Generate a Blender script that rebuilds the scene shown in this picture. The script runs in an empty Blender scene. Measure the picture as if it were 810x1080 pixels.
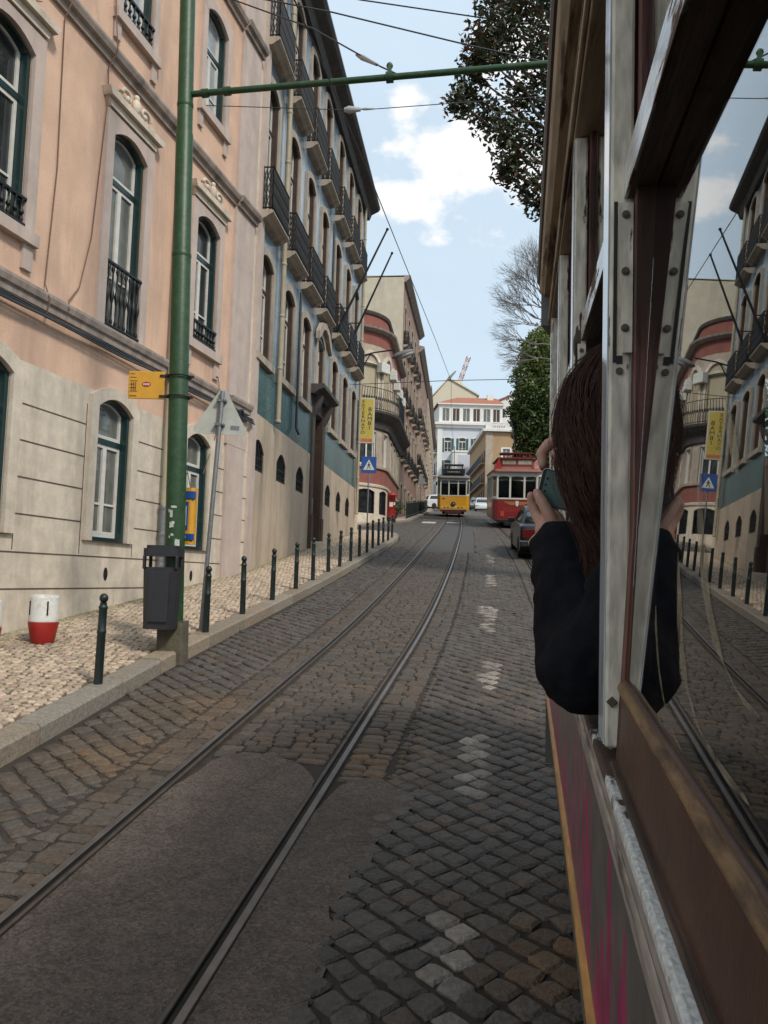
import bpy, bmesh, math, random
import numpy as np
from mathutils import Matrix, Vector
PI = math.pi
random.seed(7)
rng = np.random.default_rng(11)
sc = bpy.context.scene
COL = sc.collection
CZ = 1.82                                  # eye height above the road

# ------------------------------------------------------------------ helpers
def g(Y):
    """height of the climbing street"""
    if Y < 20: return .12 * Y
    if Y < 30:
        t = Y - 20
        return 2.4 + .12 * t - .015 * t * t / 20
    if Y < 130: return 3.525 + .105 * (Y - 30)
    return 3.525 + 10.5 + .03 * (Y - 130)
gv = np.vectorize(g)

def tag(o, label=None, cat=None, group=None, kind=None):
    if label: o['label'] = label
    if cat: o['category'] = cat
    if group: o['group'] = group
    if kind: o['kind'] = kind
    return o

def empty(name, loc, rz=0, label=None, cat=None, group=None):
    o = bpy.data.objects.new(name, None)
    COL.objects.link(o)
    o.location = loc
    o.rotation_euler = (0, 0, rz)
    o.empty_display_size = .2
    return tag(o, label, cat, group)

def link(name, me, parent=None, loc=None, M=None):
    o = bpy.data.objects.new(name, me)
    COL.objects.link(o)
    if parent: o.parent = parent
    if loc is not None: o.location = loc
    if M is not None: o.matrix_basis = M
    return o

def copy_tree(o, parent=None):
    c = o.copy()
    COL.objects.link(c)
    c.parent = parent
    for ch in list(o.children): copy_tree(ch, c)
    return c

class MB:
    def __init__(s, M=None, fn=None):
        s.v = []; s.f = []; s.mi = []; s.sm = []
        s.M = M; s.fn = fn; s.m = 0
    def add(s, vs, fs, smooth=False):
        n = len(s.v)
        for p in vs:
            p = Vector(p)
            if s.M is not None: p = s.M @ p
            if s.fn is not None: p = s.fn(p)
            s.v.append(tuple(p))
        for f in fs:
            s.f.append(tuple(i + n for i in f)); s.mi.append(s.m); s.sm.append(smooth)
    def box(s, x0, x1, y0, y1, z0, z1):
        s.add([(x0,y0,z0),(x1,y0,z0),(x1,y1,z0),(x0,y1,z0),(x0,y0,z1),(x1,y0,z1),(x1,y1,z1),(x0,y1,z1)],
              [(0,3,2,1),(4,5,6,7),(0,1,5,4),(1,2,6,5),(2,3,7,6),(3,0,4,7)])
    def quad(s, a, b, c, d): s.add([a,b,c,d], [(0,1,2,3)])
    def prism(s, pts, a0, a1, axis='y', smooth=False):
        n = len(pts)
        if axis == 'y': P = [(p[0],a0,p[1]) for p in pts] + [(p[0],a1,p[1]) for p in pts]
        elif axis == 'z': P = [(p[0],p[1],a0) for p in pts] + [(p[0],p[1],a1) for p in pts]
        else: P = [(a0,p[0],p[1]) for p in pts] + [(a1,p[0],p[1]) for p in pts]
        s.add(P, [tuple(range(n-1,-1,-1)), tuple(range(n,2*n))])
        s.add(P, [(i,(i+1)%n,n+(i+1)%n,n+i) for i in range(n)], smooth)
    def ring(s, out, inn, y0, y1):
        n = len(out)
        P = [(p[0],y0,p[1]) for p in out] + [(p[0],y0,p[1]) for p in inn] + [(p[0],y1,p[1]) for p in out] + [(p[0],y1,p[1]) for p in inn]
        F = []
        for i in range(n):
            j = (i+1) % n
            F += [(i,j,n+j,n+i), (2*n+i,3*n+i,3*n+j,2*n+j), (i,2*n+i,2*n+j,j), (n+i,n+j,3*n+j,3*n+i)]
        s.add(P, F)
    def tube(s, path, r, n=8, cap=True, smooth=True):
        path = [Vector(p) for p in path]
        k = len(path)
        rs = r if isinstance(r, (list, tuple)) else [r]*k
        V = []; ref = None
        for i, p in enumerate(path):
            t = (path[min(i+1,k-1)] - path[max(i-1,0)])
            t = t.normalized() if t.length > 1e-9 else Vector((0,0,1))
            if ref is None:
                ref = Vector((0,0,1)) if abs(t.z) < .9 else Vector((1,0,0))
            a = t.cross(ref)
            if a.length < 1e-6: a = t.cross(Vector((0,1,0)))
            a.normalize(); b = a.cross(t).normalized(); ref = b
            for q in range(n):
                w = 2*PI*q/n
                V.append(p + (a*math.cos(w) + b*math.sin(w))*rs[i])
        F = [(i*n+q, i*n+(q+1)%n, (i+1)*n+(q+1)%n, (i+1)*n+q) for i in range(k-1) for q in range(n)]
        s.add(V, F, smooth)
        if cap: s.add(V[:n] + V[-n:], [tuple(range(n-1,-1,-1)), tuple(range(n,2*n))])
    def lathe(s, prof, n=16, c=(0,0,0), smooth=True, cap=True):
        V = [(c[0]+r*math.cos(2*PI*q/n), c[1]+r*math.sin(2*PI*q/n), c[2]+z) for r, z in prof for q in range(n)]
        k = len(prof)
        s.add(V, [(i*n+q, i*n+(q+1)%n, (i+1)*n+(q+1)%n, (i+1)*n+q) for i in range(k-1) for q in range(n)], smooth)
        if cap: s.add(V[:n]+V[-n:], [tuple(range(n-1,-1,-1)), tuple(range(n,2*n))])
    def ell(s, c, r, nu=14, nv=9, smooth=True):
        if not isinstance(r, (tuple, list)): r = (r,r,r)
        V = [(c[0], c[1], c[2]-r[2])]
        for j in range(1, nv):
            a = -PI/2 + PI*j/nv
            for i in range(nu):
                w = 2*PI*i/nu
                V.append((c[0]+r[0]*math.cos(a)*math.cos(w), c[1]+r[1]*math.cos(a)*math.sin(w), c[2]+r[2]*math.sin(a)))
        V.append((c[0], c[1], c[2]+r[2]))
        F = [(0, 1+(i+1)%nu, 1+i) for i in range(nu)]
        for j in range(nv-2):
            F += [(1+j*nu+i, 1+j*nu+(i+1)%nu, 1+(j+1)*nu+(i+1)%nu, 1+(j+1)*nu+i) for i in range(nu)]
        b = 1+(nv-2)*nu
        F += [(b+i, b+(i+1)%nu, len(V)-1) for i in range(nu)]
        s.add(V, F, smooth)
    def capsule(s, a, b, ra, rb, n=14):
        a = Vector(a); b = Vector(b); d = b - a; L = max(d.length, 1e-6); d = d/L
        path, rad = [], []
        for k in range(5):
            w = PI/2*k/4.0
            path.append(a - d*ra*math.cos(w)); rad.append(max(ra*math.sin(w), ra*.05))
        for k in range(5):
            w = PI/2*k/4.0
            path.append(b + d*rb*math.sin(w)); rad.append(max(rb*math.cos(w), rb*.05))
        s.tube(path, rad, n)
    def mesh(s, me, M):
        n = len(s.v)
        for v in me.vertices: s.v.append(tuple(M @ v.co))
        for p in me.polygons:
            s.f.append(tuple(i+n for i in p.vertices)); s.mi.append(s.m); s.sm.append(False)
    def me(s, name, mats):
        me = bpy.data.meshes.new(name)
        me.from_pydata(s.v, [], s.f)
        for m in (mats if isinstance(mats, (list, tuple)) else [mats]): me.materials.append(m)
        me.polygons.foreach_set('material_index', s.mi)
        me.polygons.foreach_set('use_smooth', s.sm)
        bm = bmesh.new(); bm.from_mesh(me)
        bmesh.ops.recalc_face_normals(bm, faces=bm.faces)
        bm.to_mesh(me); bm.free()
        me.update()
        return me
    def build(s, name, mats, parent=None, loc=None, M=None, bevel=0, seg=2):
        o = link(name, s.me(name, mats), parent, loc, M)
        if bevel:
            b = o.modifiers.new('Bevel', 'BEVEL'); b.width = bevel; b.segments = seg; b.limit_method = 'ANGLE'; b.angle_limit = .6
        return o

_txt = {}
def text_mesh(t, size=1.0, align='CENTER'):
    k = (t, align)
    if k not in _txt:
        cu = bpy.data.curves.new('lettering', 'FONT'); cu.body = t; cu.align_x = align; cu.align_y = 'CENTER'; cu.extrude = .01
        o = bpy.data.objects.new('lettering', cu)
        COL.objects.link(o)
        bpy.context.view_layer.update()
        _txt[k] = bpy.data.meshes.new_from_object(o)
        bpy.data.objects.remove(o)
    return _txt[k]

# ------------------------------------------------------------------ materials
def nt(m):
    m.use_nodes = True
    t = m.node_tree
    return t, t.nodes, t.links

def mat(name, col, rough=.65, metal=0., var=.18, scale=2.5, bump=0., bscale=30., spec=.5, stain=None, stain_amt=.0,
        stain_scale=.8, streak=False, attr=None, coat=0.):
    m = bpy.data.materials.new(name)
    t, N, L = nt(m)
    b = N['Principled BSDF']
    b.inputs['Roughness'].default_value = rough
    b.inputs['Metallic'].default_value = metal
    b.inputs['Specular IOR Level'].default_value = spec
    b.inputs['Coat Weight'].default_value = coat
    tc = N.new('ShaderNodeTexCoord')
    def noise(sc_, det=5, vec=None, ro=.6):
        n = N.new('ShaderNodeTexNoise'); n.inputs['Scale'].default_value = sc_; n.inputs['Detail'].default_value = det
        n.inputs['Roughness'].default_value = ro
        L.new(vec if vec is not None else tc.outputs['Object'], n.inputs['Vector'])
        return n
    base = N.new('ShaderNodeRGB'); base.outputs[0].default_value = (*col, 1)
    out = base.outputs[0]
    if attr:
        a = N.new('ShaderNodeAttribute'); a.attribute_name = attr
        mx = N.new('ShaderNodeMix'); mx.data_type = 'RGBA'; mx.blend_type = 'MULTIPLY'; mx.inputs[0].default_value = 1
        L.new(out, mx.inputs[6]); L.new(a.outputs['Color'], mx.inputs[7]); out = mx.outputs[2]
    if var:
        n = noise(scale, 6)
        mr = N.new('ShaderNodeMapRange'); mr.inputs[1].default_value = .3; mr.inputs[2].default_value = .7
        mr.inputs[3].default_value = 1-var; mr.inputs[4].default_value = 1+var
        L.new(n.outputs[0], mr.inputs[0])
        mx = N.new('ShaderNodeMix'); mx.data_type = 'RGBA'; mx.blend_type = 'MULTIPLY'; mx.inputs[0].default_value = 1
        L.new(out, mx.inputs[6]); L.new(mr.outputs[0], mx.inputs[7]); out = mx.outputs[2]
    if stain:
        vec = tc.outputs['Object']
        if streak:
            mp = N.new('ShaderNodeMapping'); mp.inputs['Scale'].default_value = (1,1,.16); L.new(vec, mp.inputs[0]); vec = mp.outputs[0]
        n = noise(stain_scale, 8, vec, .7)
        mr = N.new('ShaderNodeMapRange'); mr.inputs[1].default_value = .48; mr.inputs[2].default_value = .72; mr.inputs[4].default_value = stain_amt
        L.new(n.outputs[0], mr.inputs[0])
        mx = N.new('ShaderNodeMix'); mx.data_type = 'RGBA'
        L.new(mr.outputs[0], mx.inputs[0]); L.new(out, mx.inputs[6]); mx.inputs[7].default_value = (*stain, 1); out = mx.outputs[2]
    L.new(out, b.inputs['Base Color'])
    if bump:
        n = noise(bscale, 6)
        bp = N.new('ShaderNodeBump'); bp.inputs['Strength'].default_value = bump; bp.inputs['Distance'].default_value = .02
        L.new(n.outputs[0], bp.inputs['Height']); L.new(bp.outputs[0], b.inputs['Normal'])
    return m

def peel(name, paint, under, thr=.5, soft=.03, scale=9, rough=.5, stretch=(1,.35,1), fine=40, grad=None):
    """weathered paint: flakes off along the grain and leaves bare wood"""
    m = bpy.data.materials.new(name)
    t, N, L = nt(m); b = N['Principled BSDF']
    tc = N.new('ShaderNodeTexCoord'); mp = N.new('ShaderNodeMapping'); mp.inputs['Scale'].default_value = stretch
    L.new(tc.outputs['Object'], mp.inputs[0])
    n1 = N.new('ShaderNodeTexNoise'); n1.inputs['Scale'].default_value = scale; n1.inputs['Detail'].default_value = 8; n1.inputs['Roughness'].default_value = .62
    L.new(mp.outputs[0], n1.inputs[0])
    r = N.new('ShaderNodeMapRange'); r.inputs[1].default_value = thr-soft; r.inputs[2].default_value = thr+soft
    src = n1.outputs[0]
    if grad:      # paint survives on one side of a place along the piece, gone on the other
        sp = N.new('ShaderNodeSeparateXYZ'); L.new(tc.outputs['Object'], sp.inputs[0])
        gr = N.new('ShaderNodeMapRange'); gr.inputs[1].default_value = grad[1]; gr.inputs[2].default_value = grad[2]; gr.inputs[3].default_value = .16; gr.inputs[4].default_value = -.14
        L.new(sp.outputs[grad[0]], gr.inputs[0])
        sm = N.new('ShaderNodeMath'); sm.operation = 'ADD'; L.new(src, sm.inputs[0]); L.new(gr.outputs[0], sm.inputs[1]); src = sm.outputs[0]
    L.new(src, r.inputs[0])
    n2 = N.new('ShaderNodeTexNoise'); n2.inputs['Scale'].default_value = fine; n2.inputs['Detail'].default_value = 6
    L.new(mp.outputs[0], n2.inputs[0])
    mr = N.new('ShaderNodeMapRange'); mr.inputs[1].default_value = .3; mr.inputs[2].default_value = .7; mr.inputs[3].default_value = .58; mr.inputs[4].default_value = 1.2
    L.new(n2.outputs[0], mr.inputs[0])
    mx = N.new('ShaderNodeMix'); mx.data_type = 'RGBA'; mx.inputs[6].default_value = (*paint,1); mx.inputs[7].default_value = (*under,1)
    L.new(r.outputs[0], mx.inputs[0])
    mu = N.new('ShaderNodeMix'); mu.data_type = 'RGBA'; mu.blend_type = 'MULTIPLY'; mu.inputs[0].default_value = 1
    L.new(mx.outputs[2], mu.inputs[6]); L.new(mr.outputs[0], mu.inputs[7])
    L.new(mu.outputs[2], b.inputs['Base Color'])
    rr = N.new('ShaderNodeMapRange'); rr.inputs[3].default_value = rough; rr.inputs[4].default_value = .85
    L.new(r.outputs[0], rr.inputs[0]); L.new(rr.outputs[0], b.inputs['Roughness'])
    iv = N.new('ShaderNodeMath'); iv.operation = 'SUBTRACT'; iv.inputs[0].default_value = 1; L.new(r.outputs[0], iv.inputs[1])
    ad = N.new('ShaderNodeMath'); ad.operation = 'MULTIPLY_ADD'; ad.inputs[1].default_value = .25; L.new(n2.outputs[0], ad.inputs[0]); L.new(iv.outputs[0], ad.inputs[2])
    bp = N.new('ShaderNodeBump'); bp.inputs['Strength'].default_value = .5; bp.inputs['Distance'].default_value = .002
    L.new(ad.outputs[0], bp.inputs['Height']); L.new(bp.outputs[0], b.inputs['Normal'])
    return m

def pane_mat(name, col, var=.5, scale=1.3, rough=.03):
    m = mat(name, col, rough=rough, var=var, scale=scale, spec=.6)
    return m

M = {}
M['pink'] = mat('pink_stucco', (.65,.435,.315), .88, var=.12, scale=1.7, bump=.3, bscale=45, stain=(.40,.275,.215), stain_amt=.75, stain_scale=1.5, streak=True, spec=.2)
M['pinkstone'] = mat('pale_pink_stone', (.50,.40,.345), .75, var=.12, scale=3, bump=.1, stain=(.25,.2,.17), stain_amt=.5, stain_scale=2.5, streak=True)
M['limestone'] = mat('worn_limestone', (.60,.52,.42), .75, var=.16, scale=5, bump=.3, bscale=60, stain=(.33,.28,.22), stain_amt=.7, stain_scale=2.2, streak=True, spec=.3)
M['trim'] = mat('dirty_stone_trim', (.33,.27,.23), .75, var=.2, scale=5, stain=(.09,.08,.07), stain_amt=.8, stain_scale=4, streak=True)
M['groove'] = mat('open_joint', (.10,.07,.05), .9, var=.3)
M['dgreen'] = mat('dark_green_paint', (.008,.03,.03), .32, var=.15)
M['white'] = mat('white_paint', (.62,.60,.55), .5, var=.1, scale=8)
M['pane_dark'] = pane_mat('window_glass_dark', (.03,.035,.036))
M['pane_bright'] = pane_mat('window_glass_with_curtain_and_painted_sky', (.36,.39,.41), .25, 2.)  # bright sky reflection painted into the glass colour, over whitish curtains
M['pane_curtain'] = pane_mat('window_glass_with_curtain', (.14,.145,.13), .35, 2.5)
M['iron'] = mat('black_iron', (.012,.013,.014), .45, metal=.3, var=.3)
M['bol'] = mat('green_black_cast_iron', (.008,.017,.015), .42, var=.25, scale=9, bump=.1)
M['tile'] = None
M['beige'] = mat('beige_render', (.45,.355,.26), .85, var=.12, scale=1.2, bump=.12, stain=(.16,.13,.10), stain_amt=.75, stain_scale=1.6, streak=True)
M['bstone'] = mat('buff_stone', (.40,.33,.26), .75, var=.15, scale=4, stain=(.12,.1,.08), stain_amt=.7, stain_scale=3, streak=True)
M['eave'] = mat('dark_eave', (.07,.06,.055), .8, var=.3, scale=4)
M['roof'] = mat('terracotta_roof', (.34,.125,.07), .8, var=.3, scale=5, bump=.5, bscale=14)
M['pipe'] = mat('painted_drainpipe', (.34,.29,.2), .55, var=.15, scale=4)
M['door'] = mat('dark_brown_wood', (.05,.028,.018), .5, var=.3, scale=6)
M['green'] = mat('green_pole_paint', (.012,.050,.0125), .45, var=.18, scale=7, bump=.12, bscale=40, stain=(.10,.13,.08), stain_amt=.25, stain_scale=14)
M['concrete'] = mat('mossy_concrete', (.10,.085,.06), .9, var=.35, scale=9, bump=.5, stain=(.05,.06,.02), stain_amt=.6, stain_scale=6)
M['bin'] = mat('charcoal_plastic', (.018,.018,.021), .5, var=.2, scale=9)
M['yellow'] = mat('yellow_enamel', (.60,.295,.02), .4, var=.08, scale=8, stain=(.35,.18,.03), stain_amt=.35, stain_scale=9)
M['blue'] = mat('blue_enamel', (.015,.07,.27), .4, var=.15)
M['paper'] = mat('printed_paper', (.45,.47,.5), .6, var=.2, scale=60)
M['redp'] = mat('red_paint', (.33,.018,.014), .45, var=.15, scale=9, stain=(.14,.01,.01), stain_amt=.4, stain_scale=10)
M['galv'] = mat('galvanised_steel', (.23,.235,.24), .45, metal=.7, var=.15, scale=30)
M['signback'] = mat('grey_sign_back', (.42,.43,.39), .5, var=.1, scale=9, stain=(.25,.24,.2), stain_amt=.4, stain_scale=8)
M['whitebar'] = mat('scuffed_white_plastic', (.62,.61,.57), .4, var=.08, scale=8, stain=(.25,.22,.18), stain_amt=.7, stain_scale=12)
M['wallwire'] = mat('brown_wall_cable', (.15,.085,.06), .6, var=.15)
M['wire'] = mat('dark_cable', (.03,.032,.036), .5, var=.1)
M['ins'] = mat('pale_insulator', (.35,.36,.36), .4)
M['steel'] = mat('polished_rail_steel', (.20,.18,.17), .38, metal=.8, var=.25, scale=6)
M['rust'] = mat('dark_rail_groove', (.022,.017,.014), .85, var=.3, scale=20)
M['raillip'] = mat('dull_rail_lip', (.085,.066,.054), .6, metal=.3, var=.3, scale=12)
M['black'] = mat('black_rubber', (.012,.012,.012), .8, var=.2)
M['chrome'] = mat('chrome', (.6,.6,.6), .15, metal=1, var=.05)
M['glass_car'] = pane_mat('car_glass', (.02,.024,.026), .3)
M['grey'] = mat('grey_metal_roof', (.16,.155,.15), .6, var=.2, scale=5)

def asphalt(name, col):
    """old asphalt: stone chips, dull stains, a few hairline cracks"""
    m = bpy.data.materials.new(name); t, N, L = nt(m); b = N['Principled BSDF']
    tc = N.new('ShaderNodeTexCoord'); O = tc.outputs['Object']
    def nz(sc_, det, ro=.6):
        n = N.new('ShaderNodeTexNoise'); n.inputs['Scale'].default_value = sc_; n.inputs['Detail'].default_value = det; n.inputs['Roughness'].default_value = ro; L.new(O, n.inputs[0]); return n.outputs[0]
    def rng_(src, a, b_, c, d):
        r = N.new('ShaderNodeMapRange'); r.inputs[1].default_value = a; r.inputs[2].default_value = b_; r.inputs[3].default_value = c; r.inputs[4].default_value = d; L.new(src, r.inputs[0]); return r.outputs[0]
    def mul(a, f):
        x = N.new('ShaderNodeMix'); x.data_type = 'RGBA'; x.blend_type = 'MULTIPLY'; x.inputs[0].default_value = 1; L.new(a, x.inputs[6]); L.new(f, x.inputs[7]); return x.outputs[2]
    vo = N.new('ShaderNodeTexVoronoi'); vo.inputs['Scale'].default_value = 95; L.new(O, vo.inputs[0])
    sp = N.new('ShaderNodeSeparateColor'); L.new(vo.outputs['Color'], sp.inputs[0])
    base = N.new('ShaderNodeRGB'); base.outputs[0].default_value = (*col,1)
    c = mul(base.outputs[0], rng_(sp.outputs[0], 0, 1, .62, 1.5))
    c = mul(c, rng_(nz(1.1, 8, .7), .35, .68, 1.22, .62))
    c = mul(c, rng_(nz(14, 5), .3, .7, .85, 1.15))
    wn_ = N.new('ShaderNodeTexNoise'); wn_.inputs['Scale'].default_value = 3; wn_.inputs['Detail'].default_value = 6; L.new(O, wn_.inputs[0])
    ad = N.new('ShaderNodeVectorMath'); ad.operation = 'MULTIPLY_ADD'; L.new(wn_.outputs['Color'], ad.inputs[0]); ad.inputs[1].default_value = (.35,.35,.35); L.new(O, ad.inputs[2])
    ce = N.new('ShaderNodeTexVoronoi'); ce.feature = 'DISTANCE_TO_EDGE'; ce.inputs['Scale'].default_value = .7; L.new(ad.outputs[0], ce.inputs[0])
    c = mul(c, rng_(ce.outputs['Distance'], .0012, .0045, .55, 1))
    L.new(c, b.inputs['Base Color']); b.inputs['Roughness'].default_value = .82; b.inputs['Specular IOR Level'].default_value = .35
    bp = N.new('ShaderNodeBump'); bp.inputs['Strength'].default_value = .7; bp.inputs['Distance'].default_value = .006; L.new(vo.outputs['Distance'], bp.inputs['Height']); L.new(bp.outputs[0], b.inputs['Normal'])
    return m
# ------------------------------------------------------------------ the street
TPX = np.array([-40,-10,-1,3.3,6.65,9.5,16.2,25,33.6,45,58,75,100,135.])
TPU = np.array([-7.6,-3.1,-1.72,-1.03,-.49,-.03,.86,1.88,2.8,3.93,5.05,6.5,8.5,11.])
def smooth_interp(x, xp, fp):
    x = np.asarray(x, float)
    d = np.gradient(fp, xp)
    i = np.clip(np.searchsorted(xp, x) - 1, 0, len(xp)-2)
    h = xp[i+1]-xp[i]; t = (x-xp[i])/h
    return ((2*t**3-3*t**2+1)*fp[i] + (t**3-2*t**2+t)*h*d[i] + (-2*t**3+3*t**2)*fp[i+1] + (t**3-t**2)*h*d[i+1])
def Xc(v): return smooth_interp(v, TPX, TPU)
TR2 = 2.75
KY = np.array([-12,-4,1,3,5.0,7.85,10.67,14.0,18.5,22.,25.8,27.2,28.4,29.3,29.9,30.2])
KX = np.array([-4.9,-3.7,-2.95,-2.65,-2.33,-1.98,-1.52,-.98,-.36,.10,.47,.53,.42,.08,-.6,-1.6])
def Kx(v): return np.interp(v, KY, KX)
K2Y = np.array([33.2,34.2,34.9,37.7,40.95,43.84,50.7,74.5,98,128])
K2X = np.array([-12,-3.,-1.19,-.43,.55,1.43,2.13,4.55,6.6,8.9])
def K2x(v): return np.interp(v, K2Y, K2X)
def wallX(v):
    return np.where(v < 14.6, -2.55+.232*(v-14.6), np.where(v < 28, -2.55+.117*(v-14.6), -9.))
def Rk(v): return Xc(v) + TR2 + 1.75

def grid_sheet(name, mats, vs, us_fn, dz, kind='structure', skirt=0):
    """sheet over rows v and columns given by us_fn(v) -> list of X"""
    rows = [us_fn(v) for v in vs]
    n = len(rows[0]); V = []
    for v, r in zip(vs, rows):
        for X in r: V.append((X, v, g(v)+dz))
    F = [(i*n+j, i*n+j+1, (i+1)*n+j+1, (i+1)*n+j) for i in range(len(vs)-1) for j in range(n-1)]
    me = bpy.data.meshes.new(name); me.from_pydata(V, [], F); me.materials.append(mats); me.update()
    return tag(link(name, me), kind=kind)

M['earth'] = mat('bare_earth', (.10,.085,.06), .95, var=.3, scale=.6)
M['mortar'] = mat('dark_joint_grime', (.034,.026,.019), .95, var=.35, scale=8, bump=.3)
vs = list(np.concatenate([np.linspace(-150,-20,14), np.linspace(-18,140,80), np.linspace(150,900,16)]))
grid_sheet('ground', M['earth'], vs, lambda v: [-600,-200,-80,-30,-9,0,9,30,80,200,600], -.3)

def stone_mat(name, base, attr='tint', rough=.6, bump=.35, bscale=70):
    return mat(name, base, rough, var=.3, scale=34, bump=bump, bscale=bscale, attr=attr, spec=.4)
M['sett'] = stone_mat('granite_sett', (.078,.067,.058), rough=.6, bump=.8, bscale=55)
M['calc'] = stone_mat('limestone_sett', (.41,.322,.24), rough=.6)
M['kerb'] = stone_mat('kerb_stone', (.24,.20,.155), rough=.7, bump=.3, bscale=40)

def stones(name, mats, cx, cy, ang, lx, ly, dz, tint, oct_mask, sheet=None, gap=.012, bev=.014, hz=.012, jit=.006, sink=None):
    """worn paving stones: one low bevelled block per stone, all in one sheet"""
    n = len(cx)
    V = []; F = []; T = []
    ca, sa = np.cos(ang), np.sin(ang)
    zj = rng.normal(0, .0030, n)
    if sink is not None: zj = zj-sink
    tl = rng.normal(0, .018, (n,2))
    base = gv(cy)
    for i in range(n):
        a = lx[i]/2 - gap/2; b = ly[i]/2 - gap/2
        if a < .012 or b < .012: continue
        k = len(V)
        if oct_mask[i]:
            c = min(a,b)*.30
            loc = [(-a+c,-b),(a-c,-b),(a,-b+c),(a,b-c),(a-c,b),(-a+c,b),(-a,b-c),(-a,-b+c)]
        else:
            loc = [(-a,-b),(a,-b),(a,b),(-a,b)]
        m = len(loc)
        J = rng.normal(0, jit, (m,2))
        z0 = dz + zj[i]
        for lev, (sc_, zz) in enumerate(((1.0,-.035),(1.0,-hz),(None,0.))):
            for q,(x,y) in enumerate(loc):
                if sc_ is None:
                    fx = max(0.3, 1-bev/a); fy = max(.3, 1-bev/b); x2, y2 = (x+J[q,0])*fx, (y+J[q,1])*fy
                else: x2, y2 = x+J[q,0], y+J[q,1]
                X = cx[i] + ca[i]*x2 - sa[i]*y2; Y = cy[i] + sa[i]*x2 + ca[i]*y2
                V.append((X, Y, base[i] + .115*(Y-cy[i]) + z0 + zz + (tl[i,0]*x2 + tl[i,1]*y2)))
        for lev in (0,1):
            for q in range(m):
                r = (q+1)%m
                F.append((k+lev*m+q, k+lev*m+r, k+(lev+1)*m+r, k+(lev+1)*m+q)); T.append(tint[i])
        F.append(tuple(k+2*m+q for q in range(m))); T.append(tint[i])
    nst = len(F)
    if sheet:
        k = len(V); V += sheet[0]; F += [tuple(q+k for q in f) for f in sheet[1]]; T += [(1,1,1)]*len(sheet[1])
    me = bpy.data.meshes.new(name); me.from_pydata(V, [], F)
    for m_ in mats: me.materials.append(m_)
    mi = np.zeros(len(F), np.int32); mi[nst:] = 1
    me.polygons.foreach_set('material_index', mi)
    at = me.attributes.new('tint', 'FLOAT_COLOR', 'FACE')
    arr = np.ones((len(F),4), np.float32); arr[:,:3] = np.array(T)
    at.data.foreach_set('color', arr.ravel())
    me.update()
    return tag(link(name, me), kind='structure')

# ---- cobbled roadway
PATCH = np.array([(-1.35,-3),(-1.35,5.0),(-.98,5.33),(-.67,5.38),(-.4,5.2),(-.30,4.9),(-.2,4.92),(-.07,4.99),(.06,4.91),(.07,4.75),(.05,4.61),(-.05,4.42),(-.12,4.24),(-.15,4.05),(-.2,3.96),(-.27,3.66),(-.30,3.5),(-.32,3.39),(-.35,3.04),(-.38,2.82),(-.5,2.3),(-.75,1.),(-1.2,-3)])
def in_poly(px, py, P):
    ins = np.zeros(len(px), bool); n = len(P); j = n-1
    for i in range(n):
        c = ((P[i,1] > py) != (P[j,1] > py))
        with np.errstate(divide='ignore', invalid='ignore'):
            c &= px < (P[j,0]-P[i,0])*(py-P[i,1])/(P[j,1]-P[i,1])+P[i,0]
        ins ^= c; j = i
    return ins
def in_sidewalk(X, v, m=.03):
    a = (v < 30.2) & (X < Kx(v)+m)
    b = (v > 33.2) & (X < K2x(v)+m)
    return a | b
V1 = 64.
cxs, cys, an, lxs, lys, ins_ = [], [], [], [], [], []
# transverse courses between and beside the rails
def course(u0, u1, pitch, wmean, off):
    v = -1.5
    while v < V1:
        h = pitch*random.uniform(.9,1.12)
        cuts = [u0]
        while cuts[-1] < u1:
            w = wmean*random.uniform(.75,1.3)
            if u1 - cuts[-1] - w < wmean*.5: w = u1-cuts[-1]
            cuts.append(min(cuts[-1]+w, u1))
        for a, b in zip(cuts, cuts[1:]):
            vm = v+h/2; u = (a+b)/2 + off
            cxs.append(float(Xc(vm))+u); cys.append(vm); an.append(-.14); lxs.append(b-a); lys.append(h); ins_.append(0)
        v += h
for off in (0, TR2):
    course(-.385, .385, .10, .135, off)
    course(-.80, -.515, .10, .14, off)
    course(.515, .80, .10, .14, off)
# diamond field elsewhere
p = .124
R = int(75/p)
I, J = np.meshgrid(np.arange(-10, R*2), np.arange(-R, R))
I = I.ravel(); J = J.ravel()
u = (I-J)*p/math.sqrt(2)*1.0; v = (I+J)*p/math.sqrt(2)*1.02 - 2
ok = (v > -1.5) & (v < V1) & (u > -10.5) & (u < 5.2)
u, v = u[ok], v[ok]
u = u + .02*np.sin(v*1.7) + .03*np.sin(v*.6+u)
X = Xc(v)+u
def near_track(u): return (np.abs(u) < .87) | (np.abs(u-TR2) < .87)
thin = ((np.abs(u) > .74) & (np.abs(u) < .87)) | ((np.abs(u-TR2) > .74) & (np.abs(u-TR2) < .87))
ok = (~near_track(u) | thin) & (X < Rk(v)-.06)
ok &= (u > -2.3) | ((v > 29) & (v < 45))
for a, b, th_, uv in zip(X[ok], v[ok], thin[ok], u[ok]):
    if th_:
        w_ = uv if abs(uv) < 1.3 else uv-TR2
        a += math.copysign(.855-abs(w_), w_); sz = p*.52
    else: sz = p
    cxs.append(a); cys.append(b); an.append(PI/4-.06+random.gauss(0,.05)); lxs.append(sz*random.uniform(.95,1.07)); lys.append(sz*random.uniform(.95,1.07)); ins_.append(1)
cxs, cys, an, lxs, lys, ins_ = map(np.array, (cxs, cys, an, lxs, lys, ins_))
keep = ~in_sidewalk(cxs, cys, .06) & ~in_poly(cxs, cys, PATCH)
uu = cxs - Xc(cys)
far_patch = (cys > 21.5) & (cys < 43.6) & (uu > -.40) & (uu < 1.0)
keep &= ~far_patch
keep &= ~((ins_ == 0) & (cys < 4.75) & (uu > .4) & (uu < .9))
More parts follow.
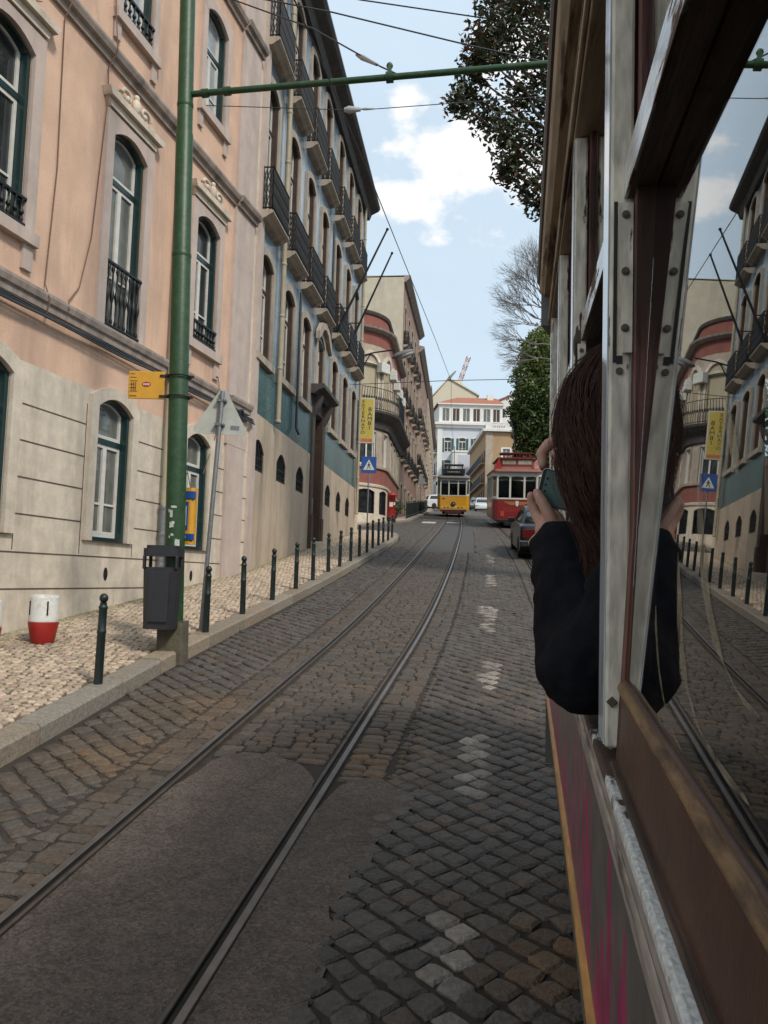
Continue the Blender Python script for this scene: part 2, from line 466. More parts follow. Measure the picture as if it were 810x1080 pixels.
cxs, cys, an, lxs, lys, ins_, uu = [q[keep] for q in (cxs, cys, an, lxs, lys, ins_, uu)]
n = len(cxs)
tint = np.ones((n,3))*rng.uniform(.78,1.2,(n,1))
warm = rng.uniform(0,1,(n,1))
tint *= np.where(warm > .8, np.array([[1.12,1.0,.88]]), np.array([[1,1,1.]]))
tint[ins_ == 0] *= np.array([1.04,.98,.91])
# rusty earth stains near the rails and a sandy patch
for (sx, sy, sr, cc) in ((.75,3.2,.25,(1.6,1.15,.7)),(-1.75,5.3,.4,(1.5,1.2,.85)),(-.15,5.4,.5,(1.5,1.2,.85)),(-1.5,6.4,.5,(1.4,1.15,.85))):
    d = np.hypot(cxs-sx, cys-sy); w = np.exp(-(d/sr)**2)[:,None]
    tint = tint*(1-w) + tint*np.array(cc)*w
# worn dashes of white lane paint, one stone at a time
lane = uu - (.80 + .0*cys)
wp = []
PX = np.array([2.0,2.84,3.49,4.76,5.91,7.28,8.23,10.09,12.04,14,20,30]); PU = np.array([.05,.21,.37,.56,.73,.92,1.13,1.35,1.61,1.9,2.7,3.9])
lx_ = np.interp(cys, PX, PU)
dash = ((cys > 2.6) & (cys < 3.5)) | ((cys > 4.75) & (cys < 5.95)) | ((cys > 7.25) & (cys < 8.3)) | ((cys > 10) & (cys < 12.1)) | ((cys > 14.5) & (cys < 16.5)) | ((cys > 19) & (cys < 21))
isw = dash & (np.abs(cxs-lx_) < .10) & (ins_ == 1) & (rng.uniform(0,1,n) < .82)
tint[isw] = rng.uniform(1.9,3.8,(isw.sum(),1))*np.array([[1,1.0,.98]])
# bed under the stones
bv = list(np.arange(-8, 27.6, .8)) + list(np.arange(27.6, 46, .6)) + list(np.arange(46, 66, 1.))
SV = []; SF = []
for v in bv:
    left = float(Kx(v))-.1 if v < 29.5 else (-12 if v < 34 else float(K2x(v))-.1)
    r = float(Rk(v))+.05
    for t in np.linspace(0,1,9): SV.append((left+(r-left)*t, v, g(v)-.017))
for i in range(len(bv)-1):
    for j in range(8): SF.append((i*9+j, i*9+j+1, (i+1)*9+j+1, (i+1)*9+j))
pd = np.full(n, 9.)
for q in range(len(PATCH)):
    ax, ay = PATCH[q]; bx_, by_ = PATCH[(q+1) % len(PATCH)]
    tt = np.clip(((cxs-ax)*(bx_-ax)+(cys-ay)*(by_-ay))/((bx_-ax)**2+(by_-ay)**2+1e-9), 0, 1)
    pd = np.minimum(pd, np.hypot(cxs-ax-tt*(bx_-ax), cys-ay-tt*(by_-ay)))
sink = np.where(pd < .17, rng.uniform(.0,.009,n)*(1-pd/.17), 0.)
stones('road', [M['sett'], M['mortar']], cxs, cys, an, lxs, lys, 0., tint, cys < 13, (SV, SF), gap=.010, bev=.015, hz=.010, sink=sink)
# farther road: plain worn paving
M['farroad'] = mat('worn_paving', (.10,.092,.082), .8, var=.25, scale=3, bump=.3, bscale=9)
grid_sheet('road', M['farroad'], list(np.arange(64,131,3.)), lambda v: [float(K2x(v))-.1, float(Xc(v)), float(Rk(v))+.05], -.004)

# ---- asphalt patches
M['asph'] = asphalt('old_asphalt', (.092,.071,.057))
def patch(name, P, dz, skip):
    bm = bmesh.new()
    vsl = [bm.verts.new((x, y, g(y)+dz+random.uniform(-.001,.001))) for x, y in P]
    bm.faces.new(vsl)
    bmesh.ops.triangulate(bm, faces=bm.faces)
    me = bpy.data.meshes.new(name); bm.to_mesh(me); bm.free(); me.materials.append(M['asph'])
    return tag(link(name, me), kind='structure')
def rail_cut(Pv0, Pv1, u0, u1, step=.3):
    vv = np.arange(Pv0, Pv1+.01, step)
    return [(float(Xc(v))+u0, v) for v in vv], [(float(Xc(v))+u1, v) for v in vv]
a, b = rail_cut(-3, 4.8, -.404, .404)
head = [(float(Xc(4.8))+.404,4.8),(float(Xc(4.95))+.39,4.95),(-.42,5.07),(-.47,5.18),(-.55,5.27),(-.64,5.33),(-.74,5.37),(-.83,5.36),(-.92,5.38),(-1.0,5.33),(-1.07,5.22),(-1.10,5.05)]
patch('asphalt_patch', b[:-1]+head+[q for q in reversed(a)], -.002, 0)
a, _ = rail_cut(-3, 4.6, .502, 0)
edge = [(-.75,1.),(-.5,2.3),(-.38,2.82),(-.40,2.93),(-.33,3.06),(-.36,3.2),(-.29,3.34),(-.33,3.5),(-.25,3.68),(-.28,3.8),(-.18,3.95),(-.2,4.1),(-.1,4.24),(-.05,4.42),(.06,4.58),(.09,4.75),(.06,4.92),(-.05,5.0),(-.15,4.95),(-.22,4.85)]
patch('asphalt_patch', [(-1.2,-3)]+[(float(np.interp(y, [q[1] for q in edge[:17]], [q[0] for q in edge[:17]]))+.16+.02*math.sin(y*5)+random.uniform(-.008,.008), y) for y in np.arange(1., 4.8, .07)]+[(.12,4.86),(.02,5.02),(-.12,5.0),(-.22,4.87)]+[q for q in reversed(a)], -.003, 0)
M['slab'] = mat('smooth_grey_slab', (.060,.053,.048), .7, var=.15, scale=2, bump=.2, bscale=40)
vv = list(np.arange(21.5, 43.61, .85))
o = grid_sheet('paving_slab', M['slab'], vv, lambda v: [float(Xc(v))-.38, float(Xc(v)), float(Xc(v))+.37], -.002)
o = grid_sheet('paving_slab', M['slab'], vv, lambda v: [float(Xc(v))+.53, float(Xc(v))+.75, float(Xc(v))+.98], -.003)
M['paint'] = mat('worn_road_paint', (.52,.5,.46), .7, var=.35, scale=8)
for (x0,x1,y0,y1) in ((-.36,.36,43.9,45.2),(-1.7,-.95,42.6,45.0)):
    grid_sheet('road_marking', M['paint'], [y0,(y0+y1)/2,y1], lambda v: [float(Xc(v))+x0, float(Xc(v))+x1], .004)

# ---- sidewalks and kerbs
def kerb(name, pts, w=.2, h=.12, blk=.95, side=1, dz=0):
    P = [Vector((x,y,0)) for x, y in pts]
    out = [P[0]]; cur = P[0]; need = blk*random.uniform(.8,1.2); i = 0
    seg = 0
    dist = [0]
    for a, b in zip(P, P[1:]): dist.append(dist[-1]+(b-a).length)
    def at(d):
        for k in range(len(P)-1):
            if d <= dist[k+1] or k == len(P)-2:
                t = (d-dist[k])/(dist[k+1]-dist[k]); return P[k].lerp(P[k+1], t), (P[k+1]-P[k]).normalized()
    def nrm(d):
        t = (at(min(d+.25,dist[-1]))[0]-at(max(d-.25,0))[0]).normalized()
        return Vector((-t.y, t.x, 0))*side
    V = []; F = []; T = []
    d = 0
    while d < dist[-1]-.1:
        L = blk*random.uniform(.75,1.3); e = min(d+L, dist[-1])
        t = random.uniform(.78,1.18); wa = random.uniform(.93,1.06)
        k = len(V); zt = h+random.uniform(-.004,.004)
        m = 3
        for q in range(m):
            dd = d+.006+(e-d-.012)*q/(m-1)
            c, _ = at(dd); nn = nrm(dd)
            for (o_, z) in ((-.004,-.2),(0,zt-.022),(.02,zt),(w,zt),(w,-.2)):
                pt = c+nn*o_
                V.append((pt.x, pt.y, g(pt.y)+z+dz))
        for q in range(m-1):
            for r in range(4): F.append((k+q*5+r, k+q*5+r+1, k+(q+1)*5+r+1, k+(q+1)*5+r)); T.append((t*wa,t,t/wa))
        F.append((k,k+1,k+2,k+3,k+4)); F.append(tuple(k+(m-1)*5+r for r in (4,3,2,1,0))); T += [(t,t,t)]*2
        d = e
    me = bpy.data.meshes.new(name); me.from_pydata(V, [], F); me.materials.append(M['kerb'])
    at_ = me.attributes.new('tint','FLOAT_COLOR','FACE'); arr = np.ones((len(F),4),np.float32); arr[:,:3] = T
    at_.data.foreach_set('color', arr.ravel()); me.update()
    return tag(link(name, me), kind='structure')
kp = [(float(x), float(y)) for y, x in zip(KY, KX)] + [(-3.5,30.5),(-9,30.6)]
kerb('kerb', kp[1:], side=1)
k2 = [(float(x), float(y)) for y, x in zip(K2Y, K2X)]
kerb('kerb', k2[:-1], side=1, w=.25)
kerb('kerb', [(float(Rk(v)), v) for v in np.arange(-10, 100, 2.)], side=-1, w=.22)

p = .077
A = .55
I, J = np.meshgrid(np.arange(-520, 520), np.arange(-520, 520)); I = I.ravel(); J = J.ravel()
off = (J % 2)*.5
X = (I+off)*p*math.cos(A) - J*p*math.sin(A) - 1.5; v = (I+off)*p*math.sin(A) + J*p*math.cos(A) + 15
ok = (v > 2.5) & (v < 30.1)
X, v = X[ok], v[ok]
ok = (X < Kx(v)-.235) & (X > wallX(v)-.02) & (X > -6)
X, v = X[ok], v[ok]
n = len(X)
X = X+rng.normal(0,.006,n); v = v+rng.normal(0,.006,n)
tint = rng.uniform(.72,1.25,(n,1))*np.array([[1,1,1]])*(1+rng.normal(0,.018,(n,3)))
d = np.hypot(X+1.95, v-8.1); tint *= (1-.6*np.exp(-(d/.33)**2))[:,None]      # stones darker round the feet of pole, barrel and bollards
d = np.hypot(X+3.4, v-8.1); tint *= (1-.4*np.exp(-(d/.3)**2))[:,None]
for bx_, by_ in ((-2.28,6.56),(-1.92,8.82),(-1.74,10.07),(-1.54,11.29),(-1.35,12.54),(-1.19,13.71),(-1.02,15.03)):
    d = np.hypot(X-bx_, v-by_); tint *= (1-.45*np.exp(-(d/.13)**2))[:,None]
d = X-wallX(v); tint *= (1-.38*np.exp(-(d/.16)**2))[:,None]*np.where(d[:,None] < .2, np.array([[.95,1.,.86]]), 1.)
SV = []; SF = []
sv = list(np.arange(-6,27.6,.8))+list(np.arange(28,30.1,.3))
for q in sv:
    l = float(wallX(np.float64(q)))-.15; r = float(Kx(q))-.19
    for t in np.linspace(0,1,5): SV.append((l+(r-l)*t, q, g(q)+.103))
for i in range(len(sv)-1):
    for j in range(4): SF.append((i*5+j, i*5+j+1, (i+1)*5+j+1, (i+1)*5+j))
M['sand'] = mat('sandy_joint', (.115,.085,.058), .95, var=.3, scale=10)
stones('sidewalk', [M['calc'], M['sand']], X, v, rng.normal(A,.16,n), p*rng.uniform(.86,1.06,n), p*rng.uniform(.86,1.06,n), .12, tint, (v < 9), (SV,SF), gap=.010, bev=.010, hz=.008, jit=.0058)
M['calcfar'] = mat('limestone_paving', (.40,.33,.26), .8, var=.2, scale=6, bump=.3, bscale=16)
grid_sheet('sidewalk', M['calcfar'], list(np.arange(33.3,45,.6))+list(np.arange(45,128,3.)), lambda v: list(np.linspace(min(-12,float(K2x(v))-6), float(K2x(v))-.2, 4)), .12)
grid_sheet('sidewalk', M['calcfar'], list(np.arange(-10,100,2.)), lambda v: list(np.linspace(float(Rk(v))+.2, float(Rk(v))+1.6, 3)), .12)

# ---- tram tracks
def track(off, v0, v1, label):
    t = empty('tram_track', (float(Xc(v0))+off, v0, g(v0)), 0, label, 'tram track', 'tram tracks in the street')
    base = Vector(t.location)
    for s in (-1, 1):
        mb = MB()
        vv = np.concatenate([np.arange(v0, 12, .3), np.arange(12, v1, .8)])
        prof = [(-.045,-.03),(-.045,.002),(-.042,.006),(-.012,.006),(-.009,.002),(-.009,-.028),(.024,-.028),(.024,.0),(.027,.004),(.044,.004),(.046,-.03)]
        if s > 0: prof = [(-a,b) for a,b in reversed(prof)]
        if s < 0: prof = [(a,b) for a,b in prof]
        n = len(prof); P = []
        for v in vv:
            for a, z in prof: P.append(Vector((float(Xc(v))+off+s*.455+a, v, g(v)+z+.002))-base)
        mb.m = 0
        for q in range(n-1):
            qq = q if s < 0 else n-2-q
            mb.m = 1 if qq in (4,5,6) else (2 if qq >= 7 else 0)
            mb.add(P, [(i*n+q, i*n+q+1, (i+1)*n+q+1, (i+1)*n+q) for i in range(len(vv)-1)])
        # drop duplicate vertices made by the loop above
        o = mb.build('rail', [M['steel'], M['rust'], M['raillip']], t)
    return t
track(0, -3, 66, 'pair of steel rails curving up the street under the yellow tram')
track(TR2, -6, 66, 'pair of steel rails on the right, leading under the red tram')
# ------------------------------------------------------------------ facades
def outline(w, hs, rise, i=0., n=9, z0=None):
    b = i if z0 is None else z0
    P = [(-w/2+i, b), (w/2-i, b)]
    r = max(rise-i*.6, .0)
    hw = w/2-i
    for k in range(n+1):
        x = hw*(1-2*k/n)
        P.append((x, hs-i*.4*(0 if rise else 2.5)+r*(1-(x/hw)**2)))
    return P

def wall(mb, x0, x1, z0, z1, ops, depth=.24, cuts=(), y=0.):
    xs = sorted(set([x0,x1]+[c for c in cuts if x0 < c < x1]+[q for o in ops for q in (o[0],o[1])]))
    zs = sorted(set([z0,z1]+[q for o in ops for q in (o[2],o[3]+o[4])]))
    for a, b in zip(xs, xs[1:]):
        for c, d in zip(zs, zs[1:]):
            xm, zm = (a+b)/2, (c+d)/2
            if any(o[0] < xm < o[1] and o[2] < zm < o[3]+o[4] for o in ops): continue
            mb.quad((a,y,c),(b,y,c),(b,y,d),(a,y,d))
    for xa, xb, za, zs_, rise in ops:
        top = zs_+rise; w = xb-xa; cx = (xa+xb)/2
        pts = [(cx+px, za+pz) for px, pz in outline(w, zs_-za, rise)]
        arc = pts[2:]
        if rise > 0:
            for p, q in zip(arc, arc[1:]):
                if top-p[1] > 1e-4 or top-q[1] > 1e-4:
                    mb.quad((p[0],y,p[1]),(q[0],y,q[1]),(q[0],y,top),(p[0],y,top))
        m = len(pts)
        for i in range(m):
            p, q = pts[i], pts[(i+1) % m]
            mb.quad((p[0],y,p[1]),(q[0],y,q[1]),(q[0],y+depth,q[1]),(p[0],y+depth,p[1]))

def shell(mb, x0, x1, z0, z1, D, y=0.):
    """sides, back and a flat top behind a street front"""
    mb.quad((x0,y,z0),(x0,D,z0),(x0,D,z1),(x0,y,z1)); mb.quad((x1,y,z0),(x1,D,z0),(x1,D,z1),(x1,y,z1))
    mb.quad((x0,D,z0),(x1,D,z0),(x1,D,z1),(x0,D,z1)); mb.quad((x0,y,z1),(x1,y,z1),(x1,D,z1),(x0,D,z1))

_wc = {}
def window(parent, Mx, w, hs, rise=0., frame='dgreen', sash='white', pane='pane_dark', sur=None, sw=.15, light=.42, rail=None, railh=.85,
           ped=False, mull=True, bar=True, sill=True, fn=None, fth=.055, shutter=False, apron=None, bars=False, flat=False):
    key = (w,hs,rise,frame,sash,pane,sur,sw,light,rail,railh,ped,mull,bar,sill,fth,shutter,apron,bars,flat) if fn is None else None
    if key is not None and key in _wc:
        D = _wc[key]
    else:
        D = {}
        mk = lambda: MB(Mx if fn else None, fn)
        f = mk()
        f.ring(outline(w,hs,rise), outline(w,hs,rise,fth), .02, .165)
        zt = hs-light
        if light: f.box(-w/2+fth, w/2-fth, .095, .16, zt-.035, zt+.035)
        D['window'] = (f, frame)
        s = mk(); i = fth+.004; t = .045
        top = zt-.037 if light else hs
        if sash:
            if light:
                o1 = [(-w/2+i, fth+.004),(w/2-i, fth+.004),(w/2-i,top),(-w/2+i,top)]
                o2 = [(-w/2+i+t, fth+.004+t*1.7),(w/2-i-t, fth+.004+t*1.7),(w/2-i-t,top-t),(-w/2+i+t,top-t)]
                s.ring(o1, o2, .11, .15)
                ow = outline(w,hs,rise,i,z0=zt+.037); iw = outline(w,hs,rise,i+t,z0=zt+.037+t)
                s.ring(ow, iw, .11, .15)
            else:
                s.ring(outline(w,hs,rise,i), outline(w,hs,rise,i+t), .11, .15)
            if mull: s.box(-.042,.042,.107,.148, fth+t, top-t)
            if bar:
                zb = fth+(top-fth)*.36
                s.box(-w/2+i+t, -.042, .115,.145, zb-.014, zb+.014); s.box(.042, w/2-i-t, .115,.145, zb-.014, zb+.014)
            D['sash'] = (s, sash)
        p_ = mk(); o = outline(w,hs,rise,fth*.6)
        p_.prism(o, .134, .142)
        D['pane'] = (p_, pane)
        if bars:
            b_ = mk()
            nb = max(3, int(w/.12))
            for k in range(nb): 
                x = -w/2+w*(k+.5)/nb; b_.tube([(x,.04,.0),(x,.04,hs+rise*(1-(2*x/w)**2))], .011, 6)
            for z in (hs*.33, hs*.72): b_.box(-w/2,w/2,.035,.05,z-.012,z+.012)
            D['grille'] = (b_, 'iron')
        if sur:
            r_ = mk()
            if ped or flat: oo = outline(w+2*sw, hs+rise+sw*.75, 0, 0, z0=0.)
            else: oo = outline(w+2*sw, hs+sw*.75, rise+.03, 0, z0=0.)
            r_.ring(oo, outline(w,hs,rise,0,z0=.0), -.045, .015)
            if sill: r_.box(-w/2-sw-.03, w/2+sw+.03, -.09, .1, -.14, -.002)
            if apron:
                r_.box(-w/2-sw+.002, -w/2-.01, -.04, 0, -.14-apron, -.142); r_.box(w/2+.01, w/2+sw-.002, -.04, 0, -.14-apron, -.142)
            D['surround'] = (r_, sur)
        if ped:
            q = mk(); W = w/2+sw+.07; zt2 = hs+rise+sw+.08
            q.prism([(-W,zt2),(W,zt2),(W+.02,zt2+.03),(W+.05,zt2+.09),(-W-.05,zt2+.09),(-W-.02,zt2+.03)], -.13, 0.)
            q.prism([(-W+.08,zt2-.1),(W-.08,zt2-.1),(W-.03,zt2-.002),(-W+.03,zt2-.002)], -.07, 0.)
            for sx in (-1,1):
                path = []
                for k in range(16):
                    a = k/15*4.6; rr = .15*(1-k/19.)
                    path.append((sx*(.22+rr*math.cos(a)), -.07, zt2+.2+rr*math.sin(a)*.75))
                q.tube(path, [.036-.0014*k for k in range(16)], 7)
                q.tube([(sx*.5,-.07,zt2+.1),(sx*.42,-.07,zt2+.13),(sx*.33,-.07,zt2+.1)], .03, 7)
                q.ell((sx*.22,-.07,zt2+.19),(.045,.04,.045),8,6)
            q.ell((0,-.07,zt2+.21),(.075,.06,.11),10,7); q.ell((0,-.07,zt2+.33),(.05,.04,.05),8,6)
            D['pediment'] = (q, 'limestone')
        if rail:
            r_ = mk(); nb = int(w/.1)
            yb = -.03
            for k in range(nb):
                x = -w/2+w*(k+.5)/nb
                H = railh
                if rail == 'cast':
                    r_.lathe([(.012,.05),(.026,.09),(.012,.14),(.012,H*.38),(.024,H*.45),(.03,H*.5),(.024,H*.55),(.012,H*.62),(.012,H*.84),(.026,H*.9),(.012,H-.03)], 6, (x,yb,0))
                else: r_.tube([(x,yb,.03),(x,yb,railh)], .008, 5)
            r_.box(-w/2,w/2,yb-.02,yb+.02,.03,.055); r_.box(-w/2,w/2,yb-.025,yb+.025,railh-.03,railh)
            D['railing'] = (r_, 'iron')
        if shutter:
            r_ = mk()
            for sx in (-1,1):
                r_.box(min(sx*w/2, sx*(w/2+.38)), max(sx*w/2, sx*(w/2+.38)), -.06, -.02, 0, hs)
            D['shutter'] = (r_, shutter)
        D = {k: (mb.me(k, M[mm]),) for k, (mb, mm) in D.items()}
        if key is not None: _wc[key] = D
    r = link('window', D['window'][0], parent, M=Mx if fn is None else None)
    for k, v in D.items():
        if k != 'window': link(k, v[0], r)
    return r

def T(x, y=0., z=0.): return Matrix.Translation((x,y,z))

# ================================================================== pink building
bx0, by0 = -2.55, 14.6
zg = g(14.6)+.12
B1 = empty('pink_building', (bx0, by0, zg), PI/2-math.atan(.232), 'pink stuccoed house with rusticated stone ground floor and scrolled window heads', 'building')
h0 = CZ - zg                     # height over eye level -> local
H = lambda h: h + h0
MZ = Matrix.Translation((0,0,h0))
bays = [-2.06,-4.45,-6.85,-9.25,-11.65]
XL = -13.
gf = [(b-.405,b+.405,.37,2.07,.15) for b in bays]
w_ = MB(MZ)
wall(w_, XL, 0, -3.2, 2.25, [], 0)if False else None
cl = MB(MZ)
wall(cl, XL, -.0, -2.9, 2.25, gf, .24)
# joints of the rusticated courses
cl.m = 1
for z in (-.22,.175,.59,.99,1.39,1.79):
    edges = [XL]
    if z > .3:
        for b in sorted(bays): edges += [b-.60, b+.60]
    edges.append(-.0)
    for a, b in zip(edges[::2], edges[1::2]): cl.box(a, b, -.0035, .01, z-.008, z+.008)
for b in bays:
    for sx in (-.60,.60): cl.box(b+sx-.006, b+sx+.006, -.0035, .01, .2, 2.05)
cl.m = 2
for b in bays:
    cl.prism([(b-.0+.045*math.cos(k*PI/6), -.04+.085*math.sin(k*PI/6)) for k in range(12)], -.006, .02)
cl.build('stone_base', [M['limestone'], M['groove'], M['iron']], B1)
up = MB(MZ)
f1 = [(b-.41,b+.41,(3.10 if i == 1 else 3.65),5.62,.15) for i, b in enumerate(bays)]
f2 = [(b-.39,b+.39,(7.28 if i == 1 else 7.49),9.14,.15) for i, b in enumerate(bays)]
f3 = [(b-.39,b+.39,10.6,12.2,.15) for b in bays]
wall(up, XL, -1.06, 2.25, 13.4, f1+f2+f3, .24)
shell(up, XL, 0, -2.9, 13.4, 9)
up.build('wall', M['pink'], B1)
pl = MB(MZ); pl.box(-1.06, -.22, -.05, .1, 2.25, 13.35); pl.box(-1.02,-.26,-.045,.1,-2.8,2.25)
pl.m = 1; pl.box(-.22,0,-.004,.1,2.25,13.4)
pl.build('corner_pilaster', [M['pinkstone'], M['limestone']], B1)
for z, d in ((3.0,.10),(6.58,.13),(9.86,.13)):
    c = MB(MZ)
    P = [(0,z-.10),(-.045,z-.10),(-.05,z-.03),(-d*.8,z-.01),(-d,z+.05),(-d,z+.085),(0,z+.10)]
    c.prism(P, XL, -1.062, 'x')
    P2 = [(a-.055 if a < 0 else a, b) for a, b in P]
    c.prism(P2, -1.062, -.18, 'x')
    c.build('string_course', M['trim'], B1)
c = MB(MZ)
c.prism([(0,13.2),(-.1,13.2),(-.3,13.42),(-.42,13.5),(-.42,13.6),(0,13.6)], XL, 0.1, 'x')
c.build('cornice', M['trim'], B1)
r_ = MB(MZ); r_.add([(XL,-.4,13.6),(.1,-.4,13.6),(.1,4.6,15.6),(XL,4.6,15.6),(XL,9.2,13.5),(.1,9.2,13.5)], [(0,1,2,3),(3,2,5,4),(0,3,4),(1,5,2)])
r_.build('roof', M['roof'], B1)
for i, b in enumerate(bays):
    window(B1, MZ @ T(b,0,.37), .81, 1.70, .15, sur='limestone', sw=.155, light=.40, sill=False, pane='pane_curtain')
    zb = f1[i][2]
    if i == 1: window(B1, MZ @ T(b,0,zb), .82, 5.62-zb, .15, sur='pinkstone', sw=.17, light=.5, rail='cast', railh=.87, ped=True, sill=False, pane='pane_curtain')
    else: window(B1, MZ @ T(b,0,zb), .82, 5.62-zb, .15, sur='pinkstone', sw=.17, light=.5, rail='cast', railh=.34, ped=True, apron=.28)
    zb = f2[i][2]
    window(B1, MZ @ T(b,0,zb), .78, 9.14-zb, .15, sur='pinkstone', sw=.14, light=.5, rail='cast' if i == 1 else None, railh=.34, apron=.25, flat=True, pane='pane_bright')
    window(B1, MZ @ T(b,0,10.6), .78, 1.6, .15, sur='pinkstone', sw=.14, light=.45)
# drainpipe: cream above, grey cast iron at the foot
d = MB(MZ); d.tube([(-3.2,-.09,13.2),(-3.2,-.09,.95)], .045, 10); d.build('drainpipe', M['pipe'], B1)
d = MB(MZ); d.tube([(-3.2,-.09,.95),(-3.2,-.09,-.75)], .055, 10)
for z in (.93,.55,.1): d.lathe([(.062,z-.03),(.066,z),(.062,z+.03)], 10, (-3.2,-.09,0))
d.build('drainpipe', M['galv'], B1)
# cables slung along the first string course and down the wall
cb = MB(MZ)
for k in range(4):
    path = []
    for q in range(60):
        x = XL+ (XL*-1)*q/59
        path.append((x, -.075-.012*k, 2.865-.022*k-.018*abs(math.sin(x*1.3+k*.6))-.008*math.sin(x*3.1+k)))
    cb.tube(path, .013, 5)
cb.build('cable', M['wire'], B1); cb = MB(MZ)
def drop(pts, r=.008): cb.tube(pts, r, 5)
drop([(-5.95,-.02,9.7),(-5.9,-.02,7.5),(-5.98,-.025,6.7),(-6.0,-.14,6.6),(-5.97,-.02,6.4),(-5.93,-.02,4.6),(-6.02,-.025,3.2),(-6.05,-.13,3.0),(-6.02,-.06,2.8)])
drop([(-5.08,-.02,9.75),(-5.02,-.02,7.6),(-5.06,-.14,6.6),(-5.06,-.02,6.4),(-5.1,-.07,6.0),(-5.1,-.02,5.2),(-5.2,-.02,4.1),(-5.38,-.02,3.4),(-5.6,-.04,3.15),(-5.7,-.13,3.0)])
drop([(-1.5,-.03,3.35),(-1.42,-.03,3.2),(-1.36,-.03,2.9),(-1.34,-.08,2.75),(-1.5,-.03,2.2),(-1.9,-.05,1.6)],.007)
drop([(-2.9,-.02,2.7),(-2.7,-.02,2.2),(-2.3,-.05,1.3)],.006)
cb.build('cable', M['wallwire'], B1); cb = MB(MZ)
for q in range(5):
    a = .1*math.cos(q*1.2); cb.tube([(-.75+a,-.09,2.86),(-.6,-.12,2.93),(-.45+a,-.09,2.80),(-.28,-.08,2.84)], .014, 5)
cb.build('cable', M['wire'], B1)
jb = MB(MZ); jb.box(-1.58,-1.48,-.06,0,3.28,3.42); jb.build('junction_box', M['pinkstone'], B1, bevel=.008)

# ================================================================== blue tiled building
zg2 = g(21)+.12
B2 = empty('tiled_building', (bx0, by0, zg2), PI/2-math.atan(.117), 'tall blue and teal tiled apartment house with black iron balconies on buff base', 'building')
h2 = CZ - zg2
MZ = Matrix.Translation((0,0,h2))
def tile_mat(name, c1, c2, mixs, dim, grout):
    m = bpy.data.materials.new(name); t, N, L = nt(m); b = N['Principled BSDF']
    tc = N.new('ShaderNodeTexCoord')
    sep = N.new('ShaderNodeSeparateXYZ'); L.new(tc.outputs['Object'], sep.inputs[0])
    cmb = N.new('ShaderNodeCombineXYZ'); L.new(sep.outputs[0], cmb.inputs[0]); L.new(sep.outputs[2], cmb.inputs[1])
    br = N.new('ShaderNodeTexBrick'); br.offset = 0; br.squash = 1
    br.inputs['Scale'].default_value = 1; br.inputs['Brick Width'].default_value = dim; br.inputs['Row Height'].default_value = dim
    br.inputs['Mortar Size'].default_value = .006; br.inputs['Color1'].default_value = (*c1,1); br.inputs['Color2'].default_value = (*c2,1); br.inputs['Mortar'].default_value = (*grout,1)
    L.new(cmb.outputs[0], br.inputs['Vector'])
    # a little flower-like figure on every tile
    vo = N.new('ShaderNodeTexVoronoi'); vo.inputs['Scale'].default_value = 1/dim*2; vo.inputs['Randomness'].default_value = 0
    L.new(cmb.outputs[0], vo.inputs['Vector'])
    mr = N.new('ShaderNodeMapRange'); mr.inputs[1].default_value = .15; mr.inputs[2].default_value = .4; mr.inputs[3].default_value = mixs; mr.inputs[4].default_value = 0
    L.new(vo.outputs['Distance'], mr.inputs[0])
    mx = N.new('ShaderNodeMix'); mx.data_type = 'RGBA'; L.new(mr.outputs[0], mx.inputs[0]); L.new(br.outputs[0], mx.inputs[6]); mx.inputs[7].default_value = (.42,.46,.46,1)
    n = N.new('ShaderNodeTexNoise'); n.inputs['Scale'].default_value = .9; n.inputs['Detail'].default_value = 8; n.inputs['Roughness'].default_value = .7
    mp = N.new('ShaderNodeMapping'); mp.inputs['Scale'].default_value = (1,1,.3); L.new(tc.outputs['Object'], mp.inputs[0]); L.new(mp.outputs[0], n.inputs[0])
    r2 = N.new('ShaderNodeMapRange'); r2.inputs[1].default_value = .35; r2.inputs[2].default_value = .7; r2.inputs[3].default_value = 1.3; r2.inputs[4].default_value = .5
    L.new(n.outputs[0], r2.inputs[0])
    mu = N.new('ShaderNodeMix'); mu.data_type = 'RGBA'; mu.blend_type = 'MULTIPLY'; mu.inputs[0].default_value = 1
    L.new(mx.outputs[2], mu.inputs[6]); L.new(r2.outputs[0], mu.inputs[7]); L.new(mu.outputs[2], b.inputs['Base Color'])
    b.inputs['Roughness'].default_value = .22; b.inputs['Specular IOR Level'].default_value = .55
    n3 = N.new('ShaderNodeTexNoise'); n3.inputs['Scale'].default_value = 5; L.new(tc.outputs['Object'], n3.inputs[0])
    bp = N.new('ShaderNodeBump'); bp.inputs['Strength'].default_value = .12; bp.inputs['Distance'].default_value = .03; L.new(n3.outputs[0], bp.inputs['Height']); L.new(bp.outputs[0], b.inputs['Normal'])
    return m
M['tile'] = tile_mat('blue_tile_with_painted_sky', (.165,.24,.295), (.12,.185,.235), .5, .14, (.3,.34,.37))  # bluer and lighter than the band: sky reflection put into the colour
M['tile2'] = tile_mat('teal_glazed_tile', (.045,.125,.125), (.032,.095,.10), .12, .14, (.04,.07,.07))
Lf = 13.45
bb = [.72,2.65,4.45,6.28,8.35,10.2,11.98]
db = 6.28
base_ops = [(x-.42,x+.42,2.0,2.38,.24) for x in (.7,2.55,4.4,8.02,9.78,11.5)]
st = MB(MZ)
wall(st, 0, db-.82, -2.6, 3.1, base_ops[:3], .3); wall(st, db+.82, Lf, -2.6, 3.1, base_ops[3:], .3)
st.build('plinth', M['beige'], B2)
tl = MB(MZ); wall(tl, 0, db-.82, 3.1, 4.22, []); wall(tl, db+.82, Lf, 3.1, 4.22, []); tl.build('tile_band', M['tile2'], B2)
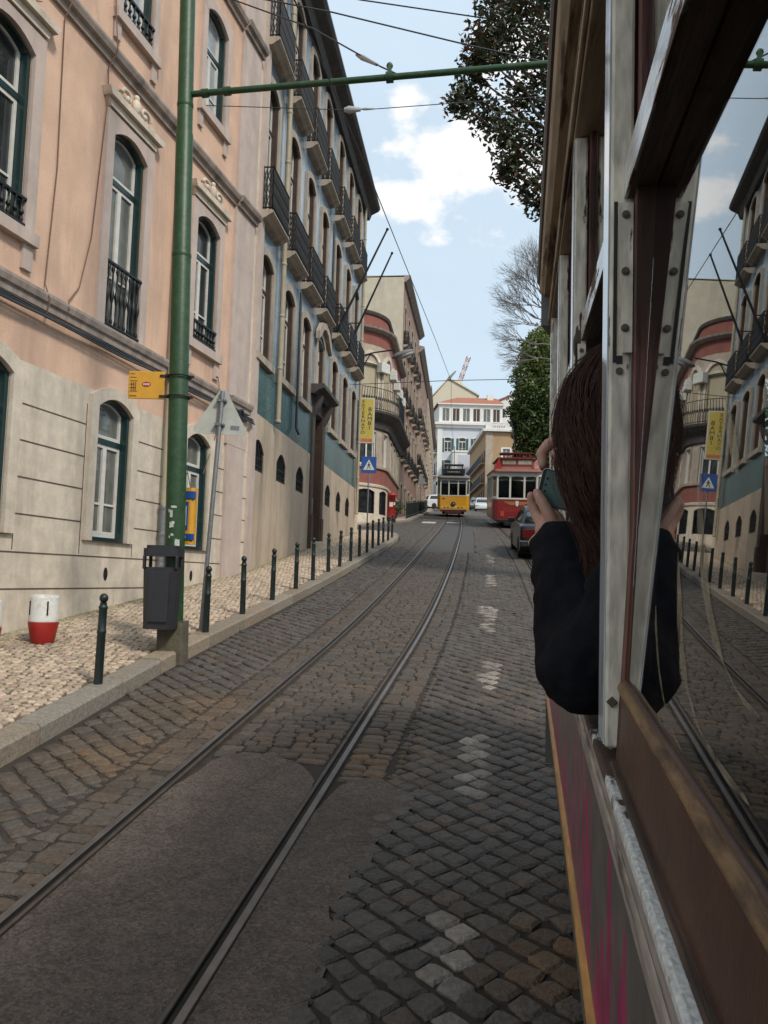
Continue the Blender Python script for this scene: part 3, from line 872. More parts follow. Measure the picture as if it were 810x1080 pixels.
o1 = [(x-.46,x+.46,4.22,6.12,.16) for x in bb]
o2 = [(x-.44,x+.44,6.98,9.62,.17) for x in bb]
o3 = [(x-.44,x+.44,10.46,12.8,.15) for x in bb]
tl = MB(MZ); wall(tl, 0, Lf, 4.22, 13.4, o1+o2+o3, .26); shell(tl, 0, Lf, -2.6, 13.4, 9); tl.build('wall', M['tile'], B2)
for i, x in enumerate(bb):
    if i != 3: window(B2, MZ @ T(x,0,4.22), .92, 1.90, .16, frame='door', sur='bstone', sw=.15, light=.45, sill=True, sash='white', pane='pane_curtain' if i in (0,2) else 'pane_dark')
    else: window(B2, MZ @ T(x,0,4.86), .92, 1.30, .22, frame='door', sur='bstone', sw=.22, light=.4, sash='white', sill=False)
    window(B2, MZ @ T(x,0,6.98), .88, 2.64, .17, frame='door', sur='bstone', sw=.14, light=.6, sill=False)
    window(B2, MZ @ T(x,0,10.46), .88, 2.34, .15, frame='door', sur='bstone', sw=.14, light=.6, sill=False)
for x0,x1,z0,zs_,r in base_ops:
    window(B2, MZ @ T((x0+x1)/2,0,z0), .84, zs_-z0, .24, frame='iron', sash=None, light=0, bars=True, mull=False, bar=False)
# balconies: shared meshes
sl = MB(); W = .66
sl.prism([(-.24,-.03),(-.28,0.),(-.28,.03),(-.25,.05),(0,.05),(0,-.12),(-.13,-.10),(-.2,-.05)], -W, W, 'x'); me_slab = sl.me('balcony', M['bstone'])
rl = MB()
def rail_run(a, b, n_):
    for k in range(n_+1):
        t = k/n_; x = a[0]+(b[0]-a[0])*t; y = a[1]+(b[1]-a[1])*t
        rl.tube([(x,y,.06),(x,y,.93)], .009, 4, smooth=False)
        if k < n_:
            x2 = a[0]+(b[0]-a[0])*(k+1)/n_; y2 = a[1]+(b[1]-a[1])*(k+1)/n_
            for (za,zb_) in ((.12,.36),(.36,.60),(.60,.86)):
                rl.tube([(x,y,za),((x+x2)/2,(y+y2)/2,(za+zb_)/2+.03),(x2,y2,zb_)], .0085, 4, smooth=False)
                rl.tube([(x,y,zb_),((x+x2)/2,(y+y2)/2,(za+zb_)/2-.03),(x2,y2,za)], .0085, 4, smooth=False)
    for z in (.1,.9):
        rl.tube([(a[0],a[1],z),(b[0],b[1],z)], .016, 4, smooth=False)
rail_run((-W+.03,-.25),(W-.03,-.25),20); rail_run((-W+.03,0),(-W+.03,-.25),4); rail_run((W-.03,0),(W-.03,-.25),4)
me_rail = rl.me('railing', M['iron'])
for zf in (6.90,10.38):
    for x in bb:
        o = link('balcony', me_slab, B2, M=MZ @ T(x,0,zf)); link('railing', me_rail, o)
# portal
dr = MB(MZ)
zd = g(21.0)+.12-CZ
dr.box(db-.82, db-.52, -.05, .3, -2, 4.62); dr.box(db+.52, db+.82, -.05, .3, -2, 4.62); dr.box(db-.52, db+.52, -.03, .3, 4.25, 4.62)
for sx in (-1,1): dr.box(db+sx*.67-.13, db+sx*.67+.13, -.09, .0, zd-.5, zd+.75)
dr.build('portal', M['door'], B2, bevel=.015)
dd = MB(MZ); dd.box(db-.52,db+.52,.18,.25,-2,4.25)
for sx in (-.26,.26):
    for (a,b) in ((zd+.2,zd+1.0),(zd+1.15,zd+2.1),(zd+2.3,zd+3.1)): dd.box(db+sx-.17, db+sx+.17, .165, .2, a, b)
dd.build('door', M['door'], B2, bevel=.01)
mb_ = MB(MZ); mb_.box(db-.70,db-.60,-.075,-.05,1.6,2.0); mb_.build('intercom', M['galv'], B2)
sp = MB(MZ); sp.box(db-.72,db+.72,-.42,.1,zd-.5,zd+.07); sp.build('doorstep', M['limestone'], B2, bevel=.015)
cn = MB(MZ); cn.prism([(0,4.62),(-.12,4.62),(-.2,4.7),(-.36,4.76),(-.36,4.86),(0,4.86)], db-1.08, db+1.08, 'x')
for sx in (-1,1):
    cn.prism([(-.06,4.1),(-.18,4.35),(-.26,4.618),(-.052,4.618)], db+sx*.67-.1, db+sx*.67+.1, 'x')
cn.build('door_canopy', M['eave'], B2)
ar = MB(MZ); ar.prism([(-.86,6.1),(-.86,6.3),(-.5,6.62),(0,6.74),(.5,6.62),(.86,6.3),(.86,6.1),(.6,6.26),(.3,6.5),(0,6.56),(-.3,6.5),(-.6,6.26)], -.16, -.047); ar.v = [(x+db,y,z) for x,y,z in ar.v]
ar.build('window_hood', M['bstone'], B2)
e = MB(MZ); e.prism([(0,13.1),(-.12,13.1),(-.2,13.3),(-.44,13.42),(-.5,13.5),(-.5,13.58),(0,13.62)], -.02, Lf+.35, 'x'); e.build('eave', M['eave'], B2)
r_ = MB(MZ); r_.add([(0,-.48,13.6),(Lf+.35,-.48,13.6),(Lf-2,4.6,16.2),(0,4.6,16.2),(0,9.2,13.5),(Lf+.35,9.2,13.5)], [(0,1,2,3),(3,2,5,4),(0,3,4),(1,5,2)]); r_.build('roof', M['roof'], B2)
for x, z0, z1, r in ((1.72,3.15,13.2,.055),(12.95,2.2,13.2,.05)):
    d = MB(MZ); d.tube([(x,-.1,z1),(x,-.1,z0)], r, 9)
    for k in range(9): d.lathe([(r,0),(r+.012,.02),(r+.012,.05),(r,.07)], 9, (x,-.1,z0+(z1-z0)*k/9))
    d.build('drainpipe', M['pipe'], B2)
d = MB(MZ); d.tube([(3.55,-.06,6.6),(3.55,-.06,3.4),(3.6,-.12,3.25)], .03, 8); d.build('drainpipe', M['wire'], B2)
d = MB(MZ); d.tube([(7.32,-.07,10),(7.32,-.07,6.2)], .035, 8); d.build('drainpipe', M['wire'], B2)
cq = MB(MZ); cq.box(-.02,.3,-.06,.08,-2.4,13.3); cq.build('quoin', M['pinkstone'], B2)
cq = MB(MZ); cq.box(Lf-.28,Lf+.02,-.05,.3,-2.4,3.05); cq.box(Lf-.2,Lf+.025,-.04,.3,3.05,13.3); cq.build('quoin', M['limestone'], B2)

def world2(s, y, h):   # tiled-building local (s, y, height over eye) -> world
    return B2.matrix_basis @ Vector((s, y, h+h2))
B2.rotation_euler = B2.rotation_euler
bpy.context.view_layer.update()

# ================================================================== red corner building
M['red'] = mat('faded_red_stucco', (.25,.085,.065), .85, var=.12, scale=2, stain=(.15,.06,.05), stain_amt=.6, stain_scale=2, streak=True)
M['cream'] = mat('cream_render', (.52,.46,.35), .85, var=.1, scale=1.5, stain=(.3,.26,.2), stain_amt=.5, stain_scale=1.2, streak=True)
M['shutter'] = mat('beige_roller_shutter', (.42,.36,.25), .6, var=.08)
M['oldpink'] = mat('old_pink_stucco', (.27,.165,.125), .85, var=.2, scale=1.5, stain=(.1,.08,.07), stain_amt=.7, stain_scale=1.6, streak=True)
CRX, CRY, CR = -2.3, 40.5, 2.4
zb3 = g(39)+.1
B3 = empty('corner_building', (CRX, CRY, zb3), 0, 'red and cream rounded corner house with curved iron balcony beside side street', 'building')
TH = PI/2-.1
LA = CR*TH
def bend(p):
    s, y, z = p
    z = z - zb3
    if s < 0: return Vector((s, -CR+y, z))
    if s > LA:
        n = Vector((math.sin(TH), -math.cos(TH), 0)); t = Vector((math.cos(TH), math.sin(TH), 0))
        q = n*(CR-y) + t*(s-LA); return Vector((q.x, q.y, z))
    a = s/CR
    return Vector((math.sin(a)*(CR-y), -math.cos(a)*(CR-y), z))
cuts = [LA*k/14 for k in range(15)]
bs = [-6.2,-4.2,-2.2,-.3,1.5,3.0,5.2,7.2,9.2]
S0, S1 = -9., 11.
def band(name, z0, z1, m, ops=(), y=0.):
    b = MB(fn=bend); wall(b, S0, S1, z0, z1, list(ops), .25, cuts, y); return b.build(name, m, B3)
gw = [(s-.55,s+.55,4.98,6.05,.12) for s in bs]
w1 = [(s-(.5 if s != 3.0 else .3),s+(.5 if s != 3.0 else .3),7.35,9.0,0.) for s in bs]
w2 = [(s-.52,s+.52,10.05,12.4,0.) for s in bs]
band('stone_base', 2., 6.35, M['limestone'], gw)
band('wall', 6.35, 7.3, M['red'])
band('wall', 7.3, 13.35, M['red'] if False else M['bstone'], w1+w2)
band('frieze', 13.35, 14.0, M['red'], (), .0)
band('parapet', 14.15, 14.95, M['red'], (), .12)
def mould(name, prof, m, c=cuts):
    b = MB(fn=bend)
    ss = sorted(set([S0,S1]+c))
    n = len(prof)
    P = [(s, y, z) for s in ss for y, z in prof]
    b.add(P, [(i*n+q, i*n+(q+1)%n, (i+1)*n+(q+1)%n, (i+1)*n+q) for i in range(len(ss)-1) for q in range(n)])
    return b.build(name, m, B3)
mould('string_course', [(0,6.3),(-.06,6.3),(-.08,6.4),(0,6.44)], M['limestone'])
mould('sill_band', [(0,7.22),(-.1,7.22),(-.12,7.34),(0,7.36)], M['bstone'])
mould('corbel_course', [(0,9.15),(-.12,9.2),(-.2,9.5),(-.42,9.65),(-.62,9.85),(-.66,9.96),(0,9.98)], M['eave'])
mould('cornice', [(.1,13.98),(-.12,14.0),(-.3,14.1),(-.34,14.2),(.1,14.24)], M['trim'])
mould('coping', [(.3,14.9),(.04,14.9),(0,15.0),(.0,15.06),(.3,15.06)], M['eave'])
for i, s in enumerate(bs):
    window(B3, T(s,0,4.98), 1.1, 1.07, .12, frame='iron', sash=None, pane='pane_dark', light=0, bars=True, fn=bend)
    w = .6 if s == 3.0 else 1.0
    window(B3, T(s,0,7.35), w, 1.65, 0, frame='white', sash='white', light=0, bar=False, sur='bstone', sw=.09, sill=False, fn=bend)
    r = window(B3, T(s,0,10.05), 1.04, 2.35, 0, frame='shutter', sash=None, pane='shutter', light=.0, sur='limestone', sw=.12, sill=False, fn=bend)
    hd = MB(T(s,0,0), bend); hd.ring(outline(1.3,12.55,.5,0,z0=12.5), outline(.98,12.5,.36,0,z0=12.48), -.1, 0); hd.build('window_hood', M['limestone'], B3)
    if s > 0:
        ac = MB(T(s+.75,0,0), bend); ac.box(-.3,.3,-.36,-.02,12.0,12.5); ac.build('air_conditioner', M['whitebar'], B3, bevel=.02)
rl = MB(fn=bend)
ss = np.arange(-2.5, 6.4, .11)
for k, s in enumerate(ss):
    rl.tube([(s,-.6,9.98),(s+.03,-.6,10.3),(s-.03,-.6,10.7),(s,-.6,11.05)], .012, 4)
    rl.ell((s+.055,-.6,10.55),(.035,.01,.1),6,4)
for z in (10.05,11.05): rl.tube([(s,-.6,z) for s in ss], .02, 5)
rl.build('railing', M['iron'], B3)
cp = MB(fn=bend); cp.add([(s,.2,14.5) for s in cuts]+[(LA/2,CR-.1,14.5)], [(i,i+1,len(cuts)) for i in range(len(cuts)-1)])
cp.build('roof', M['grey'], B3)
dn = MB(T(0,0,-zb3)); dn.box(-2.5,-.85,-.9,1.2,14.3,16.0); dn.m = 1; dn.prism([(-2.7,15.98),(-.65,15.98),(-.85,16.12),(-1.2,16.35),(-2.2,16.35)], -1.1, 1.2); dn.m = 2; dn.box(-1.5,-1.1,-.93,-.88,14.9,15.8); dn.box(-2.2,-1.8,-.93,-.88,14.9,15.8)
dn.build('dormer', [M['bstone'], M['grey'], M['pane_dark']], B3)

# ---- cream gabled building behind it
def row_house(name, X0, Y0, X1, Y1, z1, D, m_wall, label, nb, floors, m_front=None, zbase=None, hip=1.2, balc=True, eave='trim', roof='roof'):
    """terraced house; street front from (X0,Y0) to (X1,Y1), body to the left"""
    L = math.hypot(X1-X0, Y1-Y0); zb = g(Y0)+.12 if zbase is None else zbase
    R_ = empty(name, (X0,Y0,zb), math.atan2(Y1-Y0, X1-X0), label, 'building')
    mb = MB(T(0,0,-zb)); ops = []
    bx = [L*(k+.5)/nb for k in range(nb)]
    for (za, zt) in floors:
        for x in bx: ops.append((x-.48,x+.48,za,zt,.1))
    wall(mb, 0, L, zb-3, z1, ops, .25); mb.m = 1; shell(mb, 0, L, zb-3, z1, D)
    mb.build('wall', [m_front or m_wall, m_wall], R_)
    for fi, (za, zt) in enumerate(floors):
        for x in bx:
            window(R_, T(x,0,za-zb), .96, round(zt-za,2), .1, frame='dgreen', sash='white', sur='bstone', sw=.12, light=.5, sill=not balc)
            if balc and fi > 0:
                o = link('balcony', me_slab, R_, M=T(x,0,za-zb-.06)); link('railing', me_rail, o)
    e = MB(T(0,0,-zb)); e.prism([(0,z1-.3),(-.1,z1-.3),(-.4,z1-.02),(-.4,z1+.1),(0,z1+.12)], 0, L, 'x'); e.build('cornice', M[eave], R_)
    r_ = MB(T(0,0,-zb)); r_.add([(0,-.4,z1+.1),(L,-.4,z1+.1),(L,D/2,z1+hip),(0,D/2,z1+hip),(0,D,z1),(L,D,z1)], [(0,1,2,3),(3,2,5,4),(0,3,4),(1,5,2)]); r_.build('roof', M[roof], R_)
    return R_
x48 = lambda Y: .46+.1*(Y-40.5)
row_house('gabled_building', x48(48.)-.36, 48., x48(60)-.05, 60, 20.5, 9, M['cream'], 'tall cream rendered house whose blank gable rises above the rounded red corner', 5, [(5.9,7.6),(9.2,11.8),(12.8,15.4),(16.4,18.8)], hip=.15, m_front=M['oldpink'], roof='cream')
row_house('terraced_house', x48(60)-.05, 60.05, x48(76)-.1, 76, 19.6, 9, M['oldpink'], 'old dusky pink terraced house with stacked balconies above the white parked car', 6, [(7.4,9.2),(10.6,13.1),(14.2,16.7)], hip=1.2)
row_house('terraced_house', x48(76)-.1, 76.05, x48(112)-.8, 112, 20.5, 9, M['beige'], 'beige terraced house at the far left end of the climbing street', 10, [(10,12),(13.2,15.4),(16.6,18.6)], hip=1.2, balc=False)

# ================================================================== far end of the street
M['whitewall'] = mat('white_render', (.70,.69,.66), .85, var=.06, scale=.6, stain=(.5,.48,.44), stain_amt=.5, stain_scale=.5, streak=True)
M['ochre'] = mat('ochre_render', (.39,.265,.15), .85, var=.12, scale=.5, stain=(.34,.2,.09), stain_amt=.6, stain_scale=.5)
M['lilac'] = mat('pale_grey_blue_render', (.52,.55,.61), .8, var=.05, scale=.5)
M['shutg'] = mat('green_shutter', (.02,.07,.06), .6)

def front(R_, Mx, L, z0, z1, ops, m, name='wall', depth=.3):
    b = MB(Mx); wall(b, 0, L, z0, z1, ops, depth); return b.build(name, m, R_)
# white building: street side front (heading away) and the front facing down the street
Yw = 130.; Xw = 8.6; zw = g(Yw)
B4 = empty('white_building', (Xw, Yw, zw), 0, 'large white balconied building closing the street, hipped terracotta roof', 'building')
ztop = CZ+25.6
MF = T(0,0,-zw)
Lfw = 10.6
cols = [1.6,4.0,6.4,8.8]
rows = [(15.6,17.9),(19.1,21.5),(22.9,25.2)]
ops = [(x-.6,x+.6,a,b,0.15) for a,b in rows for x in cols]
front(B4, MF, Lfw, zw-3, ztop, ops, M['lilac'])
for a,b in rows:
    for x in cols: window(B4, MF @ T(x,0,a), 1.2, round(b-a,2), .15, frame='white', sash='white', pane='pane_dark', light=.5, sur='whitewall', sw=.18, sill=False, shutter='shutg')
MS = MF @ Matrix.Rotation(-PI/2-.085+PI*0, 4, 'Z')   # left side: runs back from the corner
Ls = 16.
MS = MF @ Matrix.Translation((-1.35,Ls,0)) @ Matrix.Rotation(-(PI/2-math.atan(1.35/Ls)), 4, 'Z')
colsS = [1.6,4.4,7.2,10,12.8,14.9]
opsS = [(x-.6,x+.6,a,b,0.) for a,b in rows for x in colsS]
front(B4, MS, Ls, zw-3, ztop, opsS, M['whitewall'])
sl = MB(); sl.box(0,14.8,-.7,0,-.1,.1); 
for a,b in rows:
    for x in colsS: window(B4, MS @ T(x,0,a), 1.2, round(b-a,2), 0., frame='dgreen', sash='white', pane='pane_dark', light=0, bar=False, sur=None)
    if a > 16:
        o = MB(); o.box(.6,15.6,-.7,0,-.18,0); ob = o.build('balcony', M['whitewall'], B4, M=MS @ T(0,0,a))
        o = MB()
        for k in range(76): o.box(.62+k*.2,.66+k*.2,-.68,-.65,0,.95)
        o.box(.6,15.6,-.7,-.64,.95,1.02); o.box(.6,15.6,-.665,-.655,.1,.9); o.build('railing', M['dgreen'], ob)
pil = MB(MF); pil.box(-.12,.7,-.14,.3,zw-3,ztop); pil.build('corner_pilaster', M['whitewall'], B4)
pil = MB(MF); pil.box(Lfw-.7,Lfw+.05,-.14,.3,zw-3,ztop); pil.build('corner_pilaster', M['whitewall'], B4)
cc = MB(MF)
cc.box(-.6,Lfw+.5,-.75,.2,ztop,ztop+.35); cc.box(-.4,Lfw+.3,-.4,.2,ztop-.45,ztop)
cc.build('cornice', M['whitewall'], B4)
cc = MB(MS); cc.box(0,Ls,-.7,.2,ztop+.002,ztop+.34); cc.build('cornice', M['whitewall'], B4)
at = MB(MF)
zt2 = ztop+3.5
aw = [1.2,2.9,4.6,6.3,8.,9.6]
wall(at, .1, Lfw, ztop+.35, zt2, [(x-.62,x+.62,ztop+.7,zt2-.55,0) for x in aw], .2, y=.3)
at.quad((.1,.3,ztop),(-1.2,Ls,ztop),(-1.2,Ls,zt2),(.1,.3,zt2)); at.quad((Lfw,.3,ztop),(Lfw,Ls,ztop),(Lfw,Ls,zt2),(Lfw,.3,zt2))
at.build('attic_storey', M['whitewall'], B4)
for k, x in enumerate(aw): window(B4, MF @ T(x,.3,ztop+.7), 1.24, round(zt2-.55-ztop-.7,2), 0, frame='white', sash='white', pane='pane_curtain' if k % 2 == 0 else 'door', light=0, bar=False)
cs = MB(MF); cs.box(-.2,Lfw+.3,-.1,.3,zt2,zt2+.2); cs.build('cornice', M['whitewall'], B4)
r_ = MB(MF); r_.add([(-.3,-.1,zt2+.2),(Lfw+.3,-.1,zt2+.2),(Lfw+.3,Ls,zt2+.2),(-1.4,Ls,zt2+.2),(3.4,4.5,zt2+2.2),(Lfw-.5,4.5,zt2+2.2),(Lfw-.5,10,zt2+2.2),(3.2,10,zt2+2.2)], [(0,1,5,4),(1,2,6,5),(2,3,7,6),(3,0,4,7),(4,5,6,7)]); r_.build('roof', M['roof'], B4)
r_ = MB(MF); r_.box(8.4,9.4,3,4,zt2,zt2+2.6); r_.build('chimney', M['whitewall'], B4)
an = MB(MF); an.box(2.2,6.9,-3.2,-.02,zw-3,CZ+20.6); an.build('front_wing', M['whitewall'], B4)
an = MB(MF); an.box(3.1,6.6,-3.26,-3.19,zw+1,CZ+20.2); an.build('rendered_panel', M['lilac'], B4)
an = MB(MF); an.box(2.1,7.0,-3.3,0,CZ+20.6,CZ+20.9); an.box(6.8,8.6,-2.,-.02,zw-3,CZ+24.2); an.prism([(6.7,CZ+24.2),(8.7,CZ+24.2),(8.3,CZ+24.9),(7.7,CZ+25.3),(7.1,CZ+24.9)],-2.05,-.02); an.build('cornice', M['whitewall'], B4)

# ochre building
Yo = 105.; Xo = 13.35; zo = g(Yo); zt = CZ+20.3
B5 = empty('ochre_building', (Xo, Yo, zo), 0, 'ochre corner house with white parapet beside the tree, behind the red tram', 'building')
MF = T(0,0,-zo)
cols = [2.7,5.5,8.2]; rows = [(12.6,14.2),(15.0,16.7),(17.7,19.5)]
front(B5, MF, 9.5, zo-3, zt, [(x-.5,x+.5,a,b,0) for a,b in rows for x in cols], M['ochre'])
for a,b in rows:
    for x in cols: window(B5, MF @ T(x,0,a), 1.0, round(b-a,2), 0., frame='white', sash='white', pane='pane_curtain', light=0, bar=False, sur='whitewall', sw=.22, sill=False)
Ls = 20.
MS = MF @ Matrix.Translation((.0,Ls,0)) @ Matrix.Rotation(-PI/2, 4, 'Z')
colsS = [1.6+2.4*k for k in range(8)]
front(B5, MS, Ls, zo-3, zt, [(x-.5,x+.5,a,b,0) for a,b in rows for x in colsS], M['ochre'])
for a,b in rows:
    for x in colsS:
        window(B5, MS @ T(x,0,a), 1.0, round(b-a,2), 0., frame='door', sash='white', pane='pane_dark', light=0, bar=False, sur='bstone', sw=.1, sill=False)
    if a > 13:
        o = MB(); o.box(.6,19,-.6,0,-.16,0); ob = o.build('balcony', M['bstone'], B5, M=MS @ T(0,0,a))
        o = MB()
        for k in range(93): o.box(.62+k*.2,.655+k*.2,-.58,-.55,0,.92)
        o.box(.6,19,-.6,-.54,.92,.98); o.box(.6,19,-.57,-.56,.1,.85); o.build('railing', M['iron'], ob)
sh = MB(MF); sh.quad((9.5,0,zo-3),(9.5,Ls,zo-3),(9.5,Ls,zt),(9.5,0,zt)); sh.quad((0,Ls,zo-3),(9.5,Ls,zo-3),(9.5,Ls,zt),(0,Ls,zt)); sh.quad((0,0,zt),(9.5,0,zt),(9.5,Ls,zt),(0,Ls,zt)); sh.build('wall', M['ochre'], B5)
q = MB(MF); q.box(-.06,.9,-.08,.2,zo-3,zt-.4); q.build('quoin', M['bstone'], B5)
q = MB(MF); q.box(-.45,9.9,-.5,.1,zt-.35,zt); q.box(-.46,.1,.1,Ls,zt-.35,zt); q.build('cornice', M['whitewall'], B5)
q = MB(MF)
q.box(-.1,9.5,-.1,.12,zt,zt+.15); q.box(-.1,9.5,-.1,.12,zt+.75,zt+.92); q.box(-.1,.8,-.1,.12,zt+.15,zt+.75)
for k in range(28): q.lathe([(.05,.15),(.1,.3),(.05,.5),(.07,.75)], 6, (1.0+k*.3,0,zt))
q.build('balustrade', M['whitewall'], B5)
q = MB(MF); q.box(-.06,.1,.12,Ls,zt,zt+.7); q.build('parapet', M['bstone'], B5)

# cream house high behind, small red-roofed house, both up the hill
M['creamfar'] = mat('pale_cream_render', (.58,.52,.40), .85, var=.05, scale=.2)  # paler cream render of the hilltop house
def gable_house(name, x0, x1, xp, Y, D, zb, ze0, ze1, zp, m, label):
    R_ = empty(name, (x0,Y,zb), 0, label, 'building'); b = MB(T(-x0,-Y,-zb))
    P = [(x0,zb-6),(x1,zb-6),(x1,ze1),(xp,zp),(x0,ze0)]
    b.prism(P, Y, Y+D); b.build('wall', m, R_)
    r_ = MB(T(-x0,-Y,-zb)); 
    for a, c in (((x0-.4,ze0-.1),(xp,zp+.05)),((xp,zp+.05),(x1+.4,ze1-.1))):
        r_.prism([a,c,(c[0],c[1]+.3),(a[0],a[1]+.3)], Y-.3, Y+D+.3)
    r_.build('roof', M['creamfar'] if 'gabled' in label else M['roof'], R_)
    return R_
q = gable_house('hilltop_house', 8.2, 18.6, 12.6, 162, 14, 30, CZ+36.2, CZ+38.2, CZ+41.6, M['creamfar'], 'blank cream gabled house on the hill above the white building, crane behind')
b = MB(T(-8.2,-162,-30)); b.box(14.3,15.6,163,165,CZ+39.5,CZ+41.5); b.build('chimney', M['creamfar'], q)
q = gable_house('hilltop_house', 20.5, 27.5, 24, 150, 8, 22, CZ+34., CZ+34., CZ+35.6, M['whitewall'], 'small white house with red tiled roof, right above the ochre building')
for k in range(3):
    b = MB(T(-20.5,-150,-22)); b.box(21.6+1.9*k,22.5+1.9*k,149.95,150.2,CZ+31.3,CZ+33.); b.build('window', M['pane_dark'], q)
# ------------------------------------------------------------------ street furniture
def thing(name, x, y, label, cat, group=None, dz=.12, rz=0): return empty(name, (x,y,g(y)+dz), rz, label, cat, group)

# bollards: one mesh set, copied
BP = [(-2.28,6.56),(-1.92,8.82),(-1.74,10.07),(-1.54,11.29),(-1.35,12.54),(-1.19,13.71),(-1.02,15.03),(-.86,16.0),(-.69,17.17),(-.54,18.32),(-.39,19.37),(-.27,20.74),(-.13,21.76),(0.,22.9),(.14,23.78),(.27,25.2)]
ORD = ['nearest','second','third','fourth','fifth','sixth','seventh','eighth','ninth','tenth','eleventh','twelfth','thirteenth','fourteenth','fifteenth','sixteenth']
mb = MB(); mb.lathe([(.034,-.1),(.036,.0),(.034,.4),(.038,.41),(.038,.425),(.0335,.435),(.0325,.6),(.037,.61),(.037,.62),(.031,.63)], 14)
me_post = mb.me('post', M['bol'])
mb = MB(); mb.lathe([(.031,.63),(.026,.648),(.03,.655)], 14); mb.ell((0,0,.69),(.036,.036,.04),14,8); me_knob = mb.me('knob', M['bol'])
first = None
for i, (x, y) in enumerate(BP):
    extra = {0:'nearest dark green iron bollard, by itself in front of the white barrel', 1:'dark green iron bollard in front of the leaning triangle sign post', 15:'last dark green iron bollard at the rounded corner of the kerb'}.get(i, '%s dark green iron bollard counted up the kerb from the camera' % ORD[i])
    if first is None:
        first = thing('bollard', x, y, extra, 'bollard', 'bollards along the left kerb')
        link('post', me_post, first); link('knob', me_knob, first); o = first
    else:
        o = copy_tree(first); o.location = (x, y, g(y)+.12); o['label'] = extra
    o.rotation_euler = (random.uniform(-.015,.015), random.uniform(-.015,.015), random.uniform(0,6))

# green contact-wire pole with its arm
PX_, PY_ = -2.05, 7.95
pz = g(PY_)+.12
t = thing('catenary_pole', PX_, PY_, 'tall green steel pole by the kerb carrying an arm over the tracks', 'pole')
t.rotation_euler = (0, -.026, 0)
mb = MB(); mb.lathe([(.098,.1),(.097,1.9),(.094,4.0),(.090,4.02),(.088,5.3),(.080,5.32),(.076,9.4)], 22); mb.build('pole', M['green'], t)
mb = MB()
for z,r in ((4.0,.095),(5.62,.082)): mb.lathe([(r,z-.025),(r+.003,z-.015),(r+.003,z+.015),(r,z+.025)], 22)
mb.build('band', M['green'], t)
mb = MB(); mb.prism([(-.13,-.13),(.13,-.13),(.135,.12),(-.125,.135)], -.15, .27, 'z'); mb.build('footing', M['concrete'], t, bevel=.03)
az = 6.76-pz
ad = Vector((1,-.157,0)).normalized()
mb = MB(); A0 = ad*.08+Vector((0,0,az+.05)); A1 = ad*5.4+Vector((0,0,az-.0))
mb.tube([A0,A1], .032, 12)
for d in (.18,.42): mb.lathe([(.038,-.05),(.046,-.03),(.046,.03),(.038,.05)], 12)if False else mb.tube([ad*d+Vector((0,0,az+.046)), ad*(d+.07)+Vector((0,0,az+.046))], .045, 12)
mb.build('arm', M['green'], t)
mb = MB(); c = ad*2.16+Vector((0,0,az+.03)); mb.tube([c-ad*.035,c+ad*.035], .055, 12); mb.box(c.x-.02,c.x+.02,c.y-.03,c.y+.03,c.z+.03,c.z+.12); mb.ell((c.x,c.y,c.z+.12),.035,8,6); mb.build('clamp', M['green'], t)
# flaking paint and torn stickers
M['flake'] = mat('torn_sticker_paper', (.45,.46,.42), .8, var=.3, scale=60)
for (a,z,w,h) in ((-1.75,1.33,.03,.07),(-1.7,1.22,.045,.05),(-1.55,1.24,.03,.025),(-1.5,1.4,.06,.015),(-1.9,1.1,.015,.02),(-1.8,.78,.025,.03),(-1.1,1.02,.05,.11),(-2.0,1.36,.015,.03),(-1.62,1.12,.03,.02)):
    n_ = 4; P = []; mb = MB()
    for k in range(n_+1):
        aa = a + (k/n_-.5)*w/.105
        for zz in (z-h/2+random.uniform(-.006,.006), z+h/2+random.uniform(-.006,.006)): P.append((.0995*math.cos(aa), .0995*math.sin(aa), zz))
    mb.add(P, [(2*k,2*k+2,2*k+3,2*k+1) for k in range(n_)]); mb.build('sticker', M['flake'], t)

# litter bin strapped to the pole
t = thing('litter_bin', PX_-.075, PY_-.2, 'charcoal plastic litter bin strapped to the green pole', 'litter bin')
def octo(w, d, c): return [(-w+c,-d),(w-c,-d),(w,-d+c),(w,d-c),(w-c,d),(-w+c,d),(-w,d-c),(-w,-d+c)]
mb = MB(); 
P0, P1 = octo(.145,.125,.05), octo(.165,.14,.05)
mb.add([(x,y,.23) for x,y in P0]+[(x,y,.82) for x,y in P1], [tuple(range(7,-1,-1))]+[(i,(i+1)%8,8+(i+1)%8,8+i) for i in range(8)])
mb.add([(x,y,.815) for x,y in P1]+[(x*.9,y*.9,.815) for x,y in P1]+[(x*.8,y*.8,.3) for x,y in P1], [(i,(i+1)%8,8+(i+1)%8,8+i) for i in range(8)]+[(8+i,8+(i+1)%8,16+(i+1)%8,16+i) for i in range(8)])
mb.build('bin_body', M['bin'], t)
mb = MB(); P2 = octo(.172,.147,.05)
mb.prism(P2, .925, 1.0, 'z'); mb.prism([(x*.86,y*.86) for x,y in P2], 1.0, 1.03, 'z')
for x, y in ((-.155,-.1),(.155,-.1),(-.155,.1),(.155,.1)): mb.box(x-.012,x+.012,y-.03,y+.03,.8,.93)
mb.build('hood', M['bin'], t, bevel=.01)
mb = MB(); mb.box(-.1,.1,-.1475,-.14,.30,.78); mb.build('front_panel', M['bin'], t, bevel=.006)

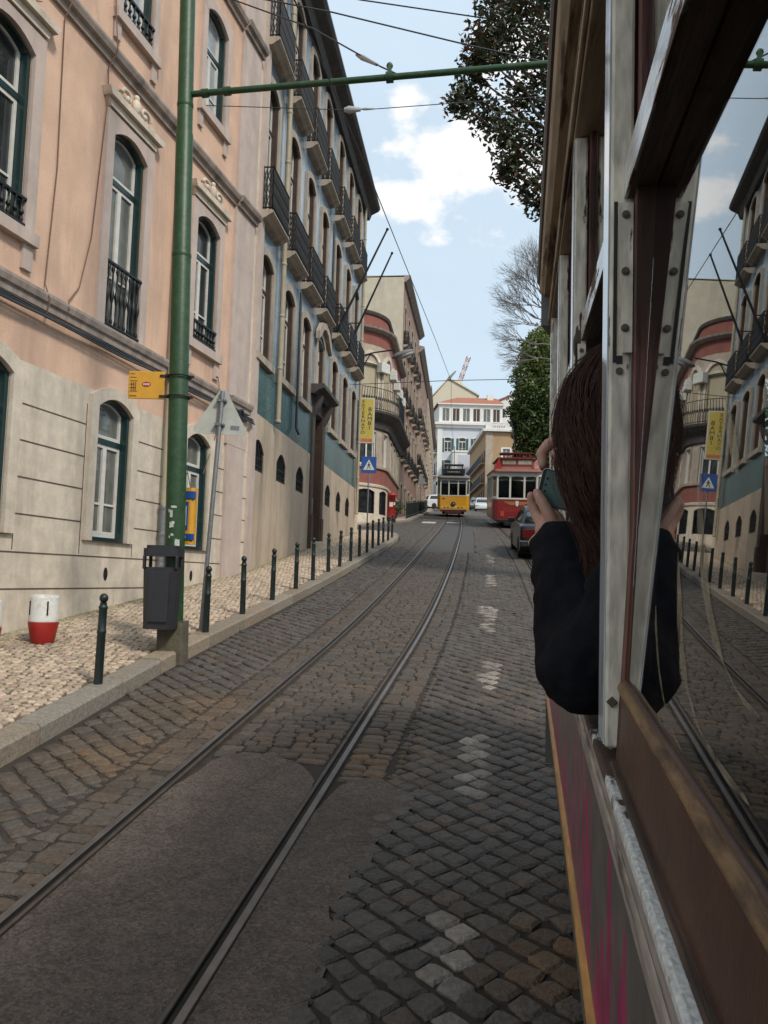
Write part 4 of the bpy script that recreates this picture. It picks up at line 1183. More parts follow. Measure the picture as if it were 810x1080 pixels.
# yellow stop plate on the left of the pole
t = thing('stop_sign', PX_-.175, PY_-.01, 'yellow tram stop plate clamped high on the left of the green pole', 'sign')
z0 = 2.56-.0
zc = CZ + (604-405)/840*7.95 - t.location.z
mb = MB(); mb.box(-.40,-.03,-.008,.008,zc-.14,zc+.145); mb.build('plate', M['yellow'], t, bevel=.012)
for z in (zc+.10,zc-.11):
    mb = MB(); mb.box(-.08,.02,-.018,.018,z-.012,z+.012); mb.tube([(.11+.118*math.cos(a), .01+.118*math.sin(a), z) for a in np.linspace(0,2*PI,20)], .009, 5); mb.box(.2,.26,-.012,.012,z-.01,z+.01); mb.build('bracket', M['black'], t)
M['ink'] = mat('brown_sign_ink', (.16,.075,.01), .6, var=.2)
mb = MB(); RX = Matrix.Rotation(PI/2,4,'X')
def put(mbx, s, x, y, z, size, align='LEFT', R=RX, sx=1.): mbx.mesh(text_mesh(s, align=align), Matrix.Translation((x,y,z)) @ R @ Matrix.Diagonal((size*sx,size,.12,1)))
for k in range(6):
    mb.box(-.385,-.385+.05+.03*((k*7)%3)/2,-.0095,-.008,zc+.115-.036*k-.004,zc+.115-.036*k+.004)
mb.box(-.385,-.31,-.0095,-.008,zc-.118,zc-.106)
for k in range(3): mb.box(-.37+.02*k,-.36+.02*k,-.0095,-.008,zc-.06,zc+.03)
mb.build('lettering', M['ink'], t)
mb = MB(); mb.prism([(-.215+.045*math.cos(a)*(1 if abs(math.cos(a))<.8 else 1), zc+.01+.027*math.sin(a)) for a in np.linspace(0,2*PI,20,endpoint=False)], -.0105, -.008); mb.build('emblem', M['redp'], t)
mb = MB()
for k in range(4): mb.box(-.245+k*.017,-.235+k*.017,-.0125,-.0105,zc+.0,zc+.02)
mb.build('lettering', M['white'], t)

# timetable case behind the pole
t = thing('timetable_case', PX_-.02, PY_+.16, 'yellow and blue timetable case fixed behind the green pole', 'timetable')
t.rotation_euler = (0,0,-.14); t.location.z += .46; t.scale = (.80,1,.90)
mb = MB(); zb_ = .70+.0
mb.prism([(-.17,-.05),(.15,-.05),(.185,-.02),(.185,.05),(.15,.08),(-.17,.08)], .62, 1.26, 'z'); mb.build('case', M['yellow'], t, bevel=.012)
mb = MB(); mb.box(-.172,.188,-.058,.0,1.13,1.22); mb.box(-.172,.188,-.058,.0,.665,.74); mb.box(.0,.12,-.056,-.045,.78,1.10); mb.build('band', M['blue'], t, bevel=.004)
mb = MB(); mb.box(.015,.10,-.060,-.056,.83,1.05); mb.build('notice', M['paper'], t)
mb = MB(); mb.box(.02,.05,-.06,-.058,.69,.715); mb.box(.06,.10,-.06,-.058,.69,.715); mb.box(.03,.07,-.062,-.060,.99,1.02); mb.build('lettering', M['white'], t)

# scuffed white and red barrel marker, and its neighbour at the edge of the picture
def barrel(x, y, label):
    t = thing('barrel_marker', x, y, label, 'traffic marker', 'white and red barrel markers by the wall')
    mb = MB(); mb.lathe([(.143,.2),(.146,.205),(.142,.22),(.14,.44),(.132,.465),(.1,.475),(.0,.477)], 24); mb.build('drum', M['whitebar'], t)
    mb = MB(); mb.lathe([(.1,-.02),(.112,.0),(.135,.12),(.147,.19),(.145,.203)], 24); mb.build('foot', M['redp'], t)
    for a in (-2.35,-.95):
        mb = MB(); mb.box(.142*math.cos(a)-.006,.142*math.cos(a)+.006,.142*math.sin(a)-.006,.142*math.sin(a)+.006,.27,.41); mb.build('slot', M['iron'], t)
    return t
barrel(-3.40, 8.1, 'scuffed white barrel with a red foot on the pavement, nearest the first bollard')
barrel(-3.797, 7.72, 'red and white barrel cut off by the left edge of the picture')

# triangular sign seen from behind on a leaning galvanised post
t = thing('warning_sign', -2.0, 8.95, 'back of a triangular warning sign on a leaning grey post', 'traffic sign')
t.rotation_euler = (-.02, .040, 0)
mb = MB(); mb.tube([(0,0,-.1),(0,0,2.72)], .026, 12); mb.build('post', M['galv'], t)
mb = MB(); c = []
Tz = 2.42; Rr = .34
for k in range(3):
    a = PI/2+k*2*PI/3; cx_, cz_ = (Rr-.05)*math.cos(a), (Rr-.05)*math.sin(a)
    for q in (-1,-.5,0,.5,1): c.append((cx_+.05*math.cos(a+q*PI/3), Tz+cz_+.05*math.sin(a+q*PI/3)))
mb.prism(c, .035, .043); mb.build('sign_plate', M['signback'], t)
mb = MB(); mb.prism([(x*.985,z) for x,z in c], .0435, .0455); mb.build('sign_face', M['redp'], t)
for z in (Tz+.19,Tz-.09):
    mb = MB(); mb.box(-.055,.055,-.03,.036,z-.014,z+.014); mb.ell((.035,-.032,z),.012,6,5); mb.build('bracket', M['galv'], t)
mb = MB(); mb.box(.12,.22,.0335,.035,Tz-.135,Tz-.085); mb.build('maker_plate', M['signback'] if False else M['galv'], t)

# pedestrian crossing sign
t = thing('crossing_sign', -.48, 23.1, 'blue square pedestrian crossing sign on a thin post among the far bollards', 'traffic sign')
zt_ = CZ+(610-490)/840*23.1 - t.location.z
mb = MB(); mb.tube([(0,0,-.1),(0,0,zt_+.2)], .022, 10); mb.build('post', M['galv'], t)
mb = MB(); mb.box(-.22,.22,-.035,-.025,zt_-.24,zt_+.24); mb.build('sign_plate', M['blue'], t, bevel=.01)
mb = MB(); mb.prism([(-.165,zt_-.15),(.165,zt_-.15),(0,zt_+.16)], -.039, -.035); mb.build('triangle', M['white'], t)
mb = MB(); Y_ = (-.042,-.039)
mb.prism([(.0+.017*math.cos(a), zt_+.06+.017*math.sin(a)) for a in np.linspace(0,2*PI,10,endpoint=False)], *Y_)
mb.prism([(-.02,zt_-.03),(.02,zt_-.03),(.018,zt_+.036),(-.015,zt_+.036)], *Y_)
mb.prism([(-.02,zt_-.03),(.004,zt_-.03),(-.045,zt_-.125),(-.065,zt_-.125)], *Y_); mb.prism([(.0,zt_-.03),(.02,zt_-.03),(.06,zt_-.12),(.04,zt_-.125)], *Y_)
mb.prism([(-.015,zt_+.03),(-.06,zt_-.02),(-.05,zt_-.028),(-.01,zt_+.01)], *Y_); mb.prism([(.012,zt_+.03),(.055,zt_-.01),(.046,zt_-.02),(.01,zt_+.008)], *Y_)
mb.build('walking_figure', M['black'], t)

# nursery sign hanging over the pavement from the end of the tiled house
p0 = world2(13.1, 0, 6.2)
t = empty('hanging_sign', (p0.x, p0.y, p0.z-1.5), 0, 'tall yellow EXTERNATO BAMBI sign hanging from the end of the tiled house', 'sign')
M['signy'] = mat('faded_yellow_sign', (.50,.38,.06), .5, var=.12, scale=4, stain=(.5,.45,.3), stain_amt=.5, stain_scale=3)
M['signw'] = mat('sign_frame_white', (.5,.47,.38), .5, var=.1)
sw0, sw1 = .05, .60
mb = MB(); mb.box(sw0,sw1,-.05,.05,0,1.62); mb.build('sign_box', M['signw'], t, bevel=.02)
mb = MB(); mb.box(sw0+.05,sw1-.05,-.054,.054,.17,1.57); mb.build('sign_face', M['signy'], t)
mb = MB(); mb.box(sw0+.05,sw1-.05,-.054,.054,.05,.168); mb.build('lower_strip', mat('faded_orange_strip', (.5,.16,.07), .5, var=.3, scale=12), t)
mb = MB()
for k, ch in enumerate('EXTERNATO'): put(mb, ch, sw0+.155, -.058, 1.48-.138*k, .150, 'CENTER', sx=1.25)
for k, ch in enumerate('BAMBI'): put(mb, ch, sw1-.165, -.058, 1.20-.165*k, .19, 'CENTER', sx=1.2)
mb.build('lettering', M['black'], t)
for z in (1.5,.15):
    mb = MB(); mb.tube([(-.2,0,z),(sw0+.01,0,z)], .022, 6); mb.build('bracket', M['iron'], t)

# pillar box
t = thing('pillar_box', .36, 41.0, 'red cylindrical pillar box on the far pavement by the rounded house', 'post box')
mb = MB(); mb.lathe([(.22,.16),(.22,1.28),(.25,1.29),(.25,1.36),(.2,1.42),(.08,1.46),(0,1.47)], 20); mb.build('box_body', M['redp'], t)
mb = MB(); mb.lathe([(.25,-.05),(.25,.14),(.22,.16)], 20); mb.build('plinth', M['iron'], t)
mb = MB(); mb.box(-.13,.13,-.235,-.2,1.08,1.12); mb.build('slot', M['iron'], t)
mb = MB(); mb.box(-.09,.09,-.228,-.2,.72,.95); mb.box(.12,.2,-.19,-.12,.8,.95); mb.build('notice', M['white'], t)

# railing along the far pavement
t = thing('railing_fence', 1.55, 46, 'dark iron railing fence along the far left pavement', 'railing')
bz = Vector(t.location); mb = MB(); pb = MB()
ys = np.arange(46, 71, .22)
fx = lambda y: float(K2x(y))-.35
for k, y in enumerate(ys):
    b_ = pb if k % 9 == 0 else mb
    rr = .035 if k % 9 == 0 else .015
    b_.tube([Vector((fx(y),y,g(y)+.1))-bz, Vector((fx(y),y,g(y)+(1.12 if k % 9 == 0 else 1.0)))-bz], rr, 5)
for h in (.25,1.0): mb.tube([Vector((fx(y),y,g(y)+.12+h-.12))-bz for y in ys[::6]], .028, 5)
mb.build('bars', M['bol'], t)
pb.build('posts'[:-1], M['bol'], t)

t = thing('warning_sign', float(K2x(62))-.45, 62, 'small far triangle sign seen from behind above the iron railing', 'traffic sign')
mb = MB(); mb.tube([(0,0,0),(0,0,3.1)], .03, 8); mb.build('post', M['galv'], t)
mb = MB(); mb.prism([(-.42,2.3),(.42,2.3),(0,3.1)], -.045, -.033); mb.build('sign_plate', mat('weathered_sign_back', (.20,.22,.2), .6, var=.15), t)

# flagpoles leaning out from the tiled house
for (a, b, lab) in (((-1.636,22.41,8.575),(-.146,22.24,11.84),'bare black flagpole slanting out from the tiled house, nearer of two'),
                    ((-1.35,24.86,8.956),(.012,24.70,12.17),'bare black flagpole slanting out from the tiled house, farther of two')):
    t = empty('flagpole', a, 0, lab, 'flagpole', 'flagpoles on the tiled house')
    d = Vector(b)-Vector(a)
    mb = MB(); mb.tube([-d*.05, d], [.04,.026], 8); mb.build('pole', M['iron'], t)
    mb = MB(); mb.ell(d*1.01, .045, 8, 6); mb.build('finial', M['iron'], t)
    mb = MB(); mb.tube([d*.3, d*.3+Vector((-.66,.06,0))], .018, 5); mb.build('stay', M['iron'], t); mb = MB(); mb.tube([d*.0, Vector((-.12,0,0))], .05, 6); mb.build('bracket', M['iron'], t)

# street lamp on a bracket
p0 = world2(13.4, 0, 7.9)
t = empty('street_lamp', p0, 0, 'grey street lamp head on an arm from the corner of the tiled house', 'street lamp')
mb = MB(); mb.tube([(0,0,0),(.5,-.1,.12),(1.15,-.2,.2)], .028, 8); mb.tube([(0,0,-.55),(.35,-.07,.06)], .02, 6); mb.build('arm', M['iron'], t)
mb = MB(Matrix.Translation((1.5,-.25,.05)) @ Matrix.Rotation(-.38,4,'Y')); mb.ell((0,0,0),(.42,.17,.12),14,8); mb.build('lamp_head', M['grey'], t)
mb = MB(Matrix.Translation((1.5,-.25,.05)) @ Matrix.Rotation(-.38,4,'Y')); mb.ell((.06,0,-.06),(.33,.14,.1),14,8); mb.build('diffuser', M['ins'], t)

# ------------------------------------------------------------------ overhead wires
def wire(pts, label, r=.009, ins=()):
    a = Vector(pts[0])
    t = empty('overhead_wire', a, 0, label, 'wire', 'overhead wires')
    mb = MB(); mb.tube([Vector(p)-a for p in pts], r, 6); mb.build('cable', M['wire'], t)
    if ins:
        mb = MB()
        for (p, q, rr) in ins: mb.tube([Vector(p)-a, Vector(p).lerp(Vector(q),.3)-a, Vector(q)-a], [rr*.5,rr,rr*.5], 8)
        mb.build('insulator', M['ins'], t)
    return t
wire([(-1.95,-6,4.9),(-.79,5.7,6.18),(-.59,7,6.34),(-.25,9.35,6.62),(1.2,19.8,7.87),(2.15,26.5,8.55),(2.95,36,9.4),(5.0,58,11.6)], 'contact wire running up the street above the left track', .007)
wire([(-1.69,26.5,8.3),(2.15,26.5,8.57),(4.05,26.5,8.66),(9.2,26.5,9.0)], 'span wire across the street in the distance, holding the contact wire', .012, [((2.0,26.5,8.56),(2.3,26.5,8.9),.05)])
wire([(-3.6,13,12.3),(-.66,13,11.79),(1.4,13,11.53),(5.5,13,11.1)], 'topmost span wire crossing the sky into the tree', .012)
wire([(-3.4,12,11.2),(-1.05,12,10.8),(1.18,12,10.3),(5.2,12,9.5)], 'second span wire from the top, crossing the sky into the tree', .012)
wire([(-4.6,9.4,9.75),(-1.88,8.6,8.37),(-.91,8.1,7.69),(-.16,7.7,7.01),(.06,7.62,6.86)], 'stay wire slanting from the pink house down to the clamp on the green arm', .008, [((-.42,7.87,7.25),(-.2,7.73,7.05),.03)])
wire([(-2.75,11.05,8.6),(-.7,11,8.56),(-.27,11,8.59),(.66,11,8.69),(5.5,11,9.2)], 'thin span wire with a pale insulator just below the green arm', .006, [((-.74,11,8.56),(-.5,11,8.575),.055),((-.5,11,8.58),(-.3,11,8.59),.02)])

# ------------------------------------------------------------------ trams in the street
def plan(W, L, nose, n=7):
    """rounded body outline seen from above, front at y=0 facing -y"""
    h = W/2; P = []
    for k in range(n+1):
        a = PI/2*k/n
        P.append((-h*.80 - h*.20*math.sin(a) if True else 0, nose*(1-math.cos(a))*1.0))
    P[0] = (-h*.80, 0)
    Q = P + [(-h, L-nose)] + [(-h*.8, L)] + [(h*.8, L), (h, L-nose)] + [(-x, y) for x, y in reversed(P)]
    return Q
def street_tram(name, v0, off, W, L, cfg, label):
    X0 = float(Xc(v0))+off if cfg.get('x') is None else cfg['x']
    hd = math.atan2(float(Xc(v0+L))-float(Xc(v0)), L)
    t = empty(name, (X0, v0, g(v0)), -hd, label, 'tram')
    t.rotation_euler = (math.atan((g(v0+L)-g(v0))/L), 0, -hd)
    z0, z1, z2, z3 = cfg['z']           # body bottom, window sill, window head, eaves
    P = plan(W, L, .55)
    mlow, mtop, mroof = M[cfg['low']], M[cfg['top']], M[cfg['roof']]
    mb = MB(); mb.prism(P, z0, z1, 'z'); mb.build('body', mlow, t, bevel=.02)
    mb = MB(); mb.prism([(x*1.012, y if y > .01 else -.012) for x, y in P], z1-.04, z1+.035, 'z'); mb.prism([(x*1.012, y if y > .01 else -.012) for x, y in P], z2, z3, 'z'); mb.build('waist_rail', mtop, t)
    # window posts
    h = W/2
    def post_box(*a):
        b_ = MB(); b_.box(*a); b_.build('window_post', mtop, t)
    pm = MB()
    fx = [-h*.80, -h*.29, h*.29, h*.80]
    for x in fx: post_box(x-.045, x+.045, -.01, .07, z1+.03, z2)
    for s in (-1,1):
        post_box(s*h-.05 if s > 0 else -h, s*h if s > 0 else -h+.05, .5, .62, z1, z2)
        for k in range(1, 8):
            y = .62+(L-1.2)*k/7; post_box(h-.05 if s > 0 else -h, h if s > 0 else -h+.05, y-.05, y+.05, z1, z2)
        pm.prism([(s*h*.80,0.),(s*h*.84,0),(s*h,.5),(s*h*.96,.5)], z1, z1+.12, 'z')
    for (a, b) in zip(fx, fx[1:]):        # arched heads
        n = 8; w = (b-a)/2; c = (a+b)/2
        arc = [(c+w*math.cos(PI*k/n), z2-.10+.10*math.sin(PI*k/n)) for k in range(n+1)]
        for p, q in zip(arc, arc[1:]): pm.add([(p[0],0,p[1]),(q[0],0,q[1]),(q[0],0,z2+.01),(p[0],0,z2+.01)], [(0,1,2,3)])
    pm.build('window_head', mtop, t)
    gl = MB()
    gl.box(-h*.8, h*.8, .03, .036, z1, z2)
    for s in (-1,1): gl.box(s*h*.97-.003, s*h*.97+.003, .6, L-.6, z1, z2); gl.prism([(s*h*.79,.035),(s*h*.80,.03),(s*h*.965,.55),(s*h*.955,.555)], z1, z2, 'z')
    gl.build('window_glass', M['tramglass'], t)
    it = MB(); it.box(-h*.8, h*.8, .9, 1.0, z1, z2-.2); 
    for k in range(5): it.box(-h*.85, -.3, 1.6+k*1.1, 1.75+k*1.1, z0, z1+.15); it.box(.3, h*.85, 1.6+k*1.1, 1.75+k*1.1, z0, z1+.15)
    it.box(-h*.95,h*.95,.6,L-.5,z2+.02,z2+.06)
    it.m = 1; it.lathe([(.1,z1-.5),(.2,z1-.05),(.2,z1+.2),(.08,z1+.28),(.11,z1+.4),(.08,z1+.52),(0,z1+.55)], 10, (-.2,.6,0))
    it.build('interior', [M['door'], M['darkcloth']], t)
    # roof dome
    rings = []
    for k, (sc_, z) in enumerate(((1.04,z3),(1.05,z3+.05),(.98,z3+.15),(.82,z3+.26),(.55,z3+.33),(.2,z3+.36))):
        rings.append([(x*sc_, L/2+(y-L/2)*(1-(1-sc_)*(.45)) - (.10 if k < 2 else 0)*(1 if y < 1 else 0), z) for x, y in P])
    n = len(P); mb = MB()
    mb.add([p for r in rings for p in r], [(i*n+q, i*n+(q+1)%n, (i+1)*n+(q+1)%n, (i+1)*n+q) for i in range(len(rings)-1) for q in range(n)], True)
    mb.add(rings[0], [tuple(range(n))]); mb.add(rings[-1], [tuple(range(n))])
    mb.build('roof', mroof, t)
    if cfg['kind'] == 'yellow':
        mb = MB(); mb.box(-.78,.78,.02,.38,z3+.27,z3+.62); mb.box(-.84,.84,.0,.42,z3+.62,z3+.67); mb.build('sign_box', M['bin'], t, bevel=.02)
        mb = MB(); mb.box(-.6,.6,.012,.02,z3+.34,z3+.55); o = mb.build('sign_face', M['iron'], t)
        mb = MB()
        for k in range(8): mb.box(-.46+k*.115,-.40+k*.115+.012*(k%3),.006,.012,z3+.41,z3+.48)
        mb.build('lettering', M['signback'], t)
        mb = MB(); mb.box(-.6,.6,.6,2.8,z3+.34,z3+.44); mb.box(-.7,.7,.5,2.9,z3+.95,z3+1.02)
        for x in (-.6,.6):
            for y in (.6,2.7): mb.box(x-.03,x+.03,y-.03,y+.03,z3+.4,z3+.96)
        mb.build('roof_gear', M['bin'], t)
        tp = [(0,1.6,z3+.5),(0,5.4,z3+2.6)]
    else:
        mb = MB(); mb.prism([(x*.72, .55+(y)*.86) for x, y in P], z3+.28, z3+.68, 'z'); mb.build('clerestory', M['maroon'], t)
        mb = MB(); mb.box(-.70,-.06,.535,.55,z3+.40,z3+.60); mb.box(.06,.70,.535,.55,z3+.40,z3+.60); 
        for s in (-1,1):
            for k in range(5): mb.box(s*h*.72-.006, s*h*.72+.006, 1.2+k*1.2, 2.1+k*1.2, z3+.38, z3+.6)
        mb.build('clerestory_window', M['paneamber'], t)
        mb = MB(); mb.prism([(x*.80, .45+y*.88) for x, y in P], z3+.68, z3+.74, 'z'); mb.build('clerestory_roof', M['maroon'], t)
        mb = MB()
        for k in range(9): mb.tube([(-.62+k*.155,.9,z3+.74),(-.62+k*.155,.9,z3+.95)], .02, 5)
        mb.tube([(-.75,.9,z3+.95),(.75,.9,z3+.95)], .03, 6); mb.tube([(-.75,2.4,z3+.95),(.75,2.4,z3+.95)], .03, 6); mb.box(-.8,.8,.85,2.45,z3+.96,z3+1.0)
        mb.build('roof_gear', M['maroon'], t)
        for s in (-1, 1):
            mb = MB(); 
            if s < 0: mb.prism([(s*h*.98,z3+.12),(s*h*.62,z3+.12),(s*h*.75,z3+.72)], .1, .14)
            else: mb.prism([(s*h*.8+.17*math.cos(a), z3+.36+.26*math.sin(a)) for a in np.linspace(0,2*PI,14,endpoint=False)], .1, .14)
            mb.build('roof_badge', M['redp'] if s < 0 else M['badge'], t)
        tp = [(0,1.6,z3+.9),(0,5.6,z3+3.0)]
    mb = MB(); mb.tube(tp, .03, 6); mb.ell((0,tp[0][1],tp[0][2]-.05),.14,8,6); mb.build('trolley_pole', M['iron'], t)
    # nose
    if cfg['kind'] == 'yellow':
        mb = MB(MB and Matrix.Rotation(PI/2,4,'X')); mb.lathe([(.0,.0),(.15,.0),(.165,.06),(.13,.10)], 18, (0,z1-.60,0)); mb.build('headlight', M['bin'], t)
        mb = MB(Matrix.Rotation(PI/2,4,'X')); mb.lathe([(.0,.09),(.10,.09),(.02,.115)], 16, (0,z1-.60,0)); mb.build('headlight_lens', M['paneamber'], t)
        mb = MB(); mb.box(-h*.78,h*.78,-.02,0,z0+.10,z0+.27); mb.build('bumper_band', M['yellowband'], t)
        mb = MB(); 
        for x in (-.62,-.38,.38,.62): mb.box(x-.07,x+.07,-.03,-.02,z0+.15,z0+.23)
        mb.build('lamp', M['redp'], t)
        mb = MB()
        for k in range(3): mb.box(-.80+k*.07,-.755+k*.07,-.006,0,z1-.28,z1-.18)
        mb.build('lettering', M['iron'], t)
    else:
        mb = MB(); mb.prism([(-.07,z1-.25),(.07,z1-.25),(.085,z1-.1),(0,z1-.02),(-.085,z1-.1)] if False else [(-.08,z1-.12),(-.07,z1-.3),(0,z1-.40),(.07,z1-.3),(.08,z1-.12)], -.03, 0); mb.build('shield', M['white'], t)
        mb = MB()
        for s in (-1,1):
            for k in range(3): mb.prism([(s*.11,z1-.17-.06*k),(s*(.62-.12*k),z1-.16-.055*k),(s*(.62-.12*k),z1-.185-.055*k),(s*.11,z1-.2-.06*k)], -.012, 0)
        mb.build('emblem', M['gold'], t)
        mb = MB()
        for k in range(14): mb.box(-.62+k*.09,-.60+k*.09,-.012,0,z0+.38,z0+.62)
        for s in (-1,1): mb.box(s*.7-.09,s*.7+.09,-.03,0,z0+.16,z0+.42)
        mb.build('lamp', M['lampred'], t)
    mb = MB(); mb.box(-h*.82,h*.82,-.12,.3,z0-.13,z0+.015); mb.box(-.6,.6,-.2,.4,z0-.28,z0-.12); mb.build('fender', M['fender'] if cfg['kind'] == 'yellow' else M['iron'], t, bevel=.02)
    mb = MB(); mb.box(-.8,.8,.9,L-.9,.2,z0+.02); mb.build('truck', M['iron'], t)
    for y in (L*.36, L*.64):
        for s in (-1,1):
            mb = MB(T(s*.46,y,.33) @ Matrix.Rotation(PI/2,4,'Y')); mb.lathe([(.1,-.06),(.33,-.06),(.36,-.05),(.36,-.03),(.33,-.02),(.33,.06),(.1,.06)], 16); mb.build('wheel', M['iron'], t)
    if cfg['kind'] == 'yellow':
        for s in (-1,1):
            mb = MB(); mb.box(s*(h+.08)-.06, s*(h+.08)+.06, .15,.19, z2-.35, z2-.1); mb.tube([(s*h*.95,.2,z2-.05),(s*(h+.08),.17,z2-.1)], .012, 5); mb.build('mirror', M['iron'], t)
    return t
M['tramglass'] = bpy.data.materials.new('tram_glass')
_t, _N, _L = nt(M['tramglass']); _b = _N['Principled BSDF']; _b.inputs['Base Color'].default_value = (.55,.6,.58,1); _b.inputs['Transmission Weight'].default_value = 1; _b.inputs['Roughness'].default_value = .02; _b.inputs['IOR'].default_value = 1.12
M['ycream'] = mat('cream_white_enamel', (.55,.53,.46), .45, var=.08)
M['yellowtram'] = mat('tram_yellow_enamel', (.62,.30,.012), .3, var=.06, coat=.3)
M['yellowband'] = mat('pale_yellow_band', (.66,.46,.12), .4, var=.1)
M['redtram'] = mat('tram_red_enamel', (.20,.012,.010), .3, var=.1, coat=.3)
M['maroon'] = mat('maroon_enamel', (.17,.03,.02), .45, var=.15)
M['maroonroof'] = mat('dusty_maroon_roof', (.20,.075,.055), .6, var=.15)
M['lampred'] = mat('red_lamp', (.4,.05,.03), .3, var=.2)
M['gold'] = mat('gold_line', (.45,.26,.08), .4, var=.1)
M['badge'] = mat('white_red_badge', (.5,.22,.2), .5, var=.6, scale=9)
M['paneamber'] = pane_mat('amber_glass', (.3,.26,.18), .3, 3)
M['fender'] = mat('dark_red_fender', (.06,.012,.010), .5, var=.2)
M['darkcloth'] = mat('dark_cloth', (.02,.02,.022), .8, var=.2)
street_tram('tram', 57., 0, 2.3, 8.4, dict(kind='yellow', low='yellowtram', top='ycream', roof='grey', z=(.52,1.55,2.62,2.80)), 'yellow and cream vintage tram coming down the left track')
street_tram('tram', 38.4, TR2, 2.36, 8.4, dict(kind='red', low='redtram', top='ycream', roof='maroonroof', z=(.42,1.45,2.52,2.72), x=6.42), 'red and cream vintage tram standing on the right track with raised clerestory roof')

